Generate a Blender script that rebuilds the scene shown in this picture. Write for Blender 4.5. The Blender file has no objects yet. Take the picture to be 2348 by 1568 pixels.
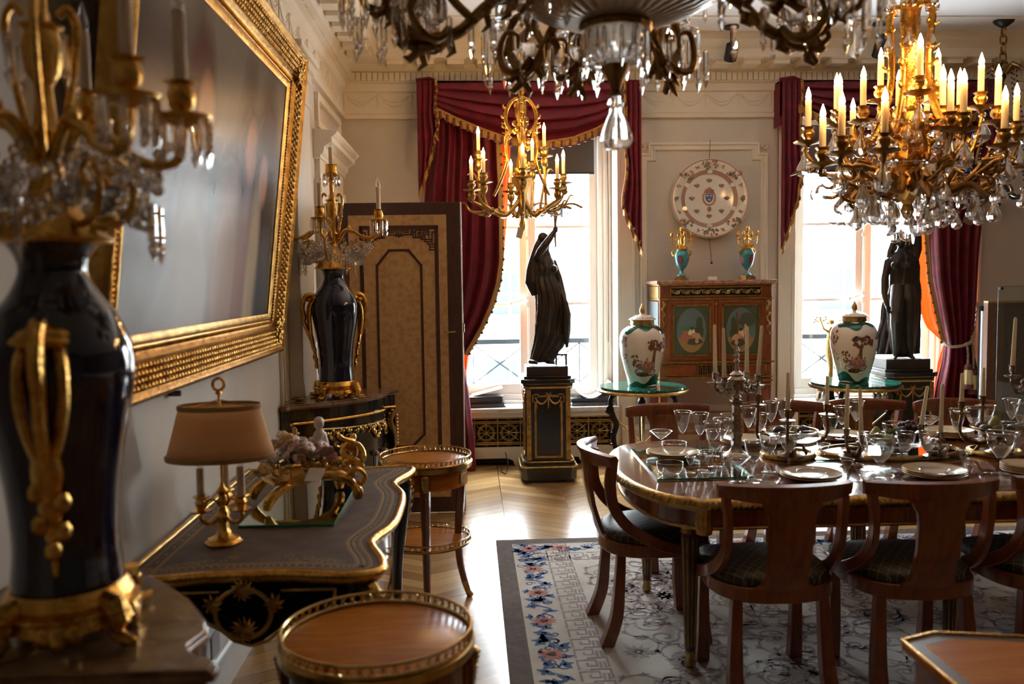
import bpy, math, random
from mathutils import Vector, Matrix
# ---------------------------------------------------------------- camera, sky, daylight, exposure
sc = bpy.context.scene
COL = sc.collection
pi = math.pi
def rad(a): return math.radians(a)
def set_camera():
    p, y, r = rad(-4.0), rad(2.7), rad(0.77)
    F = Vector((math.sin(y)*math.cos(p), math.cos(y)*math.cos(p), math.sin(p)))
    r0 = Vector((math.cos(y), -math.sin(y), 0)); u0 = r0.cross(F)
    X = r0*math.cos(r) - u0*math.sin(r); U = u0*math.cos(r) + r0*math.sin(r)
    cd = bpy.data.cameras.new('camera'); co = bpy.data.objects.new('camera', cd); COL.objects.link(co)
    m = Matrix((X, U, -F)).transposed().to_4x4(); m.translation = (0, 0, 1.62); co.matrix_world = m
    cd.sensor_width = 36; cd.lens = 2000/2348*36; cd.clip_start = 0.05
    cd.dof.use_dof = True; cd.dof.focus_distance = 5.4; cd.dof.aperture_fstop = 2.4
    sc.camera = co
set_camera()
w = bpy.data.worlds.new('sky'); sc.world = w; w.use_nodes = True
bg = w.node_tree.nodes['Background']; bg.inputs[0].default_value = (0.90, 0.95, 1.0, 1); bg.inputs[1].default_value = 20.0
def portal(n, x0, x1, z0, z1, y):
    l = bpy.data.lights.new(n, 'AREA'); l.shape = 'RECTANGLE'; l.size = x1-x0; l.size_y = z1-z0; l.cycles.is_portal = True
    o = bpy.data.objects.new(n, l); COL.objects.link(o); o.location = ((x0+x1)/2, y, (z0+z1)/2); o.rotation_euler = (rad(-90), 0, 0)
portal('daylight_portal', -.28, 1.32, .5, 3.05, 7.97)
portal('daylight_portal', 2.80, 4.40, .5, 3.05, 7.97)
sc.view_settings.view_transform = 'Standard'; sc.view_settings.look = 'None'
sc.view_settings.exposure = 1.2; sc.view_settings.gamma = 1.0; sc.view_settings.use_curve_mapping = False
cy = sc.cycles
cy.max_bounces = 10; cy.diffuse_bounces = 5; cy.glossy_bounces = 4; cy.transmission_bounces = 8; cy.transparent_max_bounces = 24
cy.caustics_reflective = False; cy.caustics_refractive = False; cy.sample_clamp_indirect = 6.0; cy.use_denoising = True
BULB = 100.0          # strength of the lit flame bulbs

# ---------------------------------------------------------------- mesh builder
class MB:
    def __init__(s): s.v = []; s.f = []; s.mi = []; s.m = Matrix.Identity(4); s.k = 0
    def at(s, x=0, y=0, z=0, rz=0, rx=0, ry=0, sc_=1):
        s.m = Matrix.Translation((x, y, z)) @ Matrix.Rotation(rz, 4, 'Z') @ Matrix.Rotation(ry, 4, 'Y') @ Matrix.Rotation(rx, 4, 'X') @ Matrix.Scale(sc_, 4)
        return s
    def add(s, vs, fs):
        n = len(s.v); s.v += [tuple(s.m @ Vector(p)) for p in vs]
        s.f += [tuple(i+n for i in f) for f in fs]; s.mi += [s.k]*len(fs); return s
    def box(s, x, y, z, dx, dy, dz, rz=0):
        a, b, c = dx/2, dy/2, dz/2; ca, sa = math.cos(rz), math.sin(rz)
        vs = []
        for k in (-c, c):
            for i, j in ((-a, -b), (a, -b), (a, b), (-a, b)): vs.append((x+i*ca-j*sa, y+i*sa+j*ca, z+k))
        return s.add(vs, [(0, 3, 2, 1), (4, 5, 6, 7), (0, 1, 5, 4), (1, 2, 6, 5), (2, 3, 7, 6), (3, 0, 4, 7)])
    def bx(s, x0, x1, y0, y1, z0, z1): return s.box((x0+x1)/2, (y0+y1)/2, (z0+z1)/2, abs(x1-x0), abs(y1-y0), abs(z1-z0))
    def loft(s, rings, closed=True, cap=True):
        n = len(rings[0]); vs = [p for r in rings for p in r]; fs = []
        for i in range(len(rings)-1):
            for j in range(n if closed else n-1):
                a = i*n+j; b = i*n+(j+1) % n; fs.append((a, b, b+n, a+n))
        if cap and closed:
            fs.append(tuple(range(n-1, -1, -1))); fs.append(tuple(range((len(rings)-1)*n, len(rings)*n)))
        return s.add(vs, fs)
    def lathe(s, prof, n=24, o=(0, 0, 0), sx=1, sy=1, cap=True, fl=None):
        rings = []
        for r, z in prof:
            ring = []
            for j in range(n):
                t = 2*pi*j/n; q = max(r, 1e-5)*(fl(t, z) if fl else 1)
                ring.append((o[0]+q*sx*math.cos(t), o[1]+q*sy*math.sin(t), o[2]+z))
            rings.append(ring)
        return s.loft(rings, True, cap)
    def tube(s, pts, r, n=8, closed=False, flat=1.0, cap=True):
        P = [Vector(p) for p in pts]; m = len(P)
        if isinstance(r, (list, tuple)):
            k = len(r)-1; rr = []
            for i in range(m):
                q = i*k/max(1, m-1); a = min(int(q), k-1); rr.append(r[a]+(r[a+1]-r[a])*(q-a))
        else: rr = [r]*m
        up = None; rings = []
        for i in range(m):
            if closed: t = P[(i+1) % m]-P[i-1]
            else: t = P[min(i+1, m-1)]-P[max(i-1, 0)]
            if t.length < 1e-9: t = Vector((0, 0, 1))
            t.normalize()
            if up is None:
                up = Vector((0, 0, 1)) if abs(t.z) < .9 else Vector((1, 0, 0))
            a = t.cross(up)
            if a.length < 1e-6: a = t.cross(Vector((0, 1, 0)))
            a.normalize(); up = a.cross(t).normalized()
            rings.append([tuple(P[i]+a*(math.cos(2*pi*j/n)*rr[i])+up*(math.sin(2*pi*j/n)*rr[i]*flat)) for j in range(n)])
        if closed: rings.append(rings[0]); return s.loft(rings, True, False)
        return s.loft(rings, True, cap)
    def prism(s, poly, z0, z1):
        n = len(poly); vs = [(x, y, z0) for x, y in poly]+[(x, y, z1) for x, y in poly]
        return s.add(vs, [tuple(range(n-1, -1, -1)), tuple(range(n, 2*n))]+[(i, (i+1) % n, n+(i+1) % n, n+i) for i in range(n)])
    def sweep(s, path, prof, closed=False):
        """profile of (outward, up) swept along a level path; outward is to the right of travel"""
        m = len(path); rings = []
        for i in range(m):
            p = Vector(path[i][:2])
            if closed: a = Vector(path[i-1][:2]); b = Vector(path[(i+1) % m][:2])
            else: a = Vector(path[max(i-1, 0)][:2]); b = Vector(path[min(i+1, m-1)][:2])
            d1 = (p-a); d2 = (b-p)
            if d1.length < 1e-9: d1 = d2
            if d2.length < 1e-9: d2 = d1
            d1.normalize(); d2.normalize(); n1 = Vector((d1.y, -d1.x)); n2 = Vector((d2.y, -d2.x)); nn = n1+n2
            if nn.length < 1e-6: nn = n1.copy()
            nn.normalize(); k = 1/max(.35, nn.dot(n1)); z = path[i][2] if len(path[i]) > 2 else 0
            rings.append([(p.x+nn.x*o*k, p.y+nn.y*o*k, z+h) for o, h in prof])
        if closed: rings.append(rings[0])
        return s.loft(rings, True, not closed)
    def ball(s, c, r, n=10, m=7):
        if not isinstance(r, (list, tuple)): r = (r, r, r)
        rings = []
        for i in range(m+1):
            a = -pi/2+pi*i/m; q = max(math.cos(a), 1e-4)
            rings.append([(c[0]+r[0]*q*math.cos(2*pi*j/n), c[1]+r[1]*q*math.sin(2*pi*j/n), c[2]+r[2]*math.sin(a)) for j in range(n)])
        return s.loft(rings)
    def poly(s, pts): return s.add(pts, [tuple(range(len(pts)))])
    def ribbon(s, pts, wd, z):
        """flat strip on a level surface"""
        m = len(pts); vs = []
        for i in range(m):
            a = Vector(pts[max(i-1, 0)][:2]); b = Vector(pts[min(i+1, m-1)][:2]); t = b-a
            if t.length < 1e-9: t = Vector((1, 0))
            t.normalize(); q = wd[i] if isinstance(wd, (list, tuple)) else wd
            vs += [(pts[i][0]-t.y*q/2, pts[i][1]+t.x*q/2, z), (pts[i][0]+t.y*q/2, pts[i][1]-t.x*q/2, z)]
        return s.add(vs, [(2*i+1, 2*i+3, 2*i+2, 2*i) for i in range(m-1)])
    def disc(s, x, y, r, z, n=10, ry=None, a0=0):
        return s.poly([(x+r*math.cos(a0+2*pi*i/n), y+(ry or r)*math.sin(a0+2*pi*i/n), z) for i in range(n)])

def ob(name, mb, mat, parent=None, loc=None, rot=None, sharp=38, bevel=0, seg=2, mods=()):
    me = bpy.data.meshes.new(name); me.from_pydata(mb.v, [], mb.f)
    ms = mat if isinstance(mat, (list, tuple)) else [mat]
    for q in ms: me.materials.append(q)
    if len(ms) > 1: me.polygons.foreach_set('material_index', mb.mi)
    me.polygons.foreach_set('use_smooth', [True]*len(me.polygons)); me.update()
    if sharp is not None: me.set_sharp_from_angle(angle=rad(sharp))
    o = bpy.data.objects.new(name, me); COL.objects.link(o)
    if parent: o.parent = parent
    if loc: o.location = loc
    if rot: o.rotation_euler = rot
    if bevel:
        b = o.modifiers.new('b', 'BEVEL'); b.width = bevel; b.segments = seg; b.limit_method = 'ANGLE'; b.angle_limit = rad(40); b.harden_normals = False
    for t, kw in mods:
        d = o.modifiers.new(t, t)
        for k, v in kw.items(): setattr(d, k, v)
    return o
def tag(o, label=None, cat=None, group=None, kind=None):
    if label: o['label'] = label
    if cat: o['category'] = cat
    if group: o['group'] = group
    if kind: o['kind'] = kind
    return o
def T(name, label, cat, loc=(0, 0, 0), rz=0, group=None):
    o = bpy.data.objects.new(name, None); COL.objects.link(o); o.location = loc; o.rotation_euler = (0, 0, rz); o.empty_display_size = .1
    return tag(o, label, cat, group)
def thing(name, mb, mat, label, cat, group=None, **k): return tag(ob(name, mb, mat, **k), label, cat, group)
def S(name, mb, mat, parent=None, **k):
    o = ob(name, mb, mat, parent, **k)
    if not parent: o['kind'] = 'structure'
    return o
def cpo(o, parent=None, loc=None, rot=None):
    c = o.copy(); COL.objects.link(c)
    if parent: c.parent = parent
    if loc is not None: c.location = loc
    if rot is not None: c.rotation_euler = rot
    return c
def kids():
    d = {}
    for o in bpy.data.objects:
        if o.parent: d.setdefault(o.parent.name, []).append(o)
    return d
def dup(root, loc, rz=0, label=None, group=None):
    d = kids()
    def rec(o, par):
        c = o.copy(); COL.objects.link(c)
        if par: c.parent = par
        for ch in d.get(o.name, []): rec(ch, c)
        return c
    r = rec(root, None); r.location = loc; r.rotation_euler = (0, 0, rz)
    return tag(r, label, None, group)
def arc(cx, cy_, r, a0, a1, n, z=None, ry=None):
    q = [(cx+r*math.cos(a0+(a1-a0)*i/n), cy_+(ry or r)*math.sin(a0+(a1-a0)*i/n)) for i in range(n+1)]
    return q if z is None else [(a, b, z) for a, b in q]
def spiral(cx, cz, r0, r1, a0, turns, n=18):
    return [(cx+(r0+(r1-r0)*i/n)*math.cos(a0+turns*2*pi*i/n), cz+(r0+(r1-r0)*i/n)*math.sin(a0+turns*2*pi*i/n)) for i in range(n+1)]
def spline(pts, k=6):
    """Catmull-Rom through the points"""
    P = [Vector(p) for p in pts]; out = []
    for i in range(len(P)-1):
        a = P[max(i-1, 0)]; b = P[i]; c = P[i+1]; d = P[min(i+2, len(P)-1)]
        for j in range(k):
            t = j/k; out.append(tuple(.5*((2*b)+(c-a)*t+(2*a-5*b+4*c-d)*t*t+(3*b-a-3*c+d)*t**3)))
    out.append(tuple(P[-1])); return out
def curl(mb, p, d, s, r, turn=1):
    """acanthus curl: starts at p, heads along d, rolls up"""
    d = Vector(d).normalized(); z = Vector((0, 0, 1)); P = []
    for i in range(9):
        t = i/8; a = -.2+turn*t*4.0; q = s*(1-.62*t); P.append(Vector(p)+d*(s*.62*t+q*math.sin(a)*.55)+z*(q*(1-math.cos(a))*.5*(1 if turn > 0 else -1)))
    mb.tube([tuple(v) for v in P], [r*(1.25-.95*i/8) for i in range(9)], 6)
def lerp(a, b, t): return a+(b-a)*t

# ---------------------------------------------------------------- materials
def nt(name):
    m = bpy.data.materials.new(name); m.use_nodes = True; t = m.node_tree; return m, t, t.nodes['Principled BSDF'], t.nodes['Material Output']
def N(t, typ, **k):
    n = t.nodes.new(typ)
    for a, b in k.items():
        if a == 'i':
            for q, v in b.items(): n.inputs[q].default_value = v
        else: setattr(n, a, b)
    return n
def ramp(t, stops, interp='LINEAR'):
    n = t.nodes.new('ShaderNodeValToRGB'); e = n.color_ramp; e.interpolation = interp
    while len(e.elements) < len(stops): e.elements.new(.5)
    for el, (p, c) in zip(e.elements, stops): el.position = p; el.color = (*c, 1)
    return n
def mat(name, col, rough=.5, metal=0, spec=.5, noise=None, bump=None, coat=0, sheen=0, coord='Object', stretch=(1, 1, 1), sub=0, trans=0):
    m, t, b, o = nt(name)
    b.inputs['Base Color'].default_value = (*col, 1); b.inputs['Roughness'].default_value = rough; b.inputs['Metallic'].default_value = metal
    b.inputs['Specular IOR Level'].default_value = spec; b.inputs['Coat Weight'].default_value = coat; b.inputs['Coat Roughness'].default_value = .08
    b.inputs['Sheen Weight'].default_value = sheen; b.inputs['Transmission Weight'].default_value = trans
    if noise or bump:
        tc = N(t, 'ShaderNodeTexCoord'); mp = N(t, 'ShaderNodeMapping', i={'Scale': stretch}); t.links.new(tc.outputs[coord], mp.inputs[0])
    if noise:
        s, c2, det = noise[:3]; lo, hi = noise[3:5] if len(noise) > 4 else (.35, .7)
        nz = N(t, 'ShaderNodeTexNoise', i={'Scale': s, 'Detail': det, 'Distortion': noise[5] if len(noise) > 5 else 0}); t.links.new(mp.outputs[0], nz.inputs['Vector'])
        rp = ramp(t, [(lo, col), (hi, c2)]); t.links.new(nz.outputs[0], rp.inputs[0]); t.links.new(rp.outputs[0], b.inputs['Base Color'])
    if bump:
        nz = N(t, 'ShaderNodeTexNoise', i={'Scale': bump[0], 'Detail': 4}); t.links.new(mp.outputs[0], nz.inputs['Vector'])
        bp = N(t, 'ShaderNodeBump', i={'Strength': bump[1], 'Distance': .01}); t.links.new(nz.outputs[0], bp.inputs['Height']); t.links.new(bp.outputs[0], b.inputs['Normal'])
    return m
M = {}
M['wall'] = mat('wall_paint', (.58, .53, .46), .6, noise=(3, (.62, .57, .50), 3), bump=(60, .05))
M['wallw'] = mat('stucco_paint', (.72, .66, .56), .55, noise=(5, (.76, .70, .60), 3))
M['ceil'] = mat('ceiling_paint', (.78, .78, .80), .7)
M['white'] = mat('white_gloss_paint', (.80, .79, .75), .35)
M['gold'] = mat('gilt_bronze', (.80, .48, .12), .26, 1, noise=(30, (.50, .25, .045), 4), bump=(90, .3))
M['frameg'] = mat('old_gold_leaf', (.62, .36, .09), .34, 1, noise=(22, (.34, .18, .045), 5), bump=(70, .35))
M['dark'] = mat('fill_absorbing_dark', (.16, .13, .11), .7)  # for the unseen right and front walls, coloured dark to soak up fill light
M['golda'] = mat('aged_gilt', (.55, .36, .12), .32, 1, noise=(25, (.30, .19, .07), 4), bump=(70, .3))
M['brass'] = mat('brass', (.72, .52, .22), .25, 1, noise=(40, (.55, .38, .15), 3))
M['dbronze'] = mat('dark_gilt_bronze', (.30, .17, .06), .38, 1, noise=(25, (.16, .09, .03), 4), bump=(60, .4))
M['silver'] = mat('aged_silver', (.55, .48, .40), .27, 1, noise=(35, (.22, .17, .12), 4), bump=(80, .3))
M['statue'] = mat('patinated_bronze', (.020, .019, .020), .36, .25, noise=(9, (.055, .034, .024), 4), bump=(25, .15))
M['black'] = mat('black_lacquer', (.008, .008, .010), .12, coat=.6)
M['blackw'] = mat('ebonised_wood', (.012, .011, .012), .25, coat=.3)
M['navy'] = mat('dark_blue_glazed_porcelain', (.005, .007, .030), .07, coat=.7, noise=(8, (.010, .012, .04), 3))
M['iron'] = mat('dark_iron', (.02, .02, .022), .45, .6)
M['waxo'] = mat('candle_sleeve', (.78, .62, .44), .55)
M['socket'] = mat('grey_plastic', (.5, .5, .5), .4)
M['paper'] = mat('paper', (.78, .74, .68), .7)
M['tagp'] = mat('tag_card', (.70, .55, .47), .7)
M['rail'] = mat('railing_paint', (.022, .026, .030), .6, 0, .0)
def wood(name, c1, c2, rough, coat, scale=6, stretch=(1, 1, 8), dist=1.2):
    m, t, b, o = nt(name); tc = N(t, 'ShaderNodeTexCoord'); mp = N(t, 'ShaderNodeMapping', i={'Scale': stretch}); t.links.new(tc.outputs['Object'], mp.inputs[0])
    nz = N(t, 'ShaderNodeTexNoise', i={'Scale': scale, 'Detail': 6, 'Distortion': dist}); t.links.new(mp.outputs[0], nz.inputs['Vector'])
    rp = ramp(t, [(.3, c1), (.72, c2)]); t.links.new(nz.outputs[0], rp.inputs[0]); t.links.new(rp.outputs[0], b.inputs['Base Color'])
    b.inputs['Roughness'].default_value = rough; b.inputs['Coat Weight'].default_value = coat; b.inputs['Coat Roughness'].default_value = .06
    return m
M['mahog'] = wood('mahogany', (.16, .034, .010), (.29, .075, .022), .28, .6, 5, (6, 6, 1))
M['mahogt'] = wood('polished_mahogany_top', (.14, .035, .016), (.24, .07, .03), .12, .8, 4, (1, 8, 8))
M['tulip'] = wood('tulipwood_veneer', (.44, .13, .012), (.60, .22, .025), .24, 0, 4, (1, 7, 7)); M['tulip'].node_tree.nodes['Principled BSDF'].inputs['Specular IOR Level'].default_value = .3
M['kingw'] = wood('kingwood', (.16, .045, .018), (.27, .09, .035), .2, .7, 5, (7, 7, 1))
M['wenge'] = wood('dark_stained_wood', (.055, .022, .018), (.085, .036, .03), .42, .1, 6, (6, 6, 1))
M['maple'] = mat('pale_burr_maple', (.60, .38, .17), .38, noise=(26, (.46, .27, .11), 6, .42, .66))
M['leather'] = mat('tooled_leather', (.085, .055, .040), .55, 0, .3, noise=(14, (.125, .09, .072), 4), bump=(140, .12))
M['bmarble'] = mat('brown_marble', (.24, .14, .075), .17, noise=(7, (.10, .045, .025), 6, .35, .68, 1.8))
M['rmarble'] = mat('red_marble', (.30, .13, .09), .15, noise=(18, (.55, .38, .32), 6, .4, .75, 1.0))
M['cmarble'] = mat('veined_white_marble', (.78, .77, .75), .2, noise=(10, (.35, .33, .33), 6, .5, .9, 1.5))
def malachite():
    m, t, b, o = nt('malachite'); tc = N(t, 'ShaderNodeTexCoord')
    nz = N(t, 'ShaderNodeTexNoise', i={'Scale': 5, 'Detail': 2, 'Distortion': 1}); t.links.new(tc.outputs['Object'], nz.inputs['Vector'])
    wv = N(t, 'ShaderNodeTexWave', wave_type='RINGS', i={'Scale': 5, 'Distortion': 9, 'Detail': 3}); t.links.new(nz.outputs[1], wv.inputs['Vector'])
    rp = ramp(t, [(.2, (.005, .06, .045)), (.8, (.03, .26, .19))]); t.links.new(wv.outputs[1], rp.inputs[0]); t.links.new(rp.outputs[0], b.inputs['Base Color'])
    b.inputs['Roughness'].default_value = .06; return m
M['malach'] = malachite()
M['green'] = mat('green_glaze', (.006, .085, .06), .1, coat=.5)
M['porc'] = mat('white_porcelain', (.80, .77, .70), .10, coat=.5)
M['turq'] = mat('turquoise_glaze', (.05, .27, .30), .1, coat=.5)
M['plate'] = mat('cream_plate', (.84, .70, .48), .2, coat=.15)
def flat(name, col, rough=.35): M[name] = mat(name, col, rough); return M[name]
for nm, c in (('d_brown', (.16, .075, .04)), ('d_dark', (.05, .03, .03)), ('d_purple', (.30, .13, .30)), ('d_rose', (.52, .16, .15)), ('d_blue', (.07, .10, .30)),
              ('d_green', (.08, .20, .10)), ('d_ochre', (.34, .21, .085)), ('d_flesh', (.56, .33, .20)), ('d_sky', (.13, .18, .20)), ('d_olive', (.07, .085, .05)),
              ('d_rust', (.42, .17, .10)), ('r_blue', (.05, .12, .30)), ('r_rose', (.52, .19, .13)), ('r_grey', (.32, .26, .265)), ('r_tan', (.42, .36, .31)), ('p_band', (.40, .25, .20)), ('d_cream', (.80, .72, .58)),
              ('fl_white', (.72, .62, .58)), ('fl_pink', (.58, .32, .30)), ('fl_gold', (.55, .33, .08)), ('blind', (.045, .047, .05)), ('pear', (.34, .34, .06)), ('fig', (.09, .065, .06)), ('grape', (.12, .055, .085)), ('leaf', (.12, .20, .06))):
    flat(nm, c)
def velvet(name, c1, c2):
    m = mat(name, c1, .62, sheen=.16, noise=(14, c2, 4)); b = m.node_tree.nodes['Principled BSDF']
    b.inputs['Sheen Tint'].default_value = (.9, .25, .35, 1); b.inputs['Sheen Roughness'].default_value = .35; return m
M['velvet'] = velvet('crimson_velvet', (.155, .002, .018), (.075, .001, .010))
def cloth(name, col, tr):
    m, t, b, o = nt(name); b.inputs['Base Color'].default_value = (*col, 1); b.inputs['Roughness'].default_value = .8
    tl = N(t, 'ShaderNodeBsdfTranslucent', i={'Color': (*col, 1)}); mx = N(t, 'ShaderNodeMixShader', i={0: tr})
    t.links.new(b.outputs[0], mx.inputs[1]); t.links.new(tl.outputs[0], mx.inputs[2]); t.links.new(mx.outputs[0], o.inputs[0]); return m
M['orange'] = cloth('orange_silk', (.80, .27, .07), .36)
M['wax'] = cloth('candle_wax', (.90, .79, .58), .22)
M['shade'] = cloth('pleated_silk', (.95, .70, .42), .5)
M['shadeg'] = mat('shade_braid', (.42, .27, .10), .7)
M['fringe'] = mat('gold_fringe', (.45, .25, .045), .7, noise=(60, (.26, .11, .03), 4))
M['tassel'] = mat('fringe_tassel', (.13, .03, .03), .8)
M['rope'] = mat('rope', (.42, .33, .22), .8, noise=(50, (.25, .17, .10), 2))
def thin_glass(name, tint=(1, 1, 1), refl=.9, base=.05):
    m, t, b, o = nt(name); t.nodes.remove(b)
    tr = N(t, 'ShaderNodeBsdfTransparent', i={0: (*tint, 1)}); gl = N(t, 'ShaderNodeBsdfGlossy', i={'Color': (1, 1, 1, 1), 'Roughness': .02})
    lw = N(t, 'ShaderNodeLayerWeight', i={0: .5}); pw = N(t, 'ShaderNodeMath', operation='POWER', i={1: 2.6}); ml = N(t, 'ShaderNodeMath', operation='MULTIPLY_ADD', i={1: refl, 2: base})
    t.links.new(lw.outputs['Facing'], pw.inputs[0]); t.links.new(pw.outputs[0], ml.inputs[0])
    mx = N(t, 'ShaderNodeMixShader'); t.links.new(ml.outputs[0], mx.inputs[0]); t.links.new(tr.outputs[0], mx.inputs[1]); t.links.new(gl.outputs[0], mx.inputs[2]); t.links.new(mx.outputs[0], o.inputs[0]); return m
M['glass'] = thin_glass('clear_glass', (.96, .97, .97), .75, .06)
M['pane'] = thin_glass('window_glass', (.97, .99, .99), .3, .03)
M['sheet'] = thin_glass('sheet_glass', (.90, .97, .94), .7, .06)
def frosted():
    m, t, b, o = nt('engraved_glass'); b.inputs['Base Color'].default_value = (.85, .85, .85, 1); b.inputs['Roughness'].default_value = .35
    tr = N(t, 'ShaderNodeBsdfTransparent'); mx = N(t, 'ShaderNodeMixShader', i={0: .38}); t.links.new(tr.outputs[0], mx.inputs[1]); t.links.new(b.outputs[0], mx.inputs[2]); t.links.new(mx.outputs[0], o.inputs[0]); return m
M['engr'] = frosted()
M['gedge'] = mat('green_glass_edge', (.03, .42, .25), .15, trans=.3)
def crystal(name, tint=(1, 1, 1)):
    m, t, b, o = nt(name); t.nodes.remove(b)
    g = N(t, 'ShaderNodeBsdfGlass', i={'Color': (*tint, 1), 'Roughness': .0, 'IOR': 1.55}); tr = N(t, 'ShaderNodeBsdfTransparent', i={0: (.9, .9, .9, 1)}); mx = N(t, 'ShaderNodeMixShader', i={0: .25})
    t.links.new(g.outputs[0], mx.inputs[1]); t.links.new(tr.outputs[0], mx.inputs[2]); t.links.new(mx.outputs[0], o.inputs[0]); return m
M['crystal'] = crystal('cut_crystal'); M['crystald'] = crystal('shade_tinted_cut_crystal', (.5, .5, .52))  # second: clear crystal, grey mixed in for its dark edges against bright windows
def emit(name, col, s):
    m, t, b, o = nt(name); t.nodes.remove(b); e = N(t, 'ShaderNodeEmission', i={0: (*col, 1), 1: s}); t.links.new(e.outputs[0], o.inputs[0]); return m
M['flame'] = emit('lit_flame_bulb', (1.0, .56, .20), BULB)
M['bulbg'] = thin_glass('unlit_bulb_glass', (.95, .93, .9), .6, .12)
def chequer_seat():
    m, t, b, o = nt('black_trellis_fabric'); tc = N(t, 'ShaderNodeTexCoord'); sx = N(t, 'ShaderNodeSeparateXYZ'); t.links.new(tc.outputs['Object'], sx.inputs[0])
    outs = []
    for sg in (1, -1):
        a = N(t, 'ShaderNodeMath', operation='MULTIPLY_ADD', i={1: sg*.75}); t.links.new(sx.outputs[1], a.inputs[0]); t.links.new(sx.outputs[0], a.inputs[2])
        p = N(t, 'ShaderNodeMath', operation='PINGPONG', i={1: .021}); t.links.new(a.outputs[0], p.inputs[0])
        l = N(t, 'ShaderNodeMath', operation='LESS_THAN', i={1: .0013}); t.links.new(p.outputs[0], l.inputs[0]); outs.append(l)
    mxx = N(t, 'ShaderNodeMath', operation='MAXIMUM'); t.links.new(outs[0].outputs[0], mxx.inputs[0]); t.links.new(outs[1].outputs[0], mxx.inputs[1])
    mc = N(t, 'ShaderNodeMix', data_type='RGBA', i={6: (.016, .018, .017, 1), 7: (.28, .19, .07, 1)}); t.links.new(mxx.outputs[0], mc.inputs[0]); t.links.new(mc.outputs[2], b.inputs['Base Color'])
    b.inputs['Roughness'].default_value = .5; return m
M['seat'] = chequer_seat()
def parquet():
    m, t, b, o = nt('chevron_parquet'); g = N(t, 'ShaderNodeNewGeometry'); sx = N(t, 'ShaderNodeSeparateXYZ'); t.links.new(g.outputs['Position'], sx.inputs[0])
    def mt(op, a, bb=None, c=None):
        n = N(t, 'ShaderNodeMath', operation=op)
        for i, q in enumerate((a, bb, c)):
            if q is None: continue
            if isinstance(q, (int, float)): n.inputs[i].default_value = q
            else: t.links.new(q, n.inputs[i])
        return n.outputs[0]
    W, P = .47, .112
    x = mt('ADD', sx.outputs[0], 10.13); tri = mt('PINGPONG', x, W); v = mt('MULTIPLY_ADD', tri, .62, sx.outputs[1])
    q = mt('DIVIDE', v, P); fr = mt('FRACT', q); idn = mt('FLOOR', q); col = mt('FLOOR', mt('DIVIDE', x, W))
    h = N(t, 'ShaderNodeTexWhiteNoise', noise_dimensions='2D'); cb = N(t, 'ShaderNodeCombineXYZ'); t.links.new(idn, cb.inputs[0]); t.links.new(col, cb.inputs[1]); t.links.new(cb.outputs[0], h.inputs['Vector'])
    cb2 = N(t, 'ShaderNodeCombineXYZ'); t.links.new(mt('MULTIPLY', v, 14), cb2.inputs[0]); t.links.new(mt('MULTIPLY', x, 2), cb2.inputs[1]); t.links.new(col, cb2.inputs[2])
    nz = N(t, 'ShaderNodeTexNoise', i={'Scale': 1.6, 'Detail': 5}); t.links.new(cb2.outputs[0], nz.inputs['Vector'])
    rp = ramp(t, [(.1, (.24, .125, .045)), (.5, (.46, .27, .105)), (.9, (.66, .43, .19))]); t.links.new(mt('ADD', mt('MULTIPLY', h.outputs[0], .55), mt('MULTIPLY', nz.outputs[0], .45)), rp.inputs[0])
    gap = mt('MAXIMUM', mt('LESS_THAN', fr, .025), mt('LESS_THAN', mt('PINGPONG', x, W), .003))
    mc = N(t, 'ShaderNodeMix', data_type='RGBA', i={7: (.06, .03, .015, 1)}); t.links.new(gap, mc.inputs[0]); t.links.new(rp.outputs[0], mc.inputs[6]); t.links.new(mc.outputs[2], b.inputs['Base Color'])
    b.inputs['Roughness'].default_value = .22
    bp = N(t, 'ShaderNodeBump', i={'Strength': .35, 'Distance': .004}); t.links.new(mt('ADD', mt('MULTIPLY', gap, -1), mt('MULTIPLY', h.outputs[0], .25)), bp.inputs['Height']); t.links.new(bp.outputs[0], b.inputs['Normal']); return m
M['parquet'] = parquet()
# ---------------------------------------------------------------- the room
WL, YB, ZC, XR, YF = -1.06, 7.55, 3.62, 6.3, -2.6
W1, W2 = (-.25, 1.29), (2.83, 4.37)
S('floor', MB().bx(WL-1.3, XR+.3, YF-.3, YB+.45, -.15, 0), M['parquet'])
S('ceiling', MB().bx(WL-.3, XR+.3, YF-.3, YB+.45, ZC, ZC+.15), M['ceil'])
b = MB()
b.bx(WL-.3, W1[0], YB, YB+.45, 0, ZC); b.bx(W1[1], W2[0], YB, YB+.45, 0, ZC); b.bx(W2[1], XR+.3, YB, YB+.45, 0, ZC)
for a, c in (W1, W2): b.bx(a, c, YB, YB+.45, 3.02, ZC); b.bx(a, c, YB+.32, YB+.45, 0, .512)
S('wall_back', b, M['wall'])
DY0, DY1, DZ = 6.28, 7.16, 2.18
b = MB(); b.bx(WL-.25, WL, YF, DY0, 0, ZC); b.bx(WL-.25, WL, DY0, DY1, DZ, ZC); b.bx(WL-.25, WL, DY1, YB, 0, ZC)
b.bx(WL-1.3, WL-.25, DY0-.3, DY0-.1, 0, 2.6); b.bx(WL-1.3, WL-.25, DY1+.1, DY1+.3, 0, 2.6); b.bx(WL-1.45, WL-1.3, DY0-.3, DY1+.3, 0, 2.6); b.bx(WL-1.45, WL-.25, DY0-.3, DY1+.3, 2.5, 2.7)
S('wall_left', b, M['wall'])
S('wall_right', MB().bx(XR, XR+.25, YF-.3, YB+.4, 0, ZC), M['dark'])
S('wall_front', MB().bx(WL-.3, XR+.3, YF-.25, YF, 0, ZC), M['dark'])
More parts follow.
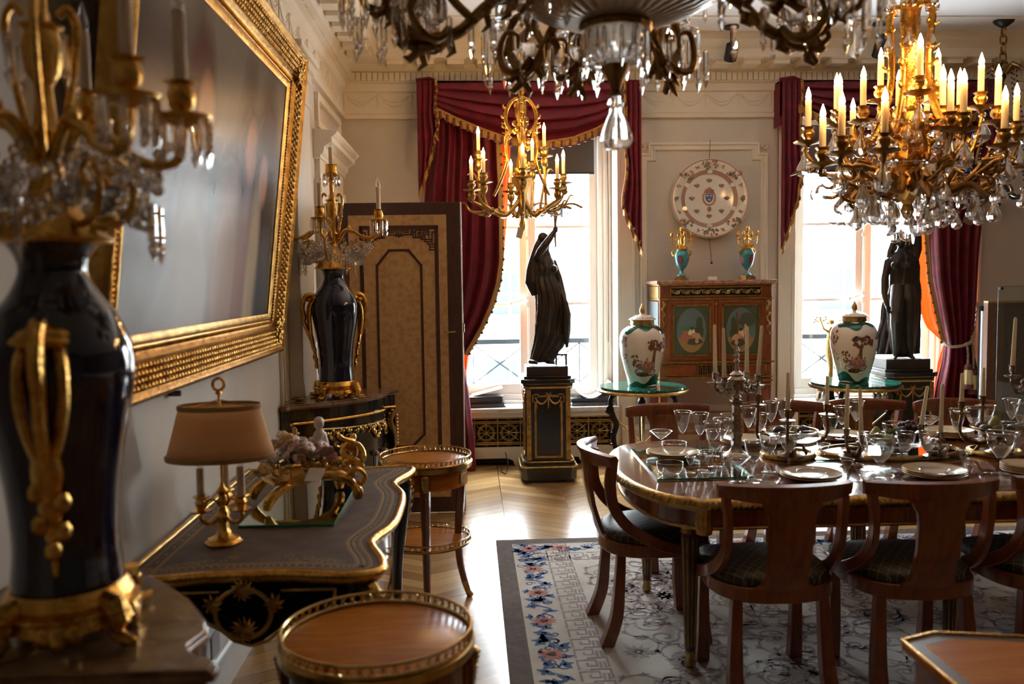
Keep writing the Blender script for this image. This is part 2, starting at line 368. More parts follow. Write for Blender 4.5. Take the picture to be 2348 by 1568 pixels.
# cornice with dentils, modillions and garland frieze
prof = [(0, 3.0), (.035, 3.0), (.04, 3.035), (.022, 3.045), (.022, 3.215), (.045, 3.225), (.055, 3.285), (.085, 3.29), (.085, 3.375), (.105, 3.385), (.135, 3.43), (.34, 3.43), (.34, 3.50), (.37, 3.52), (.40, 3.56), (.40, 3.625), (0, 3.625)]
b = MB(); b.sweep([(WL, YF), (WL, YB), (XR, YB), (XR, YF)], prof)
def along(x0, x1, step, fn):
    n = int((x1-x0)/step)
    for i in range(n): fn(x0+step*(i+.5))
along(WL+.09, XR-.1, .046, lambda x: b.bx(x-.0195, x+.0195, YB-.105, YB-.085, 3.30, 3.365))
along(0.5, YB-.1, .046, lambda y: b.bx(WL+.085, WL+.105, y-.0195, y+.0195, 3.30, 3.365))
along(WL+.36, XR-.36, .245, lambda x: (b.bx(x-.068, x+.068, YB-.31, YB-.14, 3.385, 3.43), b.bx(x-.085, x+.085, YB-.33, YB-.12, 3.42, 3.43)))
along(0.5, YB-.36, .245, lambda y: (b.bx(WL+.14, WL+.31, y-.068, y+.068, 3.385, 3.43), b.bx(WL+.12, WL+.33, y-.085, y+.085, 3.42, 3.43)))
def swag(x0, x1, zt, dz, f, mb, r=.007, n=10):
    mb.tube([f(lerp(x0, x1, i/n), zt-dz*(1-(2*i/n-1)**2)) for i in range(n+1)], [r*(.6+.8*math.sin(pi*i/n)) for i in range(n+1)], 6)
fb = lambda x, z: (x, YB-.024, z); fl_ = lambda y, z: (WL+.024, y, z)
def garl(f):
    def g(x):
        swag(x-.12, x+.12, 3.19, .085, f, b); swag(x-.11, x+.11, 3.19, .055, f, b, .005)
        b.tube([f(x-.14, 3.2), f(x-.14, 3.09)], [.008, .003], 6); b.ball(f(x-.14, 3.195), .014, 8, 5)
    return g
along(WL+.03, XR-.1, .28, garl(fb)); along(2.5, YB-.05, .28, garl(fl_))
S('trim_1', b, M['wallw'], sharp=30)
b = MB()
for y in (6.75, 5.6): b.bx(WL+.4, XR-.4, y-.02, y+.02, ZC-.012, ZC)
S('trim_2', b, M['white'])
# skirtings and dado lines
sk = [(0, 0), (.06, 0), (.06, .13), (.045, .15), (.035, .155), (.03, .30), (.045, .31), (.03, .34), (0, .345)]
b = MB(); b.sweep([(WL, YF), (WL, DY0-.16)], sk); b.sweep([(WL, DY1+.16), (WL, YB), (W1[0]-.04, YB)], sk)
S('baseboard_left', b, M['white'])
b = MB(); b.sweep([(W1[1]+.02, YB), (W2[0]-.02, YB)], sk); b.sweep([(W2[1]+.02, YB), (XR, YB), (XR, YF)], sk)
S('baseboard_back', b, M['white'])
# pilaster, panel fillets and door surround on the left wall
b = MB(); b.bx(WL, WL+.078, 5.12, 5.58, .346, 2.86)
for z, d, h in ((2.70, .012, .03), (2.86, .015, .05), (2.9105, .04, .05), (2.961, .06, .036)): b.bx(WL, WL+.078+d, 5.12-d, 5.58+d, z+.0005, z+h)
for y in (4.86, 4.93): b.bx(WL, WL+.018, y, y+.02, .5, 2.75)
S('trim_3', b, M['wallw'], bevel=.004)
b = MB()
for y0, y1 in ((DY0-.15, DY0+.01), (DY1-.01, DY1+.15)): b.bx(WL, WL+.05, y0, y1, 0, DZ-.01); b.bx(WL+.05, WL+.065, y0+.001, y0+.03, 0, DZ-.012)
b.bx(WL, WL+.05, DY0-.15, DY1+.15, DZ-.01, DZ+.16); b.bx(WL, WL+.035, DY0-.1, DY1+.1, DZ+.16, DZ+.32)
b.sweep([(WL, DY0-.16), (WL, DY1+.16)], [(0, DZ+.30), (.05, DZ+.305), (.05, DZ+.325), (.065, DZ+.335), (.075, DZ+.36), (.075, DZ+.38), (.085, DZ+.385), (.12, DZ+.41), (.13, DZ+.41), (.13, DZ+.445), (.14, DZ+.45), (.165, DZ+.475), (.165, DZ+.49), (0, DZ+.5)])
b.bx(WL, WL+.03, DY0-.06, DY1+.14, DZ+.53, DZ+.58); b.bx(WL, WL+.03, DY0-.06, DY1+.14, DZ+.72, DZ+.77); b.bx(WL, WL+.028, DY0-.06, DY0-.01, DZ+.58, DZ+.72); b.bx(WL, WL+.028, DY1+.09, DY1+.14, DZ+.58, DZ+.72)
S('trim_4', b, M['wallw'], bevel=.003)
# eared panel moulding of the pier between the windows
PX0, PX1 = 1.475, 2.60
b = MB().at(0, YB, 0, 0, pi/2)
b.sweep([(PX0, .45), (PX0, 2.70), (PX0+.075, 2.70), (PX0+.075, 2.79), (PX1-.075, 2.79), (PX1-.075, 2.70), (PX1, 2.70), (PX1, .45)], [(0, -.002), (0, .026), (.006, .03), (.020, .03), (.026, .016), (.044, .016), (.048, .022), (.062, .022), (.07, -.002)], True)
b.at()
for x in (PX0+.03, PX1-.03):
    for k in range(6): b.ball((x+.02*math.cos(k*pi/3), YB-.01, 2.755+.02*math.sin(k*pi/3)), (.012, .012, .012), 6, 4)
S('trim_5', b, M['wallw'], bevel=.003)
# casings around the window openings
b = MB()
for a, c in (W1, W2):
    for x0, x1, x2 in ((a-.14, a-.02, a-.14), (c+.02, c+.14, c+.115)): b.bx(x0, x1, YB-.02, YB, .0, 3.0); b.bx(x2, x2+.025, YB-.035, YB, 0, 3.0)
    b.bx(a-.02, a+.012, YB-.028, YB+.3, .52, 3.02); b.bx(c-.012, c+.02, YB-.028, YB+.3, .52, 3.02)
S('trim_6', b, M['wallw'], bevel=.003)
def window(name, a, c):
    mid = (a+c)/2; y = YB+.33; g0, g1 = mid-.57, mid+.57; root = bpy.data.objects.new(name, None); COL.objects.link(root); root['kind'] = 'structure'
    b = MB()
    for x0, x1 in ((a, g0-.06), (g1+.06, c)): b.bx(x0, x1, y-.04, y+.07, .52, 3.02)
    for s_ in (0, 1):
        x0, x1 = ((a, g0-.06) if s_ == 0 else (g1+.06, c))
        for k in range(3): b.bx(lerp(x0, x1, k/3+.04), lerp(x0, x1, k/3+.22), y-.055, y-.04, .56, 3.0)
    b.bx(a, c, y-.04, y+.07, .52, .60); b.bx(a, c, y-.05, y+.07, 2.93, 3.02); b.bx(a, c, y-.07, y-.03, .52, .545)
    ob('window_frame', b, M['white'], root, bevel=.004)
    for s_ in (0, 1):
        x0, x1 = ((g0-.06, mid-.005) if s_ == 0 else (mid+.005, g1+.06)); sb = MB()
        sb.bx(x0, x0+.07, y-.025, y+.03, .60, 2.93); sb.bx(x1-.07, x1, y-.025, y+.03, .60, 2.93); sb.bx(x0+.07, x1-.07, y-.025, y+.03, .60, .69); sb.bx(x0+.07, x1-.07, y-.025, y+.03, 2.85, 2.93)
        for z in (1.41, 2.10): sb.bx(x0+.07, x1-.07, y-.015, y+.02, z-.014, z+.014)
        so = ob('sash', sb, M['white'], root, bevel=.004)
        ob('pane', MB().bx(x0+.065, x1-.065, y-.002, y+.002, .685, 2.855), M['pane'], so)
    e = MB(); e.tube([(mid, y-.035, .6), (mid, y-.035, 2.9)], .011, 8); e.box(mid, y-.035, 1.43, .035, .03, .10)
    for z in (.75, 2.0, 2.7): e.box(mid, y-.032, z, .04, .03, .03)
    e.tube([(mid, y-.045, 1.44), (mid-.05, y-.08, 1.45), (mid-.14, y-.09, 1.425)], [.009, .012, .008], 8); e.ball((mid-.155, y-.09, 1.42), .022)
    e.tube([(mid-.04, y-.075, 1.475), (mid-.09, y-.085, 1.475)], .006, 6)
    ob('window_handle', e, M['white'], root)
window('window_1', *W1); window('window_2', *W2)
# outside: balcony railings, house across the street
for k, (a, c) in enumerate((W1, W2)):
    b = MB(); y = YB+.62; b.bx(a-.2, c+.2, y-.02, y+.02, 1.03, 1.075); b.bx(a-.2, c+.2, y-.012, y+.012, .62, .645); b.bx(a-.21, a-.17, YB+.45, y, 1.03, 1.075); b.bx(c+.17, c+.21, YB+.45, y, 1.03, 1.075)
    xs = [a-.2, (a+c)/2-.50, (a+c)/2, (a+c)/2+.50, c+.2]
    for i in range(len(xs)-1):
        b.tube([(xs[i], y, .66), (xs[i+1], y, 1.03)], .007, 6); b.tube([(xs[i], y, 1.03), (xs[i+1], y, .66)], .007, 6); b.bx(xs[i+1]-.006, xs[i+1]+.006, y-.006, y+.006, .5, 1.03)
    thing('balcony_railing', b, M['rail'], ('grey iron balcony railing of crossed bars behind left window', 'grey iron balcony railing of crossed bars behind right window')[k], 'railing', 'balcony railings')
FY = 20.0
M['fac'] = mat('pale_stone', (.83, .83, .81), .8); M['facw'] = mat('far_window', (.027, .031, .032), .5, 0, 0.0)
b = MB(); b.bx(-14, 24, FY, FY+1, -8, 2.2); b.bx(-14, 24, FY-.25, FY+.1, .4, .62); b.bx(-14, 24, FY-.2, FY+.1, 2.0, 2.2); b.k = 1
for i in range(-4, 8):
    x = i*2.6+.35
    for z0, z1 in ((-2.6, -.2), (.85, 1.8)): b.bx(x, x+1.1, FY-.02, FY+.2, z0, z1)
b.k = 0
for i in range(-4, 8):
    x = i*2.6+.35
    for z0, z1 in ((-2.6, -.2), (.85, 1.8)): b.bx(x+.52, x+.58, FY-.05, FY, z0, z1); b.bx(x, x+1.1, FY-.04, FY, (z0+z1)/2-.03, (z0+z1)/2+.03); b.bx(x-.1, x+1.2, FY-.12, FY, z0-.12, z0)
tag(ob('building', b, [M['fac'], M['facw']]), 'pale stone house facade across the street behind windows', 'building', kind='structure')
# roller blinds
for k, (a, c) in enumerate((W1, W2)):
    mid = (a+c)/2; z0 = 2.56
    t = T('roller_blind', ('dark grey roller blind lowered at top of left window', 'dark grey roller blind lowered at top of right window')[k], 'blind', (mid, YB+.26, z0), 0, 'roller blinds')
    ob('fabric', MB().bx(-.60, .60, -.003, .003, .012, .42), M['blind'], t); ob('bottom_bar', MB().bx(-.60, .60, -.008, .008, 0, .014), M['iron'], t)
    ob('pull_cord', MB().tube([(.72, 0, .42), (.725, -.01, -.3), (.72, -.01, -1.5)], .003, 6), M['iron'], t)
# radiator covers under the windows
def rad_cover(a, c, label):
    wd = c-a; t = T('radiator_cover', label, 'radiator cover', (a, YB, 0), 0, 'radiator covers')
    b = MB(); b.bx(0, wd, .0, .02, .43, .475); b.bx(0, .06, 0, .02, 0, .44); b.bx(wd-.06, wd, 0, .02, 0, .44)
    def foot(x): return [(x-.16, .13), (x-.14, .06), (x-.11, .03), (x-.1, 0), (x+.1, 0), (x+.11, .03), (x+.14, .06), (x+.16, .13)]
    pts = [(0, .17), (0, 0), (.12, 0)]+[(.14, .05), (.18, .07)]+[(wd/2-.22, .07), (wd/2-.17, .05), (wd/2-.15, 0), (wd/2+.15, 0), (wd/2+.17, .05), (wd/2+.22, .07)]+[(wd-.18, .07), (wd-.14, .05), (wd-.12, 0), (wd, 0), (wd, .17)]
    b.add([(x, .0, z) for x, z in pts]+[(x, .02, z) for x, z in pts], [tuple(range(len(pts))), tuple(range(2*len(pts)-1, len(pts)-1, -1))]+[(i, i+len(pts), (i+1) % len(pts)+len(pts), (i+1) % len(pts)) for i in range(len(pts))])
    ob('cover_frame', b, M['white'], t, bevel=.003)
    ob('backing', MB().bx(.02, wd-.02, .05, .06, .02, .46), M['iron'], t)
    ob('shelf', MB().bx(-.0, wd, -.03, .31, .475, .515), M['cmarble'], t, bevel=.006)
    g = MB(); z0, z1 = .16, .43; zc = (z0+z1)/2; y = .006
    for zz in (z0+.007, z0+.035, z0+.05, z1-.05, z1-.035, z1-.007): g.bx(.06, wd-.06, y, y+.012, zz-.004, zz+.004)
    n = 7; st = (wd-.14)/n
    for i in range(n+1): x = .07+i*st; g.bx(x-.004, x+.004, y, y+.012, z0, z1)
    for i in range(n):
        x = .07+(i+.5)*st
        for r in (.072, .060): g.tube([(x+r*math.cos(q), y+.006, zc+r*math.sin(q)) for q in [2*pi*j/24 for j in range(24)]], .0035, 5, True)
        for q in range(8): 
            rr = .115 if q % 2 else .088
            g.tube([(x+.015*math.cos(q*pi/4), y+.006, zc+.015*math.sin(q*pi/4)), (x+rr*math.cos(q*pi/4), y+.006, zc+rr*.8*math.sin(q*pi/4) if q % 2 else zc+rr*math.sin(q*pi/4))], .0032, 5)
        g.ball((x, y+.004, zc), (.016, .008, .016), 8, 5)
        for zz in (z0+.02, z1-.02): g.tube([(x-.014, y+.006, zz), (x, y+.006, zz+.014), (x+.014, y+.006, zz), (x, y+.006, zz-.014)], .0028, 5, True)
    ob('grille', g, M['golda'], t)
rad_cover(W1[0], W1[1], 'white radiator cover with brass circle grille under left window'); rad_cover(W2[0], W2[1], 'white radiator cover with brass circle grille under right window')
# ---------------------------------------------------------------- a sight line from the camera, to take places off the photograph
_m = sc.camera.matrix_world; _X, _U, _F = (_m.to_3x3() @ Vector(v) for v in ((1, 0, 0), (0, 1, 0), (0, 0, -1)))
def _ray(x, y): return _F+_X*((x-1174)/2000)-_U*((y-784)/2000)
def PY(x, y, Y): d = _ray(x, y); t = Y/d.y; return Vector((d.x*t, Y, 1.62+d.z*t))
def PZ(x, y, z): d = _ray(x, y); t = (z-1.62)/d.z; return Vector((d.x*t, d.y*t, z))
def sheet(mb, fn, nu, nv):
    vs = [fn(i/nu, j/nv) for j in range(nv+1) for i in range(nu+1)]
    return mb.add(vs, [(j*(nu+1)+i, j*(nu+1)+i+1, (j+1)*(nu+1)+i+1, (j+1)*(nu+1)+i) for j in range(nv) for i in range(nu)])
def pl(pts, t):
    """value on a list of (t, v...) by straight interpolation"""
    if t <= pts[0][0]: return pts[0][1:]
    for a, c in zip(pts, pts[1:]):
        if t <= c[0]:
            k = (t-a[0])/(c[0]-a[0]); k = k*k*(3-2*k) if len(a) > 9 else k
            return tuple(lerp(p, q, k) for p, q in zip(a[1:], c[1:]))
    return pts[-1][1:]
def fringe(mb, pts, h, normal=(0, -1, 0), tass=True, rng=random.Random(3), r=.009):
    """braid along pts with strands hanging below and little tassels"""
    mb.k = 0; mb.tube(pts, r, 6); n = len(pts); L = 0
    vs = []; fs = []
    for i, p in enumerate(pts):
        q = h*(.85+.3*rng.random()); d = Vector(normal)*.004*(i % 2)
        vs += [(p[0]+d.x, p[1]+d.y, p[2]), (p[0]+d.x*1.5, p[1]+d.y*1.5, p[2]-q)]
    mb.add(vs, [(2*i, 2*i+2, 2*i+3, 2*i+1) for i in range(n-1)])
    if tass:
        mb.k = 1; last = Vector(pts[0])
        for p in pts[1:]:
            if (Vector(p)-last).length > .058:
                last = Vector(p); c = last+Vector(normal)*.012
                mb.ball((c.x, c.y, c.z-.02), .009, 6, 4); mb.lathe([(.004, -.025), (.011, -.05), (.014, -.075), (.002, -.076)], 7, (c.x, c.y, c.z))
        mb.k = 0
SOL = (('SOLIDIFY', {'thickness': .006}),)
# ---------------------------------------------------------------- curtains
def valance(x0, x1, lab, mirror, tails):
    """pelmet, swag, tails; x0, x1 world ends of the pelmet"""
    y = YB-.19; z1 = 3.275; t = T('curtain_valance', lab, 'valance', ((x0+x1)/2, y, z1-.33), 0, 'crimson valances'); o = t.location; loc = (-o.x, -o.y, -o.z)
    b = MB(); b.bx(x0, x1, y, y+.012, 2.98, z1); b.bx(x0, x0+.012, y, YB-.03, 2.9, z1); b.bx(x1-.012, x1, y, YB-.03, 2.9, z1); b.bx(x0, x1, y, YB-.09, z1-.015, z1)
    b.tube([(x0-.01, y-.01, z1), (x0+.1, y-.012, z1+.015), (x0+.16, y-.012, z1-.01)], .02, 6)
    ob('pelmet', b, M['velvet'], t, loc)
    w_ = x1-x0; a, c = x0+.13, x1-.16
    bot = [(0, -.22), (.12, -.315), (.25, -.40), (.38, -.465), (.5, -.50), (.6, -.505), (.75, -.475), (.88, -.40), (1, -.28)]
    def sw(u, v):
        e = pl(bot, u)[0]; z = z1-.03+(e+.03)*v; k = math.sin(pi*u)**.6
        f_ = v**1.3*4.3*2*pi+.9*math.sin(u*3); yy = y-.04-.06*k*math.sin(pi*min(1, v*1.1))-.034*k*(math.sin(f_)+.3*math.sin(2.1*f_+1))-.012
        z -= .026*k*math.sin(f_)*math.sin(pi*v)
        return (lerp(a, c, u), yy, z)
    b = MB(); sheet(b, sw, 48, 44); ob('swag', b, M['velvet'], t, loc, mods=SOL)
    b = MB(); fringe(b, [tuple(Vector(sw(i/110, 1))+Vector((0, -.012, 0))) for i in range(111)], .062)
    ob('swag_fringe', b, [M['fringe'], M['tassel']], t, loc)
    for s_, (xa, xb, zb) in zip((0, 1), tails):
        def tl(u, v):
            x = lerp(xa, xb, u); zz = lerp(zb, zb+.42, u)-.0 if s_ == 0 else lerp(zb+.36, zb, u)
            z = lerp(z1-.005, zz, v); wv = 2.2*pi*v
            x += .022*math.sin(v*11+.5)*(u if s_ == 0 else 1-u)*v
            return (x, y-.045-.022*math.sin(u*3.2*2*pi)*(.4+.6*v), z)
        b = MB(); sheet(b, tl, 22, 26); ob('tail', b, M['velvet'], t, loc, mods=SOL)
        b = MB(); e = [tuple(Vector(tl(1 if s_ == 0 else 0, j/70))+Vector((0, -.02, 0))) for j in range(71)]
        vs = []
        for j, p in enumerate(e):
            q = .05+.02*math.sin(j*.9); sg = (1 if s_ == 0 else -1)*(.5+.5*math.cos(j*.22))
            vs += [p, (p[0]+sg*q*.6-(1 if s_ == 0 else -1)*.02, p[1]-.012*(j % 2), p[2]-q)]
        b.add(vs, [(2*j, 2*j+2, 2*j+3, 2*j+1) for j in range(70)]); b.tube(e, .012, 6)
        eb = [tuple(Vector(tl(j/20, 1))+Vector((0, -.02, 0))) for j in range(21)]; fringe(b, eb, .06, tass=False)
        b.k = 1
        for j in range(5, 70, 7): b.ball((e[j][0], e[j][1]-.015, e[j][2]-.03), (.012, .010, .02), 6, 4)
        ob('tail_fringe', b, [M['fringe'], M['tassel']], t, loc)
    return t
p0 = PY(957, 195, 7.36).x; p1 = PY(1462, 200, 7.36).x
valance(p0, p1, 'crimson velvet valance with gold fringe over left window', 0, ((p0, p0+.155, 2.33), (p1-.12, p1+.02, 1.86)))
q0 = PY(1790, 195, 7.36).x; q1 = q0+p1-p0
valance(q0, q1, 'crimson velvet valance behind lit chandelier over right window', 1, ((q0, q0+.155, 1.86), (q1-.14, q1+.02, 2.2)))
def drape(rows, nf, Y, amp, nu=60, nv=40, ph=0):
    """rows: (pixel y, left px, right px)"""
    def fn(u, v):
        yy = lerp(rows[0][0], rows[-1][0], v); l, r_ = pl(rows, yy)
        p = PY(lerp(l, r_, u), yy, Y); k = min(1, (r_-l)/110)
        p.y += amp*math.sin(u*nf*2*pi+ph+.6*math.sin(v*3))*(.5+.5*k)+.01*math.sin(u*nf*4.3*pi+1); return tuple(p)
    return fn
# left window: drape with tasselled edge, orange lining
t = T('curtain', 'crimson velvet curtain draped left of left window, behind opened door', 'curtain', (PY(1030, 600, 7.42).x, 7.42, .03), 0, 'crimson curtains'); lo = tuple(-v for v in t.location)
f = drape([(235, 985, 1130), (330, 985, 1139), (420, 975, 1143), (520, 970, 1146), (600, 960, 1146), (650, 955, 1139), (700, 950, 1124), (750, 945, 1102), (785, 940, 1082), (812, 940, 1066)], 5.5, 7.42, .035)
b = MB(); sheet(b, f, 90, 50); ob('velvet_panel', b, M['velvet'], t, lo, mods=SOL)
def edge(f, u, n=90, dy=-.01): return [tuple(Vector(f(u, j/n))+Vector((0, dy, 0))) for j in range(n+1)]
def edge_fringe(f, u, par, lo, sg=1):
    e = edge(f, u, 120); b = MB(); vs = []
    for j, p in enumerate(e): vs += [p, (p[0]+sg*(.030+.006*(j % 2)), p[1]-.004*(j % 2), p[2]-.012)]
    b.add(vs, [(2*j, 2*j+2, 2*j+3, 2*j+1) for j in range(120)]); b.tube(e, .008, 6); b.k = 1
    for j in range(4, 120, 5): b.ball((e[j][0]+sg*.032, e[j][1]-.006, e[j][2]-.015), (.012, .008, .013), 6, 4)
    return ob('edge_fringe', b, [M['shadeg'], M['tassel']], par, lo)
edge_fringe(f, 1, t, lo)
b = MB(); sheet(b, drape([(795, 940, 1066), (830, 945, 1062), (900, 960, 1074), (1000, 965, 1086), (1085, 968, 1090)], 4, 7.40, .03), 40, 24); ob('lower_panel', b, M['velvet'], t, lo, mods=SOL)
t = T('curtain_lining', 'orange silk under-curtain beside crimson drape at left window', 'curtain', (PY(1100, 600, 7.47).x, 7.47, .03), 0, 'orange under-curtains'); lo = tuple(-v for v in t.location)
b = MB(); sheet(b, drape([(300, 1100, 1172), (400, 1100, 1168), (500, 1100, 1163), (600, 1095, 1155), (700, 1080, 1130), (760, 1060, 1105), (800, 1040, 1078), (860, 1040, 1070), (900, 1040, 1074), (1000, 1045, 1085), (1082, 1048, 1093)], 3, 7.50, .02), 36, 44); ob('silk_panel', b, M['orange'], t, lo, mods=(('SOLIDIFY', {'thickness': .003}),))
# right window: drape gathered by a rope at the right
t = T('curtain', 'crimson velvet curtain gathered by rope tieback right of right window', 'curtain', (PY(2190, 800, 7.36).x, 7.36, .03), 0, 'crimson curtains'); lo = tuple(-v for v in t.location)
f = drape([(240, 2105, 2262), (400, 2120, 2257), (500, 2128, 2252), (560, 2132, 2245), (640, 2138, 2240), (700, 2150, 2236), (760, 2162, 2231), (792, 2168, 2227), (830, 2163, 2236), (880, 2150, 2246), (940, 2140, 2252), (1050, 2134, 2256), (1085, 2132, 2258)], 5, 7.36, .035)
b = MB(); sheet(b, f, 90, 60); ob('velvet_panel', b, M['velvet'], t, lo, mods=SOL)
edge_fringe(drape([(240, 2105, 2262), (400, 2120, 2257), (500, 2128, 2252), (560, 2132, 2245), (640, 2138, 2240), (700, 2150, 2236), (760, 2162, 2231), (785, 2167, 2228)], 5, 7.35, .035), 0, t, lo, -1)
M['tgold'] = mat('pale_gold_tassel', (.55, .43, .20), .8); R_ = lambda x, y, Y=7.28: tuple(PY(x, y, Y))
def twist(pts, r, n=7):
    P = spline(pts, n); b = MB()
    for ph in (0, pi):
        q = []
        for i, p in enumerate(P):
            a = i*1.1+ph; q.append((p[0]+r*.5*math.cos(a), p[1]+r*.5*math.sin(a), p[2]+r*.5*math.sin(a)))
        b.tube(q, r*.62, 6)
    return b
b = twist([R_(2164, 786, 7.33), R_(2180, 794), R_(2200, 793), R_(2218, 788), R_(2228, 780, 7.3), R_(2234, 740, 7.4), R_(2243, 692, YB-.02)], .014, 12)
o = ob('tieback_rope', b, M['rope'], t, lo)
tb = MB()
for x, y0, y1 in ((2218, 792, 838), (2231, 792, 850)):
    tb2 = twist([R_(x, y0, 7.27), R_(x+2, (y0+y1)/2, 7.26), R_(x+1, y1, 7.26)], .010, 12); n = len(tb.v); tb.v += tb2.v; tb.f += [tuple(i+n for i in q) for q in tb2.f]; tb.mi += [2]*len(tb2.f)
    c = PY(x+2, y1, 7.26); tb.k = 1; tb.lathe([(.012, .02), (.034, .0), (.034, -.03), (.03, -.04)], 12, tuple(c)); tb.k = 0; tb.lathe([(.032, -.035), (.038, -.10), (.044, -.16), (.002, -.162)], 16, tuple(c), fl=lambda a, z: 1+.06*math.cos(a*8))
    tb.k = 1; tb.lathe([(.040, -.15), (.047, -.175), (.047, -.20), (.002, -.205)], 16, tuple(c)); tb.k = 0
ob('tieback_tassels', tb, [M['tgold'], M['tassel'], M['rope']], t, lo)
t = T('curtain_lining', 'orange silk under-curtain bulging beside bronze figure at right window', 'curtain', (PY(2140, 700, 7.47).x, 7.47, .03), 0, 'orange under-curtains'); lo = tuple(-v for v in t.location)
b = MB(); sheet(b, drape([(300, 2095, 2160), (450, 2100, 2160), (520, 2105, 2160), (600, 2107, 2165), (680, 2110, 2172), (720, 2114, 2178), (750, 2126, 2182), (772, 2150, 2184), (785, 2166, 2186)], 2.2, 7.45, .03), 36, 44)
sheet(b, drape([(785, 2166, 2190), (830, 2152, 2200), (900, 2142, 2200), (1085, 2125, 2200)], 3, 7.47, .02), 24, 20); ob('silk_panel', b, M['orange'], t, lo, mods=(('SOLIDIFY', {'thickness': .003}),))
# ---------------------------------------------------------------- opened door leaf, fretwork inlay
def door():
    t = bpy.data.objects.new('door_1', None); COL.objects.link(t); t.location = (-1.0, 6.05, 0); t['kind'] = 'structure'
    W_, H_ = .945, 2.165; t.rotation_euler = (0, 0, rad(-1.0))
    b = MB(); b.bx(.03, W_-.005, 0, .042, .012, H_); ob('door_leaf', b, M['wenge'], t, bevel=.002)
    b = MB(); b.bx(W_-.005, W_+.003, .0, .042, .012, H_); ob('door_edge', b, M['white'], t)
    b = MB(); b.bx(.175, W_-.10, -.004, 0, .12, H_-.085); ob('panel', b, M['maple'], t)
    k = MB(); y0, y1 = -.0085, -.004
    def ln(x0, z0, x1, z1, w_=.012):
        if abs(x0-x1) < 1e-6: k.bx(x0-w_/2, x0+w_/2, y0, y1, min(z0, z1)-w_/2, max(z0, z1)+w_/2)
        elif abs(z0-z1) < 1e-6: k.bx(min(x0, x1)-w_/2, max(x0, x1)+w_/2, y0, y1, z0-w_/2, z0+w_/2)
        else:
            d = Vector((x1-x0, 0, z1-z0)).normalized(); n = Vector((-d.z, 0, d.x))*w_/2; a = Vector((x0, 0, z0)); c = Vector((x1, 0, z1)); q = [a+n, c+n, c-n, a-n]
            k.add([(p.x, y, p.z) for y in (y0, y1) for p in q], [(0, 1, 2, 3), (7, 6, 5, 4)]+[(i, i+4, (i+1) % 4+4, (i+1) % 4) for i in range(4)])
    xl, xr, zt, zb = .262, .775, H_-.170, .22
    ln(xl, zt, xr, zt, .026); ln(xl, zb, xr, zb, .026); ln(xl, zb, xl, zt, .026); ln(xr, zb, xr, zt, .026)
    # fret along the top and stepping down the corners
    u = .0165; w_ = .0085; mid = (xl+xr)/2
    def fr(cells):
        for x0, z0, x1, z1 in cells:
            for sg in (1, -1): ln(mid+sg*x0*u, zt-z0*u, mid+sg*x1*u, zt-z1*u, w_)
    fr([(0, 0, 0, 4), (1, 1.2, 4, 1.2), (1, 1.2, 1, 3), (1, 3, 5.2, 3), (2, 2, 4, 2), (4, 1.2, 4, 2), (0, 3, 1, 3), (5.2, 0, 5.2, 3), (5.2, 2, 7, 2), (6, 1.2, 6, 4.2), (6, 4.2, 9.4, 4.2), (7, 1.2, 9, 1.2), (7, 1.2, 7, 4.2), (8, 2.2, 8, 4.2), (9, 1.2, 9, 4.2), (8, 2.2, 9, 2.2),
        (9, 1.2, 12.5, 1.2), (10, 2, 10, 4.2), (10, 2, 12.5, 2), (12.5, 1.2, 12.5, 4), (10.8, 2.9, 12.5, 2.9), (10.8, 2.9, 10.8, 5), (9.4, 4.2, 9.4, 5), (9.4, 5, 13.8, 5), (10.8, 5, 10.8, 6), (10.8, 6, 13.8, 6), (12, 6, 12, 7), (12, 7, 15, 7), (12.8, 7, 12.8, 9.4), (12.8, 9.4, 15, 9.4), (12.8, 8.2, 15, 8.2), (13.8, 2, 13.8, 6), (13.8, 2, 15, 2), (0, 3.5, 1.4, 3.5)])
    xa, xb = .365, .668; za, zd = H_-.325, .48; ch = .085
    P = [(xa+ch, za), (xb-ch, za), (xb, za-ch-.02), (xb, zd+ch), (xb-ch, zd), (xa+ch, zd), (xa, zd+ch), (xa, za-ch-.02)]
    for i in range(8): ln(*P[i], *P[(i+1) % 8], .016)
    ob('inlay', k, M['wenge'], t)
    h = MB(); h.tube([(W_-.125, -.006, 1.28), (W_-.125, -.05, 1.28), (W_-.09, -.055, 1.275), (W_-.05, -.05, 1.278)][::-1], .006, 8); h.tube([(W_-.05, -.05, 1.278), (W_-.05, 0, 1.278)], .006, 8); h.bx(W_+.002, W_+.012, .008, .034, 1.27, 1.33)
    ob('door_handle', h, M['brass'], t)
door()
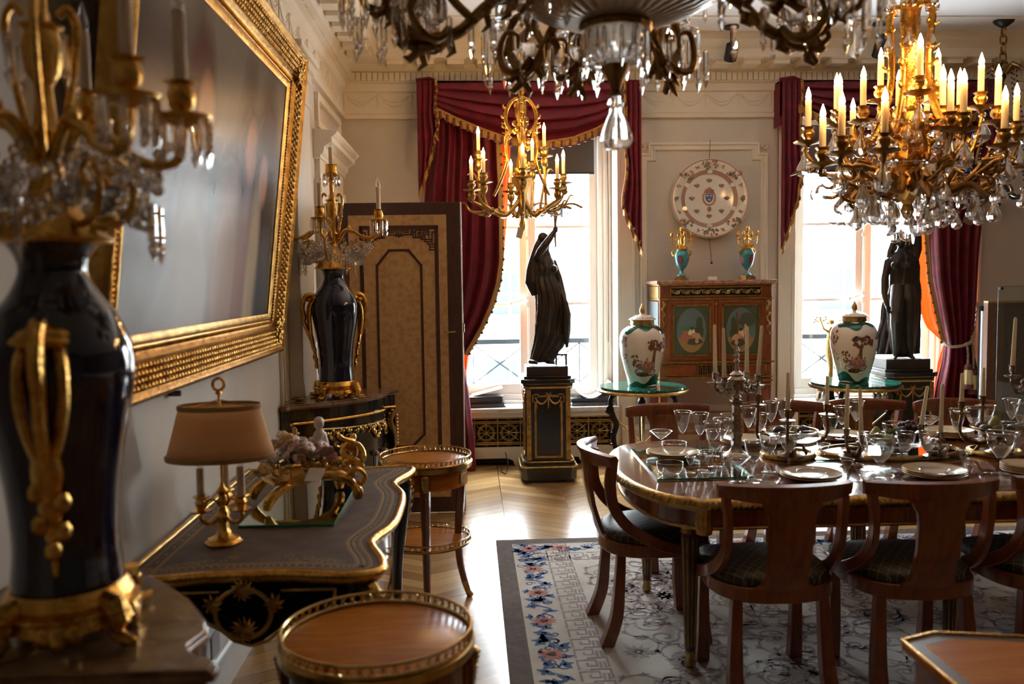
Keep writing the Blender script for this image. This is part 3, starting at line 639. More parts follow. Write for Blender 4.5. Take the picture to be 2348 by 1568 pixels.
# ---------------------------------------------------------------- big gilt picture leaning from the left wall
def painting_mat():
    m, t, b, o = nt('oil_painting'); tc = N(t, 'ShaderNodeTexCoord'); g = N(t, 'ShaderNodeSeparateXYZ'); t.links.new(tc.outputs['Object'], g.inputs[0])
    nz = N(t, 'ShaderNodeTexNoise', i={'Scale': 4, 'Detail': 6, 'Distortion': .8}); mp = N(t, 'ShaderNodeMapping', i={'Scale': (1, 1, .35)}); t.links.new(tc.outputs['Object'], mp.inputs[0]); t.links.new(mp.outputs[0], nz.inputs['Vector'])
    rp = ramp(t, [(.25, (.022, .018, .018)), (.5, (.055, .048, .044)), (.75, (.12, .105, .09))]); t.links.new(nz.outputs[0], rp.inputs[0]); cur = rp.outputs[0]
    # painted figures and drapery as soft patches: y along the wall, z up the canvas
    for y, z, ry, rz, c in ((.2, 1.35, .9, .3, (.20, .19, .16)), (-.35, .75, .18, .65, (.055, .02, .02)), (-.30, 1.12, .13, .16, (.09, .03, .03)), (-.25, 1.0, .09, .12, (.55, .28, .17)), (.35, .8, .16, .5, (.05, .028, .022)), (.42, .95, .09, .12, (.55, .27, .17)), (.7, .95, .2, .35, (.04, .026, .02)), (.66, .85, .07, .11, (.5, .25, .16)),
                            (-.3, .38, .30, .36, (.58, .58, .58)), (.15, .45, .2, .36, (.55, .45, .42)), (.42, .35, .12, .42, (.45, .33, .34)), (.58, .38, .10, .42, (.66, .58, .46)), (.78, .3, .13, .35, (.10, .13, .18)), (-.7, .3, .25, .45, (.42, .44, .46)), (-.75, .8, .2, .4, (.10, .07, .06))):
        d = N(t, 'ShaderNodeMapping', i={'Location': (0, -y/ry, -z/rz), 'Scale': (0, 1/ry, 1/rz)}); t.links.new(tc.outputs['Object'], d.inputs[0])
        ad = N(t, 'ShaderNodeMixRGB', i={0: .30}); ad.blend_type = 'ADD'; t.links.new(d.outputs[0], ad.inputs[1]); t.links.new(nz.outputs[1], ad.inputs[2])
        ln = N(t, 'ShaderNodeVectorMath', operation='LENGTH'); t.links.new(ad.outputs[0], ln.inputs[0])
        mr = N(t, 'ShaderNodeMapRange', i={1: .75, 2: 1.35, 3: .85, 4: 0}); t.links.new(ln.outputs['Value'], mr.inputs[0])
        mx = N(t, 'ShaderNodeMix', data_type='RGBA', i={7: (*c, 1)}); t.links.new(mr.outputs[0], mx.inputs[0]); t.links.new(cur, mx.inputs[6]); cur = mx.outputs[2]
    t.links.new(cur, b.inputs['Base Color']); b.inputs['Roughness'].default_value = .27; b.inputs['Specular IOR Level'].default_value = .35; b.inputs['IOR'].default_value = 1.22
    bn = N(t, 'ShaderNodeTexNoise', i={'Scale': 110, 'Detail': 2}); t.links.new(tc.outputs['Object'], bn.inputs['Vector']); bp = N(t, 'ShaderNodeBump', i={'Strength': .12, 'Distance': .003}); t.links.new(bn.outputs[0], bp.inputs['Height']); t.links.new(bp.outputs[0], b.inputs['Normal']); return m
def picture():
    y0, y1, Hh = 2.34, 4.66, 1.54; tilt = math.atan2(.175, 1.52)
    t = T('framed_painting', 'large oil painting in carved gilt frame leaning from left wall', 'painting', (WL+.0, (y0+y1)/2, 1.27)); t.rotation_euler = (0, tilt, 0); hw = (y1-y0)/2; bw = .205
    # local: x out of the wall, y along, z up
    ring = [(-hw, 0), (-hw, Hh), (hw, Hh), (hw, 0)]
    def fr(mb, prof):
        rings = []
        for (y, z), (sy, sz) in zip(ring, ((1, 1), (1, -1), (-1, -1), (-1, 1))): rings.append([(d, y+sy*i, z+sz*i) for i, d in prof])
        rings.append(rings[0]); mb.loft(rings, True, False)
    b = MB(); fr(b, [(0, .0), (0, .055), (.008, .07), (.020, .074), (.030, .066), (.036, .058), (.118, .034), (.124, .042), (.134, .045), (.142, .038), (.150, .030), (.172, .022), (.178, .026), (.186, .027), (bw, .016), (bw, 0)])
    fo = ob('frame', b, M['frameg'], t, sharp=50)
    c = MB(); rng = random.Random(5)
    def side(f, L):
        n = int(L/.031)
        for i in range(n):
            for j in range(4):
                u = (i+.5+(.5 if j % 2 else 0))*L/n; v = .048+j*.020
                if u > L-v*.6 or u < v*.6: continue
                p = f(u, v); c.ball(p, (.012, .0135, .0125), 7, 4)
        for i in range(int(L/.016)):
            u = (i+.5)*L/int(L/.016)
            if .16 < u < L-.16: c.ball(f(u, .161), (.008, .007, .008), 5, 3)
    dp = lambda v: .058-(v-.036)/.082*.024 if v < .13 else .028
    side(lambda u, v: (dp(v), -hw+u, v), 2*hw); side(lambda u, v: (dp(v), -hw+u, Hh-v), 2*hw); side(lambda u, v: (dp(v), hw-v, u), Hh); side(lambda u, v: (dp(v), -hw+v, u), Hh)
    for sy in (-1, 1):
        for z in (0, 1):
            for k in range(26):
                a, q = rng.random()*.15+.035, rng.random()*.15+.035; c.ball((.06, sy*(hw-a), (q if z == 0 else Hh-q)), (.010, .012, .012), 6, 4)
    ob('frame_carving', c, M['frameg'], fo)
    ob('canvas', MB().bx(.006, .012, -hw+bw-.01, hw-bw+.01, bw-.01, Hh-bw+.01), M['painting'], t)
    ob('backing', MB().bx(-.02, .0, -hw+.02, hw-.02, .02, Hh-.02), M['wenge'], t)
    for y in (-.6, .6): ob('hanging_wire', MB().tube([(-.01, y, Hh-.1), (-.12, y, Hh+.2)], .004, 6), M['iron'], t)
M['painting'] = painting_mat(); picture()
thing('picture_peg', MB().box(WL+.02, 3.09, 1.243, .045, .014, .020), M['wenge'], 'tiny dark peg on left wall below gilt picture frame', 'peg', bevel=.003)
# ---------------------------------------------------------------- pedestals and bronze torch bearers
def pedestal(loc, lab):
    t = T('pedestal', lab, 'pedestal', loc, 0, 'black pedestals with gilt mounts'); t.rotation_euler = (0, 0, 0)
    def oct_(w_, d, c): return [(-w_+c, -d), (w_-c, -d), (w_, -d+c), (w_, d-c), (w_-c, d), (-w_+c, d), (-w_, d-c), (-w_, -d+c)]
    b = MB()
    for w_, z0, z1 in ((.225, .025, .13), (.215, .13, .15), (.205, .15, .17), (.183, .17, .775), (.20, .775, .80), (.218, .80, .835)): b.prism(oct_(w_, w_*.95, .05 if w_ > .19 else .035), z0, z1)
    for x in (-.17, .17):
        for y in (-.16, .16): b.box(x, y, .0125, .06, .06, .025)
    ob('body', b, M['blackw'], t, bevel=.005)
    for w_, z, r in ((.226, .132, .009), (.206, .172, .007), (.190, .768, .010), (.206, .80, .004)):
        P = oct_(w_, w_*.95, .05 if w_ > .195 else .037); pts = []
        for i in range(8):
            a, c = P[i], P[(i+1) % 8]; n = max(2, int(math.hypot(c[0]-a[0], c[1]-a[1])/.016))
            pts += [(lerp(a[0], c[0], k/n), lerp(a[1], c[1], k/n), z) for k in range(n)]
        ob('gilt_band', MB().tube(pts, [r*(1 if i % 2 else .8) for i in range(len(pts))], 6, True), M['golda'], t)
    for sx in (-1, 1):
        c = MB(); x = sx*.158; y = -.176; c.bx(x-.018, x+.018, y-.004, y+.004, .185, .755)
        for k in range(28):
            z = .20+k*.0197; c.ball((x+.008*(1 if k % 2 else -1), y-.004, z), (.011, .006, .010), 6, 4)
        ob('corner_strip', c, M['golda'], t)
    for fy, rz in ((-.1745, 0), (.0, 1)):
        c = MB()
        if rz: c.m = Matrix.Rotation(-pi/2, 4, 'Z')
        y = -.1745 if not rz else -.1835
        x0, x1, z0, z1 = -.105, .105, .21, .70
        for xx in (x0, x1): c.bx(xx-.008, xx+.008, y-.006, y+.001, z0, z1-.045)
        c.bx(x0-.008, x1+.008, y-.006, y+.001, z0-.008, z0+.008); c.bx(x0+.03, x1-.03, y-.006, y+.001, z1-.008, z1+.008)
        for sx in (-1, 1):
            xx = sx*.105; c.bx(xx-.026, xx+.026, y-.006, y+.001, z1+.008, z1+.02); c.bx(xx-.026 if sx < 0 else xx+.014, xx-.014 if sx < 0 else xx+.026, y-.006, y+.001, z1-.045, z1+.02); c.bx(xx-sx*.026-.005, xx-sx*.026+.005, y-.006, y+.001, z1-.01, z1+.015); c.bx(min(xx+sx*.026, xx-sx*.01), max(xx+sx*.026, xx-sx*.01), y-.006, y+.001, z1-.05, z1-.04)
            c.ball((xx-sx*.004, y-.006, z1-.012), (.009, .006, .009), 7, 5)
            q = [(lerp(sx*.10, 0, i/8), y-.006, z1-.02-.05*(1-(2*i/8-1)**2)+.02*(i/8)) for i in range(9)]; c.tube(q, [.004+.003*math.sin(pi*i/8) for i in range(9)], 6)
            c.tube([(sx*.09, y-.005, z1-.03), (sx*.098, y-.005, z1-.06), (sx*.088, y-.005, z1-.10)], [.005, .006, .002], 6)
            c.tube([(0, y-.006, z1+.005), (sx*.015, y-.008, z1+.03), (sx*.026, y-.006, z1+.02), (sx*.012, y-.006, z1+.004)], .0045, 6)
        c.tube([(0, y-.006, z1+.01), (0, y-.006, z1-.05), (0, y-.006, z1-.10)], [.006, .008, .003], 6)
        ob('panel_mount', c, M['golda'], t)
    return t
def folded(mb, rows, Y, n=88, dep=.72, nf=11, amp=.045, ph=0, lo=(0, 0, 0)):
    rings = []
    for i, (yy, l, r_) in enumerate(rows):
        a = PY(l, yy, Y); c = PY(r_, yy, Y); cx, hw, z = (a.x+c.x)/2, (c.x-a.x)/2, (a.z+c.z)/2; rg = []
        for j in range(n):
            q = 2*pi*j/n; k = 1+amp*math.sin(nf*q+ph+i*.35)+amp*.5*math.sin((nf*2+3)*q+i*.5)
            rg.append((cx+hw*k*math.cos(q)-lo[0], Y+hw*dep*k*math.sin(q)-lo[1], z-lo[2]))
        rings.append(rg)
    mb.loft(rings)
def stack(rows, n):
    out = []
    for k in range(n+1):
        y = lerp(rows[0][0], rows[-1][0], k/n); out.append((y,)+tuple(pl(rows, y)))
    return out
REM = (('REMESH', {'mode': 'VOXEL', 'voxel_size': .0052, 'use_smooth_shade': True}), ('SMOOTH', {'factor': .5, 'iterations': 1}))
def crystal_drop(l=.06, r=.008):
    b = MB(); b.lathe([(r*.3, 0), (r*.75, -.004), (r*.75, -l*.62), (r*.35, -l*.66), (r*.9, -l*.75), (.0005, -l)], 6); return b
drop_me = {}
def drop(par, loc, l=.06, r=.008, name='crystal_drop', mt='crystal'):
    k = (round(l, 4), round(r, 4), mt)
    if k not in drop_me: o = ob(name, crystal_drop(l, r), M[mt], par, loc, sharp=20); drop_me[k] = o; return o
    c = drop_me[k].copy(); c.name = name; COL.objects.link(c); c.parent = par; c.location = loc; return c
def spray(par, c, half, n, lo, rnd):
    """torch head: curved twigs with hanging crystals"""
    b = MB(); tips = []
    for sx, q in [(-1, 1.0), (1, .95), (-1, .55), (1, .5), (-.3, .8), (.4, .75)]:
        yy = rnd.uniform(-.07, .02); P = [(c.x-lo[0], c.y-lo[1], c.z-lo[2])]
        for k in range(1, 7): P.append((c.x-lo[0]+sx*half*q*k/6, c.y-lo[1]+yy*k/6, c.z-lo[2]+.055*math.sin(k/6*pi*.85)*q+.02))
        P = spline(P, 4); b.tube(P, [.008*(1-.5*i/len(P)) for i in range(len(P))], 6); tips += [P[i] for i in range(5, len(P), 3)]
        for i in range(2, len(P), 2): b.ball(P[i], (.016, .008, .010), 6, 4)
    ob('torch_branches', b, M['dbronze'], par)
    for i, p in enumerate(tips[:n]): drop(par, (p[0], p[1], p[2]-.004), .095, .009, mt='crystald')
def torch_bearer_left():
    Y = 7.07; lo = (PY(1252, 860, Y).x, Y, .835); rnd = random.Random(1)
    t = T('bronze_statue', 'dark bronze draped torch bearer in profile, one arm raised, before left window', 'statue', lo, 0, 'bronze torch bearers')
    b = MB(); b.bx(-.19, .19, -.15, .15, 0, .022); b.bx(-.168, .168, -.135, .135, .022, .098); ob('plinth', b, M['statue'], t, bevel=.004)
    m = MB(); f = lambda x, y, yy=Y: tuple(PY(x, y, yy)-Vector(lo))
    folded(m, stack([(600, 1224, 1266), (612, 1221, 1274), (620, 1222, 1275), (632, 1223, 1270), (645, 1222, 1277), (660, 1224, 1287), (680, 1229, 1294), (703, 1231, 1300), (740, 1230, 1300), (770, 1228, 1301), (796, 1223, 1290), (812, 1219, 1276), (830, 1216, 1268)], 34), Y, nf=13, amp=.085, lo=lo)
    folded(m, stack([(588, 1223, 1264), (595, 1220, 1268), (606, 1221, 1272), (620, 1222, 1274)], 6), Y, nf=3, amp=.012, lo=lo)
    folded(m, stack([(572, 1235, 1258), (580, 1230, 1262), (588, 1224, 1264)], 4), Y, nf=2, amp=.0, lo=lo)   # shoulders
    m.ball(f(1270, 616, Y-.04), (.030, .034, .030), 12, 8); m.ball(f(1268, 615, Y+.06), (.030, .03, .030), 12, 8)
    m.tube([f(1250, 584), f(1251, 572), f(1252, 562)], [.034, .030, .032], 12)
    m.ball(f(1251, 551), (.040, .036, .052), 16, 12); m.ball(f(1263, 553), (.010, .009, .013), 8, 6); m.ball(f(1245, 545), (.045, .040, .045), 14, 10)   # head, nose, hair
    m.tube([f(1240, 546), f(1232, 565), f(1226, 590), f(1219, 620), f(1217, 648), f(1224, 678)], [.024, .03, .04, .045, .05, .02], 12)  # veil down the back
    m.tube([f(1240, 598, Y-.03), f(1234, 588, Y-.07), f(1240, 576, Y-.095), f(1251, 560, Y-.11), f(1261, 546, Y-.11), f(1268, 535, Y-.10), f(1272, 528, Y-.09)], [.030, .034, .034, .032, .027, .022, .017], 12)
    for k in range(4): m.tube([f(1268, 533-k*3, Y-.10), f(1273, 530-k*3.2, Y-.112), f(1278, 531-k*3.2, Y-.09), f(1275, 533-k*3, Y-.075)], .0065, 6)
    m.tube([f(1270, 528, Y-.1), f(1271, 521, Y-.09)], .0065, 6)
    m.tube([f(1266, 598, Y+.06), f(1282, 640, Y+.05), f(1292, 676, Y-.05), f(1297, 694, Y-.11)], [.034, .03, .024, .016], 10)
    m.tube([f(1296, 690, Y-.1), f(1300, 720, Y-.10), f(1299, 760, Y-.1), f(1300, 797, Y-.09)], [.02, .035, .035, .012], 10)
    for x in (1219, 1258): m.tube([f(x-4, 829, Y-.04), f(x+6, 830, Y-.09), f(x+14, 833, Y-.12)], [.02, .018, .010], 8)
    ob('figure', m, M['statue'], t, mods=REM, sharp=None)
    s_ = MB(); s_.tube([f(1274, 567, Y-.09), f(1273, 545, Y-.09), f(1273, 510, Y-.09), f(1275, 488, Y-.09)], [.006, .009, .012, .018], 8); ob('torch', s_, M['dbronze'], t)
    k = MB(); a = f(1286, 812, Y-.03); k.box(a[0], a[1], a[2], .10, .1, .016); k.tube([(a[0]+.04, a[1]-.03, a[2]), (a[0]+.042, a[1]-.03, .1)], .009, 6); k.tube([(a[0]-.04, a[1]-.03, a[2]), (a[0]-.042, a[1]-.03, .1)], .009, 6); k.tube([(a[0]+.04, a[1]+.03, a[2]), (a[0]+.042, a[1]+.03, .1)], .009, 6); ob('stool', k, M['statue'], t)
    spray(t, PY(1276, 488, Y-.09), .21, 40, lo, rnd)
def torch_bearer_right():
    Y = 7.07; lo = (PY(2064, 866, Y).x, Y, .835); rnd = random.Random(2)
    t = T('bronze_statue', 'dark bronze cloaked torch bearer seen from front before right window', 'statue', lo, 0, 'bronze torch bearers')
    b = MB(); b.bx(-.20, .20, -.15, .15, 0, .022); b.bx(-.185, .185, -.135, .135, .022, .105); ob('plinth', b, M['statue'], t, bevel=.004)
    m = MB(); f = lambda x, y, yy=Y: tuple(PY(x, y, yy)-Vector(lo))
    folded(m, stack([(566, 2060, 2074), (574, 2056, 2080), (582, 2046, 2090), (590, 2038, 2099), (600, 2035, 2101), (615, 2038, 2098), (640, 2040, 2094), (660, 2040, 2096), (680, 2036, 2101), (700, 2037, 2103), (740, 2038, 2102), (780, 2040, 2098), (812, 2046, 2094), (818, 2050, 2090)], 30), Y-.02, nf=9, amp=.05, dep=.6, lo=lo)
    m.tube([f(2058, 655, Y-.05), f(2056, 690, Y-.09), f(2055, 740, Y-.13), f(2056, 790, Y-.11), f(2054, 817, Y-.10)], [.05, .052, .046, .034, .022], 12); m.tube([f(2080, 655, Y-.05), f(2084, 690, Y-.08), f(2086, 745, Y-.10), f(2086, 790, Y-.09), f(2088, 817, Y-.08)], [.05, .052, .044, .034, .022], 12)
    folded(m, stack([(560, 2048, 2092), (600, 2032, 2106), (680, 2028, 2109), (740, 2020, 2109), (790, 2012, 2108), (812, 2008, 2106)], 26), Y+.09, nf=15, amp=.09, dep=.3, lo=lo)   # cloak
    for x in (2052, 2080): m.ball(f(x, 608, Y-.11), (.034, .03, .032), 12, 8)
    m.tube([f(2068, 588), f(2067, 575), f(2066, 565)], [.034, .03, .03], 10); m.ball(f(2065, 554, Y-.03), (.037, .042, .05), 16, 12); m.ball(f(2065, 556, Y-.075), (.008, .012, .012), 8, 6)
    m.tube([f(2048, 556, Y+.01), f(2052, 543), f(2066, 538), f(2080, 545), f(2088, 575), f(2092, 600)], [.02, .03, .035, .03, .028, .02], 10); m.tube([f(2050, 550), f(2042, 575), f(2036, 600)], [.022, .026, .02], 8)
    m.tube([f(2048, 592, Y-.01), f(2036, 600, Y-.02), f(2028, 640, Y-.05), f(2027, 670, Y-.07), f(2032, 694, Y-.1), f(2036, 706, Y-.11)], [.03, .034, .03, .026, .02, .016], 12)
    for k in range(4): m.tube([f(2033+k*2.4, 702, Y-.12), f(2034+k*2.4, 712, Y-.125), f(2035+k*2.2, 719-abs(k-1.5), Y-.115)], .0065, 6)
    m.tube([f(2038, 700, Y-.11), f(2042, 708, Y-.125)], .0065, 6)
    m.tube([f(2086, 596, Y), f(2098, 592, Y), f(2104, 572, Y-.02), f(2105, 545, Y-.03), f(2100, 520, Y-.05), f(2094, 505, Y-.06)], [.032, .036, .034, .03, .024, .018], 12)
    for k in range(4): m.tube([f(2096, 507-k*3.4, Y-.05), f(2090, 504-k*3.4, Y-.085), f(2085, 506-k*3.4, Y-.06)], .0065, 6)
    m.tube([f(2093, 512, Y-.08), f(2090, 500, Y-.085)], .0065, 6)
    for x in (2054, 2088): m.tube([f(x, 815, Y-.07), f(x-2 if x < 2070 else x+8, 822, Y-.13)], [.022, .012], 8)
    ob('figure', m, M['statue'], t, mods=REM, sharp=None)
    s_ = MB(); s_.tube([f(2086, 562, Y-.07), f(2088, 525, Y-.06), f(2088, 490, Y-.06), f(2086, 462, Y-.06)], [.006, .009, .013, .02], 8); ob('torch', s_, M['dbronze'], t)
    spray(t, PY(2086, 470, Y-.06), .24, 40, lo, rnd)
pedestal((PY(1254, 1000, 7.07).x, 7.07, 0), 'black and gilt pedestal carrying the profile torch bearer, left window'); torch_bearer_left()
pedestal((PY(2066, 1000, 7.07).x, 7.07, 0), 'black and gilt pedestal carrying the cloaked torch bearer, right window'); torch_bearer_right()
thing('power_cord', MB().tube([(.28, 7.42, .15), (.30, 7.38, .07), (.29, 7.32, .012), (.27, 7.22, .006), (.24, 7.3, .006), (.25, 7.5, .03)], .004, 6), M['iron'], 'thin black cord on floor left of left pedestal', 'cord')
# ---------------------------------------------------------------- corner cabinets and their lamp vases
def mir(pts, sg): return [(x, sg*y) for x, y in pts]
CC = [(0, 0), (.59, 0), (.59, .035), (.535, .07), (.515, .11), (.53, .18), (.505, .25), (.44, .36), (.345, .475), (.235, .575), (.12, .66), (.045, .70), (.035, .735), (0, .74)]
def inset(P, d):
    cx, cyy = .22, .26; return [(cx+(x-cx)*(1-d) if x > 0 else 0, cyy+(y-cyy)*(1-d) if y > 0 else 0) for x, y in P]
def corner_cabinet(y, sg, lab):
    t = T('corner_cabinet', lab, 'cabinet', (WL+.012, y, 0), 0, 'black lacquer corner cabinets')
    fwd = lambda P: P if sg > 0 else P[::-1]
    tp = MB()
    for d, z0, z1 in ((.035, .918, .926), (0, .926, .944), (.02, .944, .952)): tp.prism(fwd(mir(inset(CC, d), sg)), z0, z1)
    ob('marble_top', tp, M['bmarble'], t, bevel=.004)
    I = inset(CC, .07); b = MB(); b.prism(fwd(mir(I, sg)), .10, .918)
    for x, yy in ((.03, .06), (.52, .04), (.04, .62)): b.prism(fwd(mir([(x-.02, yy-.03), (x+.03, yy-.03), (x+.02, yy+.03), (x-.02, yy+.03)], sg)), 0, .11)
    ob('body', b, M['black'], t)
    fr = [p for p in I if p[0] > .02][1:]
    g = MB(); g.tube([(p[0]+.004, sg*(p[1]+.004), .845) for p in spline([(a, c, 0) for a, c in fr], 5)], .008, 6)
    ob('gilt_fillet', g, M['gold'], t)
    # mounts follow the bow: u along the front, z up
    bow = [p[:2] for p in spline([(a, c, 0) for a, c in fr], 8)]; n = len(bow)
    def F(u, z, o=.006): p = bow[min(n-1, max(0, int(u*(n-1))))]; return (p[0]+o*.75, sg*(p[1]+o*.65), z)
    rng = random.Random(8)
    m = MB()
    for k in range(46):
        u = .16+.60*k/45; z = .775-.05*math.sin(pi*(k/45))*-.3-.04*(1-k/45); m.ball(F(u, z+rng.uniform(-.012, .012)), (.012, .012, .008+.006*rng.random()), 6, 4)
        if k % 3 == 0: m.tube([F(u, z), F(u+.01, z-.025), F(u+.025, z-.035)], [.006, .005, .002], 6)
    m.tube([F(.16+.6*k/20, .80-.02*math.sin(pi*k/20)) for k in range(21)], .006, 6)
    for k in range(10): m.ball(F(.44+rng.uniform(-.03, .03), .745-.06*rng.random()), (.013, .013, .013), 6, 4)
    ob('garland_mount', m, M['golda'], t)
    for u0, d in ((.80, 1), (.14, -1)):
        s_ = MB(); s_.tube([F(u0+q[0]*.9, .715+q[1]) for q in spiral(0, 0, .042, .014, pi/2, d*1.35, 22)], [.009]*23, 6); s_.ball(F(u0, .715), .014, 8, 5); ob('scroll_mount', s_, M['golda'], t)
    for u0 in (.93, .06):
        c = MB()
        for k in range(14): c.ball(F(u0+.035*math.sin(k*.45), .82-.018*k, .012), (.018-.0006*k, .018, .014), 7, 5)
        c.tube([F(u0, .82, .02), F(u0+.03, .76, .03), F(u0, .68, .03), F(u0-.02, .60, .02), F(u0, .52, .012)], [.016, .013, .012, .009, .005], 7)
        for k in range(9): c.ball(F(u0-.055, .79-.022*k, .01), (.013, .013, .011), 6, 4)
        ob('corner_mount', c, M['golda'], t)
    d = MB()
    for k in range(4): d.tube([F(.3+.12*k, .35, .004), F(.33+.12*k, .5, .004), F(.36+.1*k, .62, .004)], .003, 5); d.ball(F(.36+.1*k, .60, .004), (.03, .03, .018), 6, 4)
    d.tube([F(.3+.4*k/14, .40+.08*math.sin(k*.9), .004) for k in range(15)], .004, 5)
    ob('lacquer_painting', d, M['d_brown'], t)
    return t
corner_cabinet(1.50, 1, 'black corner cabinet with brown marble top in lower left foreground')
corner_cabinet(5.52, -1, 'black corner cabinet with gilt garland before the opened door')
def lamp_vase(loc, rz, lab, angs):
    t = T('candelabrum_lamp', lab, 'lamp', loc, rz, 'blue vase candelabra lamps')
    vp = [(.094, .0), (.100, .012), (.098, .04), (.094, .1), (.101, .2), (.117, .3), (.131, .38), (.136, .43), (.130, .475), (.106, .53), (.079, .565), (.062, .60), (.060, .62), (.066, .64), (.082, .662)]
    v = MB(); sp = spline([(a, 0, c) for a, c in vp], 4); v.lathe([(a, c) for a, _, c in sp], 40, (0, 0, .085)); ob('vase_body', v, M['navy'], t, sharp=None)
    g = MB(); g.lathe([(.095, .062), (.112, .064), (.116, .074), (.112, .082), (.104, .098), (.098, .098)], 36)
    g.lathe([(.09, .03), (.125, .032), (.118, .05), (.128, .058), (.112, .066), (.09, .066)], 36, fl=lambda a, z: 1+.02*math.cos(a*16))
    bo = ob('base', g, M['gold'], t)
    for k in range(4):
        f = MB().at(rz=pi/4+k*pi/2); f.tube([(.10, 0, .075), (.135, 0, .07), (.145, 0, .045), (.135, 0, .02), (.155, 0, .010), (.182, 0, .011), (.188, 0, .02)], [.018, .022, .018, .014, .012, .009, .005], 8, flat=1.2); f.ball((.14, 0, .062), (.02, .022, .016), 8, 6); ob('foot', f, M['gold'], bo)
        f = MB().at(rz=k*pi/2)
        for q in (-1, 0, 1): f.ball((.115, q*.025, .032-.012*(1-abs(q))), (.012, .016, .022), 7, 5)
        ob('apron_shell', f, M['gold'], bo)
    for k in range(2):
        h = MB().at(rz=k*pi, z=-.06)
        h.tube(spline([(.09, 0, .60), (.125, 0, .655), (.165, 0, .65), (.185, 0, .59), (.175, 0, .535), (.178, 0, .50), (.155, 0, .44), (.142, 0, .40)], 4), [.010, .011, .012, .013, .014, .014, .015, .015, .015, .014, .014, .013, .013, .013, .013, .012, .012, .012, .011, .011, .011, .012, .012, .012, .012, .012, .01, .01, .008], 8)
        for y in (-.030, 0, .030): h.tube(spline([(.112, y*.5, .635), (.142, y*1.1, .60), (.150, y*1.2, .53), (.146, y*.9, .47), (.142, y*.4, .42)], 4), [.006]+[.010]*15+[.005], 7)
        h.ball((.112, 0, .64), (.03, .045, .018), 9, 6); h.ball((.143, .0, .63), (.022, .05, .016), 9, 6)
        h.tube(spline([(.142, 0, .43), (.132, 0, .37), (.122, 0, .33), (.111, 0, .27), (.104, 0, .20)], 4), [.02, .024, .026, .026, .022, .018, .016, .018, .020, .018, .014, .012, .012, .008, .006, .005, .004], 8, flat=.5)
        for y, z in ((-.02, .36), (.02, .34), (-.018, .30), (.018, .285), (0, .25)): h.ball((.128-(.36-z)*.12, y, z), (.012, .016, .02), 7, 5)
        ob('handle', h, M['gold'], t)
    c = MB(); c.lathe([(.085, .744), (.108, .746), (.112, .754), (.095, .766), (.085, .782), (.06, .80), (.04, .83), (.028, .88), (.022, .93), (.03, .95), (.02, .97), (.015, 1.04)], 28)
    c.lathe([(.012, 1.03), (.03, 1.06), (.036, 1.11), (.03, 1.135), (.04, 1.145), (.012, 1.15), (.012, 1.24), (.022, 1.25), (.012, 1.27), (.034, 1.30), (.030, 1.34), (.036, 1.345)], 20)
    for k in range(4):
        c.at(rz=k*pi/2); c.tube(spline([(.016, 0, .86), (.035, 0, .97), (.055, 0, 1.08), (.06, 0, 1.15), (.045, 0, 1.18), (.03, 0, 1.165)], 4), .0075, 7); c.at()
    c.lathe([(.01, 1.275), (.045, 1.285), (.048, 1.292), (.01, 1.295)], 20)
    st = ob('stem', c, M['gold'], t)
    def candle(par, x, y, z, h=.13):
        q = MB(); q.lathe([(.012, 0), (.0115, h)], 12, (x, y, z)); co = ob('candle', q, M['waxo'], par)
        q = MB(); q.lathe([(.008, 0), (.012, .012), (.010, .03), (.004, .052), (.0005, .062)], 10, (x, y, z+h)); ob('bulb', q, M['bulbg'], co)
    candle(t, 0, 0, 1.345, .10)
    rng = random.Random(4); bead = MB(); bead.ball((0, 0, 0), .009, 6, 4); bead0 = None
    for k in range(5):
        a = rad(angs[k][0] if isinstance(angs[k], tuple) else angs[k])-rz; h_ = angs[k][1] if isinstance(angs[k], tuple) else 0; ca, sa = math.cos(a), math.sin(a); A = lambda r, z: (r*ca, r*sa, z+h_*max(0, (r-.03)/.25))
        m = MB(); m.tube(spline([A(.03, .90), A(.07, .965), A(.12, .965), A(.17, .935), A(.22, .925), A(.265, .945), A(.275, 1.0)], 5), [.011]*10+[.009]*21, 8); m.ball(A(.10, .985), (.012, .012, .016), 7, 5)
        m.lathe([(.010, 0), (.018, .006), (.05, .018), (.053, .025), (.016, .024), (.014, .032), (.022, .040), (.025, .06), (.020, .078), (.030, .084), (.012, .086)], 16, A(.275, 1.0)); ar = ob('arm', m, M['gold'], t)
        candle(ar, .275*ca, .275*sa, 1.086+h_*.98, .125)
        for j in range(9):
            q = j*2*pi/9; drop(ar, (.275*ca+.047*math.cos(q), .275*sa+.047*math.sin(q), 1.018+h_*.98), .085, .0085)
        s_ = MB(); s_.tube(spline([A(.05, .80), A(.11, .79), A(.165, .83), A(.17, .89), A(.135, .91), A(.115, .885), A(.13, .86), A(.145, .87)], 4), .0075, 7); sc_ = ob('scroll', s_, M['gold'], t)
        ch = MB()
        for j in range(16):
            u = j/15; r = .06+.17*u; ch.ball((r*math.cos(a+.1), r*math.sin(a+.1), .92-.12*math.sin(pi*u)), .0115, 7, 5)
            ch.ball((r*math.cos(a-.3), r*math.sin(a-.3), .88-.06*math.sin(pi*u)), .0115, 7, 5)
        for j in range(11): ch.ball((.165*math.cos(a+j*.12), .165*math.sin(a+j*.12), .83-.05*math.sin(pi*j/10)), .013, 7, 5)
        for j in range(10): ch.ball((.12*math.cos(a+j*.125), .12*math.sin(a+j*.125), .85-.04*math.sin(pi*j/9)), .013, 7, 5); ch.ball((.19*math.cos(a+j*.125), .19*math.sin(a+j*.125), .89-.04*math.sin(pi*j/9)), .012, 7, 5)
        for j in range(8): q = j*pi/4; ch.ball((.14*ca+.04*math.cos(q)*ca, .14*sa+.04*math.cos(q)*sa, .87+.04*math.sin(q)), .012, 7, 5)
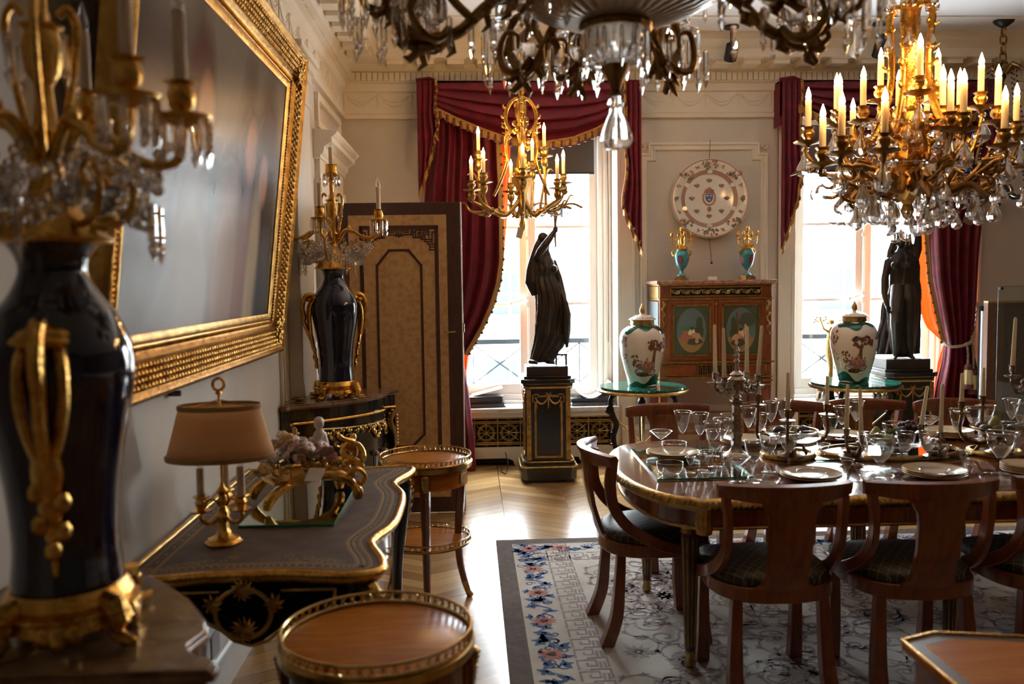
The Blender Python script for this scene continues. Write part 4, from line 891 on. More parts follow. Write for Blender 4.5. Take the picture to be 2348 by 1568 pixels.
        ob('bead_chain', ch, M['crystal'], t, sharp=20)
        drop(t, (.19*math.cos(a+.63), .19*math.sin(a+.63), .82), .115, .013)
    for j in range(8): q = j*pi/4; drop(st, (.045*math.cos(q), .045*math.sin(q), 1.288), .07, .007)
    for j in range(4): q = j*pi/2+.8; drop(st, (.066*math.cos(q), .066*math.sin(q), 1.12), .10, .010)
    return t
lamp_vase((-.785, 1.69, .956), rad(-76), 'dark blue vase lamp with gilt mounts, candles and crystals, in left foreground', (98, (-12, -.055), (-38, -.04), -115, 175))
lamp_vase((-.79, 5.13, .956), rad(20), 'dark blue vase lamp with gilt handles and crystals before the opened door', (-95, -10, 18, 158, 186))
b = MB(); b.tube([(WL+.02, 4.90, .962), (WL+.05, 4.93, .962), (-.99, 4.96, .962)], .0035, 6); b.tube([(-.99, 4.96, .962), (-.96, 4.985, .962), (-.945, 5.0, .962)], .0035, 6); b.ball((-.985, 4.965, .968), (.035, .016, .014), 10, 6)
thing('lamp_cord', b, M['dbronze'], 'lamp cord with brass rocker switch lying on far marble top', 'cord')
# ---------------------------------------------------------------- writing desk with bronze edge
def smooth_closed(P, k=6):
    n = len(P); out = []
    for i in range(n):
        a, b_, c, d = (Vector(P[(i+j-1) % n]) for j in range(4))
        for j in range(k): q = j/k; v = .5*((2*b_)+(c-a)*q+(2*a-5*b_+4*c-d)*q*q+(3*b_-a-3*c+d)*q**3); out.append((v.x, v.y))
    return out
def desk():
    t = T('writing_desk', 'black writing desk with brown leather top and bronze edge along left wall', 'desk', (-.665, 3.27, 0))
    hx, hy = .365, .73
    O = smooth_closed([(-hx, -hy+.03), (-hx+.02, -hy), (-hx+.12, -hy-.008), (-.12, -hy+.016), (0, -hy+.02), (.12, -hy+.016), (hx-.10, -hy-.012), (hx-.02, -hy-.012), (hx+.022, -hy+.03), (hx+.015, -hy+.12), (hx-.03, -hy+.26), (hx-.035, -hy+.34), (hx+.012, -.22), (hx+.022, 0), (hx+.012, .22),
                       (hx-.035, hy-.34), (hx-.03, hy-.26), (hx+.015, hy-.12), (hx+.022, hy-.03), (hx-.02, hy+.012), (hx-.10, hy+.012), (.12, hy-.016), (0, hy-.02), (-.12, hy-.016), (-hx+.12, hy+.008), (-hx+.02, hy), (-hx, hy-.03), (-hx, .3), (-hx, 0), (-hx, -.3)])
    def off(P, d):
        out = []
        for i in range(len(P)):
            a, c = Vector(P[i-1]), Vector(P[(i+1) % len(P)]); q = (c-a).normalized(); out.append((P[i][0]-q.y*d, P[i][1]+q.x*d))
        return out
    b = MB(); b.prism(off(O, .012), .745, .772); ob('top', b, M['leather'], t)
    g = MB(); g.sweep(O+O[:1], [(-.014, -.032), (.0, -.03), (.006, -.02), (.014, -.012), (.014, -.002), (.005, .006), (-.008, .008), (-.014, .004)]); g.v = [(x, y, z+.77) for x, y, z in g.v]
    ob('bronze_edge', g, M['gold'], t, sharp=60)
    k = MB()
    for d, w_ in ((.035, .004), (.042, .002), (.075, .006), (.083, .002)): q = off(O, d); k.ribbon(q+q[:1], w_, .7725)
    for d in (.058,):
        q = off(O, d)
        for i in range(0, len(q)): k.disc(*q[i], .006, .7725, 6)
    for sx in (-1, 1):
        for sy in (-1, 1):
            for j in range(9): k.ribbon([(sx*(.25-.02*j+u_), sy*(.63-.004*j*(j % 3)+w2)) for u_, w2 in spiral(0, 0, .02, .004, j, 1.2, 10)], .003, .7726)
    ob('gold_tooling', k, M['shadeg'], t)
    # aprons with scalloped lower edge
    P = off(O, .045); n = len(P); ap = MB(); rings = []
    for i, (x, y) in enumerate(P):
        sx, sy = abs(x)/(hx), abs(y)/hy
        end = sy > .9 and sx < .8
        dpt = .13 if not end else .13+.085*math.exp(-((x+.02)/.10)**2)
        if sy < .9: dpt = .125+.03*math.exp(-(y/.2)**2)
        rings.append([(x, y, .747), (x, y, .747-dpt), (x*.94, y*.97, .747-dpt), (x*.94, y*.97, .747)])
    rings.append(rings[0]); ap.loft(rings, True, False); a_ = ob('apron', ap, M['black'], t)
    m = MB(); y = -hy+.045-.028
    for x0, x1 in ((-.25, -.09), (.09, .25)): m.tube([(x0, y, .715), (x1, y, .715)], .004, 6)
    for sx in (-1, 1): m.tube([(sx*.25, y, .715), (sx*.245, y, .67), (sx*.24, y, .655)], .005, 6); m.tube([(sx*.24+q[0], y, .655+q[1]) for q in spiral(0, 0, .014, .005, 0, 1.2, 12)], .004, 6); m.tube([(sx*.24, y, .64), (sx*.16, y, .635), (sx*.10, y, .61), (sx*.05, y, .565), (0, y, .55)], .005, 6)
    m.tube([(-.02+.082*math.cos(q), y-.006, .655+.07*math.sin(q)*(1 if math.sin(q) > 0 else 1.15)) for q in [2*pi*j/26 for j in range(26)]], .0075, 6, True)
    rng = random.Random(9)
    for cx, cz, n2, s_ in ((-.02, .722, 12, .035), (-.02, .60, 14, .04), (-.11, .68, 8, .03), (.07, .68, 8, .03)):
        for j in range(n2): q = j*2*pi/n2; m.tube([(cx, y-.006, cz), (cx+s_*.6*math.cos(q), y-.010, cz+s_*.6*math.sin(q)), (cx+s_*math.cos(q+.2), y-.004, cz+s_*math.sin(q+.2))], [.006, .006, .002], 5)
    ob('apron_mount', m, M['golda'], a_)
    for sx in (-1, 1):
        for sy in (-1, 1):
            l = MB(); x, y = sx*(hx-.05), sy*(hy-.05); l.tube(spline([(x, y, .745), (x+sx*.018, y+sy*.018, .66), (x+sx*.012, y+sy*.012, .52), (x-sx*.004, y-sy*.004, .32), (x-sx*.006, y-sy*.006, .12), (x+sx*.012, y+sy*.012, .02), (x+sx*.016, y+sy*.016, .0)], 4), [.05, .05, .052, .052, .05, .046, .042, .038, .035, .032, .029, .026, .024, .023, .022, .021, .020, .019, .018, .018, .018, .019, .02, .021, .02], 10)
            lo_ = ob('leg', l, M['black'], t)
            q = MB()
            for z, r in ((.70, .03), (.67, .034), (.64, .03), (.60, .024), (.565, .018)): q.ball((x+sx*.045, y+sy*.045, z), (r, r, .026), 8, 6)
            q.tube(spline([(x+sx*.045, y+sy*.045, .73), (x+sx*.065, y+sy*.065, .69), (x+sx*.06, y+sy*.06, .62), (x+sx*.04, y+sy*.04, .54)], 4), [.014]*8+[.010]*4+[.005], 7); ob('corner_mount', q, M['gold'], lo_)
            ob('sabot', MB().lathe([(.024, .09), (.030, .06), (.026, .03), (.034, .0), (.02, -.0)], 10, (x+sx*.012, y+sy*.012, 0)), M['golda'], lo_)
desk()
# two-candle table lamp with oval shade
def shade_lamp():
    t = T('table_lamp', 'gilt bouillotte lamp with pleated cream shade on the writing desk', 'lamp', (-.822, 2.86, .773), rad(6))
    b = MB(); b.lathe([(.058, 0), (.06, .006), (.052, .012), (.05, .018), (.034, .024), (.024, .032), (.017, .05), (.015, .07), (.02, .085), (.022, .10), (.014, .115), (.011, .13)], 24, fl=lambda a, z: 1+(.04*math.cos(a*6) if z < .03 else .06*math.cos(a*8)))
    b.lathe([(.009, .12), (.016, .14), (.012, .16), (.02, .175), (.008, .19), (.006, .20)], 12); ob('base', b, M['gold'], t)
    for k, a in enumerate((rad(200), rad(-20), rad(90))):
        ca, sa = math.cos(a), math.sin(a); A = lambda r, z: (r*ca, r*sa, z); m = MB()
        m.tube(spline([A(.008, .10), A(.025, .075), A(.05, .072), A(.068, .09), A(.066, .115)], 4), .007, 7); m.tube(spline([A(.01, .125), A(.03, .15), A(.055, .142), A(.066, .12)], 4), .004, 6)
        m.lathe([(.008, 0), (.032, .006), (.034, .010), (.012, .012), (.015, .022), (.020, .034), (.014, .046), (.026, .054), (.024, .058), (.010, .056)], 14, A(.067, .108), fl=lambda q, z: 1+.08*math.cos(q*6)); ar = ob('arm', m, M['gold'], t)
        ob('candle_sleeve', MB().lathe([(.013, .164), (.0125, .255), (.009, .256)], 12, A(.067, 0)), M['waxo'], ar); ob('bulb', MB().lathe([(.009, .255), (.012, .27), (.007, .30), (.001, .31)], 10, A(.067, 0)), M['bulbg'], ar)
    p = MB(); p.tube([(0, 0, .18), (0, 0, .50)], .0045, 8); p.tube([(.018*math.cos(q), 0, .525+.02*math.sin(q)) for q in [2*pi*j/16 for j in range(16)]], .0055, 7, True); p.lathe([(.004, .49), (.012, .495), (.006, .505)], 10); ob('rod', p, M['gold'], t)
    n = 120; z0, z1 = .285, .452; pr = lambda u: (lerp(.172, .127, u), lerp(.112, .078, u)); s_ = MB(); rings = []
    for j in range(5):
        u = j/4; rx, ry = pr(u); rings.append([(rx*(1+.006*(i % 2))*math.cos(2*pi*i/n), ry*(1+.006*(i % 2))*math.sin(2*pi*i/n), lerp(z0, z1, u)) for i in range(n)])
    s_.loft(rings, True, False); sh = ob('lamp_shade', s_, M['shade'], t, sharp=None, mods=(('SOLIDIFY', {'thickness': .002}),))
    for u in (.0, .97):
        rx, ry = pr(u); q = MB(); q.loft([[((rx+d)*math.cos(2*pi*i/48), (ry+d)*math.sin(2*pi*i/48), lerp(z0, z1, u)+h) for i in range(48)] for d, h in ((.003, -.003), (.004, .0), (.004, .011), (.002, .013))], True, False); ob('shade_braid', q, M['shadeg'], sh)
    q = MB()
    for a in (0, pi/2, pi, 3*pi/2): q.tube([(0, 0, .475), (.12*math.cos(a), .072*math.sin(a), .447)], .002, 5)
    ob('shade_spider', q, M['brass'], sh)
shade_lamp()
gl = T('mirror_plateau', 'mirror glass sheet with green edge on desk under porcelain ornament', 'mirror', (-.655, 3.37, .773))
M['mirr'] = mat('dark_mirror', (.45, .5, .47), .03, 1)
ob('mirror', MB().bx(-.165, .165, -.335, .335, .0, .009), M['mirr'], gl); b = MB()
for x0, x1, y0, y1 in ((-.167, .167, -.338, -.335), (-.167, .167, .335, .338), (-.167, -.165, -.335, .335), (.165, .167, -.335, .335)): b.bx(x0, x1, y0, y1, 0, .009)
ob('green_edge', b, M['gedge'], gl)
def inkstand():
    t = T('flower_inkstand', 'gilt rococo inkstand with porcelain flowers and child figure on mirror', 'ornament', (-.625, 3.36, .7825), rad(28)); rng = random.Random(21)
    b = MB()
    for sy in (-1, 1):
        b.tube(spline([(-.20, sy*.10, .012), (-.185, sy*.10, .05), (-.12, sy*.095, .095), (-.04, sy*.095, .112), (.05, sy*.095, .112), (.11, sy*.10, .09), (.145, sy*.105, .045), (.15, sy*.105, .008)], 5), [.014+.008*math.sin(i*.35)**2 for i in range(36)], 8)
        b.tube(spline([(.10, sy*.10, .10), (.15, sy*.10, .125), (.185, sy*.09, .09), (.165, sy*.09, .06), (.15, sy*.09, .075)], 5), .010, 7)
        for k in range(9): b.tube([(-.20+.012*k, sy*.10, .03+.008*k), (-.21+.01*k, sy*.115, .05+.006*k)], [.008, .003], 6)
    for sx in (-1, 1): b.tube([(sx*.13, -.10, .10), (sx*.145, 0, .115), (sx*.13, .10, .10)], .012, 8)
    b.loft([[(x, y, z) for x, y in ((-.17, -.10), (.14, -.10), (.15, 0), (.14, .10), (-.17, .10), (-.18, 0))] for z in (.098, .112)])
    b.tube(spline([(.15, .05, .11), (.19, .03, .16), (.17, .0, .21), (.12, -.02, .235), (.10, -.02, .26)], 5), [.014]*12+[.010]*6+[.004]*3, 8); b.tube(spline([(.15, -.05, .11), (.20, -.04, .15), (.19, -.02, .20), (.15, 0, .21)], 5), .010, 8)
    for k in range(12): curl(b, (.14+.03*math.sin(k), -.06+.01*k, .10+.011*k), (math.cos(k*1.3), math.sin(k*1.3), 0), .035, .006, 1 if k % 2 else -1)
    for k in range(22): q = k*.3; b.ball((.16+.03*math.cos(q), -.04+.004*k, .12+.005*k), (.014, .014, .014), 6, 4)
    ob('gilt_stand', b, M['gold'], t)
    st = MB()
    for k in range(14): x, y = rng.uniform(-.15, .08), rng.uniform(-.07, .07); st.tube([(x, y, .11), (x*1.1, y*1.1, .17), (x*1.2, y*1.2, .20)], .003, 5); st.ball((x*1.1, y*1.1, .16), (.02, .012, .008), 6, 4); st.ball((x*1.2, y*1.1, .14), (.012, .018, .010), 6, 4)
    ob('gilt_leaves', st, M['golda'], t)
    fl = None
    for k in range(54):
        x, y = rng.uniform(-.20, .10), rng.uniform(-.10, .10); z = .12+.125*(1-((x+.05)/.17)**2)*rng.uniform(.45, 1.08); r = rng.uniform(.016, .03)
        m = MB()
        for j in range(6): q = j*pi/3; m.ball((r*.55*math.cos(q), r*.55*math.sin(q), 0), (r*.55, r*.55, r*.28), 7, 5)
        m.ball((0, 0, r*.15), r*.3, 6, 4); ob('porcelain_flower', m, (M['fl_white'], M['fl_pink'], M['fl_white'], M['fl_gold'])[k % 4], t, (x, y, max(z, .125)), (rng.uniform(-.9, .9), rng.uniform(-.9, .9), 0))
    f = MB(); f.tube(spline([(.05, .02, .19), (.05, .02, .225), (.045, .02, .255), (.045, .02, .275)], 4), [.030, .032, .032, .03, .028, .026, .026, .026, .024, .02, .015, .012, .012], 10); f.ball((.042, .018, .295), (.020, .021, .024), 12, 8); f.ball((.044, .024, .303), (.021, .02, .018), 10, 7)
    for sy in (-1, 1): f.tube([(.045, .02+sy*.024, .258), (.035, .02+sy*.036, .235), (.015, .02+sy*.028, .222)], [.011, .009, .007], 8)
    ob('child_figure', f, M['fl_white'], t, mods=(('REMESH', {'mode': 'VOXEL', 'voxel_size': .003}),), sharp=None)
inkstand()
thing('label_card', MB().at(-.585, 3.215, .915, rad(-8), rad(28)).box(0, 0, 0, .06, .075, .003), M['paper'], 'small white card leaning on gilt porcelain-flower inkstand', 'card')
# ---------------------------------------------------------------- gallery tables
def gallery(par, r, z, h, n, mt, name='gallery'):
    b = MB(); C_ = lambda rr, zz, k=72: [(rr*math.cos(2*pi*i/k), rr*math.sin(2*pi*i/k), zz) for i in range(k)]
    b.tube(C_(r, z+h), .004, 6, True); b.tube(C_(r, z), .005, 6, True)
    for i in range(n):
        a = 2*pi*i/n; rr = pi*r/n*.86
        b.tube([((r)*math.cos(a+rr/r*math.cos(q)), r*math.sin(a+rr/r*math.cos(q)), z+h/2+h*.46*math.sin(q)) for q in [2*pi*j/10 for j in range(10)]], .0022, 4, True)
    return ob(name, b, mt, par)
def gueridon(name, loc, r, zt, drum, lab, shelf=None, legs=(-88, 32, 152), hi=False, gr=None):
    t = T(name, lab, 'table', loc, 0, gr); a0 = [rad(q) for q in legs]
    b = MB(); b.lathe([(0, zt-.022), (r-.004, zt-.022), (r-.002, zt-.004), (r-.012, zt), (0, zt)], 72); ob('top', b, M['tulip'], t)
    k = MB(); k.lathe([(r-.002, zt-.03), (r+.006, zt-.028), (r+.007, zt-.006), (r-.002, zt-.002)], 72, cap=False); ob('brass_rim', k, M['brass'], t); gallery(t, r-.001, zt+.002, .026, 56, M['brass'])
    d = MB(); d.lathe([(r-.02, zt-.03), (r-.018, zt-.03-drum), (r-.05, zt-.03-drum), (r-.05, zt-.03)], 72, cap=False); ob('drum', d, M['kingw'] if hi else M['tulip'], t)
    for a in a0:
        ca, sa = math.cos(a), math.sin(a); A = lambda q, z: (q*ca, q*sa, z); l = MB(); R_0 = r-.022
        l.tube(spline([A(R_0, zt-.035), A(R_0+.004, zt-.10), A(R_0-.006, zt-.25), A(R_0-.02, zt*.45), A(R_0-.012, .18), A(R_0+.03, .03), A(R_0+.045, .0)], 4), [.026]*4+[.026-.0007*i for i in range(21)], 8); lg = ob('leg', l, M['kingw'], t)
        m = MB()
        for j in range(9): m.ball(A(R_0+.022-.0012*j, zt-.045-.013*j), (.022-.0014*j, .022-.0014*j, .013), 7, 5)
        m.tube([A(R_0+.018, zt-.14), A(R_0+.012, zt-.20)], [.010, .003], 6); ob('leg_mount', m, M['golda'], lg)
        ob('sabot', MB().tube([A(R_0+.008, .09), A(R_0+.03, .03), A(R_0+.046, .004)], [.016, .015, .018], 8), M['golda'], lg)
    for a in a0:
        m = MB(); a += pi/3; m.box((r-.016)*math.cos(a), (r-.016)*math.sin(a), zt-.03-drum/2, .006, .05, drum*.5, a); ob('drum_plaque', m, M['golda'], t)
    if shelf:
        zs, rs = shelf; s_ = MB(); s_.lathe([(0, zs-.012), (rs, zs-.012), (rs, zs), (0, zs)], 64); so = ob('shelf', s_, M['tulip'], t); gallery(so, rs+.001, zs, .024, 48, M['brass'], 'shelf_gallery')
    return t
gueridon('side_table', (-.235, 4.28, 0), .225, .745, .085, 'round two-tier side table with brass galleries beside the desk', (.345, .215))
gueridon('drum_table', (-.245, 2.13, 0), .236, .742, .16, 'round orange-topped table with brass gallery in the foreground', None, (-60, 60, 180, 0), True)
thing('wall_socket', MB().bx(WL+.055, WL+.064, 3.26, 3.36, .20, .29), M['socket'], 'grey wall socket on skirting behind marble corner cabinet', 'socket', bevel=.003)
# ---------------------------------------------------------------- malachite tables and lidded vases
def malachite_table(loc, lab, rz=0):
    t = T('malachite_table', lab, 'table', loc, rz, 'round malachite tables')
    ob('top', MB().lathe([(0, .772), (.332, .772), (.338, .778), (.334, .790), (0, .790)], 64), M['malach'], t)
    g = MB(); g.lathe([(.0, .745), (.34, .745), (.352, .752), (.356, .762), (.345, .772), (0, .772)], 64, fl=lambda a, z: 1+(.006*math.cos(a*60) if .748 < z < .77 else 0)); ob('gilt_rim', g, M['golda'], t)
    for k in range(3):
        a = rad(200+120*k); ca, sa = math.cos(a), math.sin(a); A = lambda r, z: (r*ca, r*sa, z); l = MB()
        l.tube(spline([A(.20, .745), A(.27, .72), A(.285, .66), A(.27, .58), A(.235, .50), A(.26, .42), A(.25, .34), A(.235, .26), A(.25, .14), A(.285, .03), A(.30, .0)], 4), [.014, .018, .02, .026, .024, .022, .018, .016, .016, .016, .018], 8)
        l.ball(A(.29, .62), (.034, .034, .04), 10, 7); l.ball(A(.315, .61), .016, 8, 5); l.ball(A(.26, .43), .024, 8, 6); l.tube(spline([A(.25, .36), A(.29, .35), A(.305, .39)], 4), [.010, .007, .003], 6); l.ball(A(.30, .012), (.026, .026, .012), 8, 5)
        ob('leg', l, M['iron'], t)
        b = MB(); b.tube([A(.25, .56), A(-.22, .12)], .008, 6); b.ball(A(.245, .56), .013, 8, 5); ob('gilt_stretcher', b, M['golda'], t)
    ob('boss', MB().ball((0, 0, .33), .022, 10, 7), M['iron'], t)
    return t
VP = [(.098, 0), (.112, .006), (.112, .02), (.126, .08), (.154, .19), (.172, .27), (.178, .33), (.174, .39), (.155, .435), (.118, .466), (.092, .478)]
def painted_on(mb, prof, a, z, fn_pts, k, off=.0015, R=None):
    mb.k = k; vs = []
    for da, dz in fn_pts:
        zz = z+dz; r = pl([(q, w_) for w_, q in prof], zz)[0]+off; aa = a+da/r; vs.append((r*math.cos(aa), r*math.sin(aa), zz))
    n = len(vs); c = [sum(v[i] for v in vs)/n for i in range(3)]; rr = pl([(q, w_) for w_, q in prof], c[2])[0]+off; aa = math.atan2(c[1], c[0]); c = (rr*math.cos(aa), rr*math.sin(aa), c[2])
    mb.add(vs+[c], [(i, (i+1) % n, n) for i in range(n)])
def blob(r, n, rng, e=1.0): return [(r*(.8+.4*rng.random())*math.cos(2*pi*i/n), e*r*(.8+.4*rng.random())*math.sin(2*pi*i/n)) for i in range(n)]
def lidded_vase(loc, lab, seed, rz, tree):
    t = T('lidded_vase', lab, 'vase', loc, rz, 'painted lidded vases'); sp = [(a, c) for a, _, c in spline([(a, 0, c) for a, c in VP], 3)]
    ob('body', MB().lathe(sp, 48), M['porc'], t, sharp=None)
    b = MB(); rng = random.Random(seed); ms = [M['green'], M['d_brown'], M['d_purple'], M['d_rose'], M['d_ochre'], M['d_flesh'], M['d_dark'], M['d_blue']]
    # green scale ground at foot and shoulder with a wavy edge
    for lo_, z0, fz in ((True, .0, lambda a: .055+.030*math.sin(a*2+seed)+.02*math.sin(a*5)), (False, .478, lambda a: .445-.028*max(0, math.sin(a*3+seed))-.012*math.sin(a*7))):
        n = 96; rings = []
        for j in range(6):
            rg = []
            for i in range(n):
                a = 2*pi*i/n; z = lerp(z0, fz(a), j/5); r = pl([(q, w_) for w_, q in sp], z)[0]+.0012; rg.append((r*math.cos(a), r*math.sin(a), z))
            rings.append(rg)
        b.k = 0; b.loft(rings, True, False)
    a0 = -pi/2
    D = lambda da, z, pts, k, off=.0018: painted_on(b, sp, a0+da/.17, z, pts, k, off)
    D(0, .125, blob(.085, 18, rng, .38), 1); D(0, .135, blob(.075, 16, rng, .3), 4, .0022); D(-.03, .10, blob(.05, 14, rng, .35), 6, .002)
    tx = .02 if tree else .06
    D(tx, .24, [(-.016, -.09), (.018, -.09), (.013, .02), (.02, .07), (-.004, .07), (-.01, .02)], 1, .002)
    for k in range(46):
        q = rng.random()*2*pi; rr = .075*math.sqrt(rng.random()); D(tx+.02+rr*math.cos(q)*1.1, .325+rr*.62*math.sin(q), blob(.008+.007*rng.random(), 7, rng), 1 if k % 4 else 6, .0024)
    for k in range(24): D(-.09+rng.uniform(-.03, .03), .20+rng.uniform(-.04, .05), blob(.008, 7, rng), 1, .0022)
    for dx, z, c in ((-.045, .165, 2), (-.012, .15, 4), (.03, .155, 3), (.055, .16, 2), (.0, .185, 3)):
        D(dx, z, blob(.024, 10, rng, 1.2), c, .0026); D(dx+.004, z+.034, blob(.009, 8, rng), 5, .003); D(dx+.004, z+.042, blob(.007, 7, rng, .6), 6, .0033); D(dx+.012, z+.012, blob(.008, 7, rng, 1.6), 5, .0031)
    for aa in (-.19, .18, -.36, .38):
        for k in range(14): q = rng.random()*2*pi; rr = .045*rng.random(); D(aa+rr*math.cos(q), .36+rr*math.sin(q)*1.2, blob(.007+.006*rng.random(), 7, rng), (3, 1, 2, 7, 1)[k % 5], .002)
        for k in range(8): D(aa+rng.uniform(-.03, .03), .22+rng.uniform(-.05, .05), blob(.007, 7, rng), (7, 2, 1)[k % 3], .002)
    ob('painted_scene', b, ms, t, sharp=None)
    c = MB(); c.lathe([(.088, .474), (.092, .478), (.09, .512), (.084, .514)], 40); ob('neck_band', c, M['golda'], t)
    c = MB(); c.lathe([(.086, .512), (.104, .516), (.105, .522), (.088, .532), (.06, .548), (.026, .558), (.014, .562), (.012, .568)], 40); li = ob('lid', c, M['porc'], t)
    c = MB(); c.lathe([(.094, .527), (.098, .5235), (.09, .5325)], 40, cap=False); c.lathe([(.013, .562), (.02, .57), (.022, .585), (.018, .605), (.008, .625), (.002, .640)], 14); ob('knob', c, M['golda'], li)
    q = MB()
    for k in range(26): a = k*.9; r = .03+.055*rng.random(); z = .556-(r-.03)*.42+.003; q.ball((r*math.cos(a), r*math.sin(a), z), (.008, .008, .0025), 6, 4)
    ob('lid_flowers', q, M['d_rose'], li)
MT = [(PY(1473, 885, 6.72).x, 6.72, 0), (PY(1961, 878, 6.72).x, 6.72, 0)]
malachite_table(MT[0], 'round malachite-topped table before the left window pier'); malachite_table(MT[1], 'round malachite-topped table before the right window', rad(25))
lidded_vase((MT[0][0], MT[0][1], .79), 'painted porcelain lidded vase on malachite table in front of the cabinet', 3, 0, False)
lidded_vase((MT[1][0]-.015, MT[1][1], .79), 'painted porcelain lidded vase on malachite table beside cloaked bronze', 7, rad(-14), True)
# ---------------------------------------------------------------- painted cabinet on the pier
def oval_scene(mb, cx, cz, rx, rz, y, seed):
    rng = random.Random(seed); E = lambda px, pz, a, c, n=20, w_=.12: [(cx+px*rx+a*rx*(1+w_*math.sin(3*q+px*9)+w_*.6*math.sin(5*q+pz*7))*math.cos(q), 0, cz+pz*rz+c*rz*(1+w_*math.sin(2*q+px*5))*math.sin(q)) for q in [2*pi*i/n for i in range(n)]]
    lay = [0]
    def put(P, k):
        lay[0] += 1; mb.k = k; mb.poly([(x, y-.00035*lay[0], z) for x, _, z in P])
    put(E(0, 0, 1, 1, 48, 0), 0)
    put([(cx+rx*math.cos(q)*.985, 0, cz+rz*math.sin(q)*.985-0*rz) for q in [pi+.35+(pi-.7)*i/30 for i in range(31)]], 1)     # ground
    for px, pz, a, c, k in ((-.2, .12, .7, .10, 9), (.55, .30, .22, .34, 2), (.5, -.05, .35, .25, 2), (-.3, -.25, .42, .22, 7), (.0, -.15, .22, .24, 6), (.25, -.22, .34, .13, 4), (.42, -.30, .24, .08, 4), (.02, .05, .10, .09, 4), (.02, .10, .11, .06, 5), (-.25, -.35, .40, .14, 7), (.2, -.5, .5, .16, 2), (.35, -.45, .12, .15, 4), (-.45, -.1, .18, .10, 7)):
        if seed == 2: px, pz = -px*.9, pz-.08
        put(E(px, pz, a, c), k)
    if seed == 2: put([(cx-.3*rx, 0, cz-.2*rz), (cx-.18*rx, 0, cz-.2*rz), (cx-.25*rx, 0, cz+.8*rz), (cx-.35*rx, 0, cz+.8*rz)], 3); put(E(.35, .45, .5, .35), 2); put(E(.3, -.05, .16, .22), 4); put(E(.28, .2, .09, .07), 4)
def cabinet():
    x0, x1, yf, yb = 1.545, 2.475, 7.06, 7.505; W_ = x1-x0; t = T('cabinet', 'mahogany cabinet with painted oval panels and marble top between windows', 'cabinet', ((x0+x1)/2, (yf+yb)/2, 0)); hw, hd = W_/2, (yb-yf)/2
    b = MB(); b.bx(-hw, hw, -hd, hd, .80, 1.565); b.box(0, .0, .345, W_-.06, hd*2-.04, .03)
    ob('body', b, M['kingw'], t, bevel=.003)
    ob('marble_top', MB().bx(-hw-.03, hw+.035, -hd-.025, hd, 1.575, 1.605), M['rmarble'], t, bevel=.006)
    for sx in (-1, 1):
        for sy in (-1, 1):
            l = MB(); x, y = sx*(hw-.035), sy*(hd-.035); l.loft([[(x+q*w_, y+p*w_, z) for q, p in ((-1, -1), (1, -1), (1, 1), (-1, 1))] for z, w_ in ((0, .018), (.06, .018), (.08, .022), (.70, .032), (.80, .034))]); lg = ob('leg', l, M['kingw'], t)
            c = MB(); c.box(x, y, .775, .085, .085, .02); c.box(x, y, .74, .074, .074, .012); c.box(x, y, .03, .046, .046, .06); ob('leg_capital', c, M['golda'], lg)
    y = -hd; g = MB()
    for z, h, d in ((1.570, .010, .012), (1.452, .010, .008), (.932, .016, .018), (.808, .010, .008)): g = MB(); g.bx(-hw-d, hw+d, y-d, y+.001, z-h/2, z+h/2); g.bx(-hw-d, -hw+.001, y, hd, z-h/2, z+h/2); ob('gilt_moulding', g, M['golda'], t)
    f = MB(); f.bx(-.375, .375, y-.003, y, 1.475, 1.550); ob('frieze_panel', f, M['blackw'], t)
    f = MB()
    for k in range(9):
        for s_ in (-1, 1): f.tube([(-.335+k*.083+s_*q[0], y-.005, 1.512+s_*q[1]*.8) for q in spiral(.018, 0, .022, .006, pi, 1.1, 14)], .0035, 5)
        f.tube([(-.375+k*.083, y-.005, 1.53), (-.335+k*.083, y-.005, 1.495), (-.29+k*.083, y-.005, 1.53)], .003, 5)
    for z in (1.477, 1.548): f.bx(-.375, .375, y-.006, y, z-.003, z+.003)
    for x in (-.375, .375): f.bx(x-.003, x+.003, y-.006, y, 1.475, 1.55)
    ob('frieze_scroll', f, M['golda'], t)
    for sx in (-1, 1):
        m = MB(); x = sx*.435
        for k in range(22): m.ball((x+.010*math.sin(k), y-.004, 1.43-.013*k), (.014-.0003*k, .006, .009), 6, 4)
        ob('corner_mount', m, M['golda'], t)
    ms = [M['d_sky'], M['d_ochre'], M['d_olive'], M['d_brown'], M['d_flesh'], M['d_dark'], M['d_cream'], M['d_rust'], M['d_rose'], M['d_green'], M['d_olive']]
    for sx in (-1, 1):
        d = T('door', None, None); d.parent = t; cx = sx*.205; del_ = 0
        b = MB(); b.bx(cx-.19, cx+.19, y-.008, y, .955, 1.44); db = ob('door', b, M['mahog'], t, bevel=.002); bpy.data.objects.remove(d)
        g = MB()
        for a, c, p, q in ((-.158, .158, 1.395, 1.407), (-.158, .158, .985, .997), (-.158, -.146, .985, 1.407), (.146, .158, .985, 1.407)): g.bx(cx+a, cx+c, y-.016, y-.008, p, q)
        for a, c, p, q in ((-.18, .18, 1.426, 1.429), (-.18, .18, .965, .968), (-.18, -.177, .965, 1.429), (.177, .18, .965, 1.429)): g.bx(cx+a, cx+c, y-.010, y-.008, p, q)
        ob('door_frame', g, M['golda'], db)
        p = MB(); p.k = 10; p.bx(cx-.146, cx+.146, y-.010, y-.007, .997, 1.395); oval_scene(p, cx, 1.196, .122, .182, y-.0105, 1 if sx < 0 else 2); ob('door_painting', p, ms, db)
    g = MB(); g.bx(-.012, .012, y-.012, y-.004, .955, 1.44); ob('meeting_stile', g, M['mahog'], t); g = MB(); g.ball((0, y-.014, 1.41), (.01, .006, .014), 8, 6); g.bx(-.003, .003, y-.014, y-.01, .96, 1.39); ob('lock_plate', g, M['golda'], t)
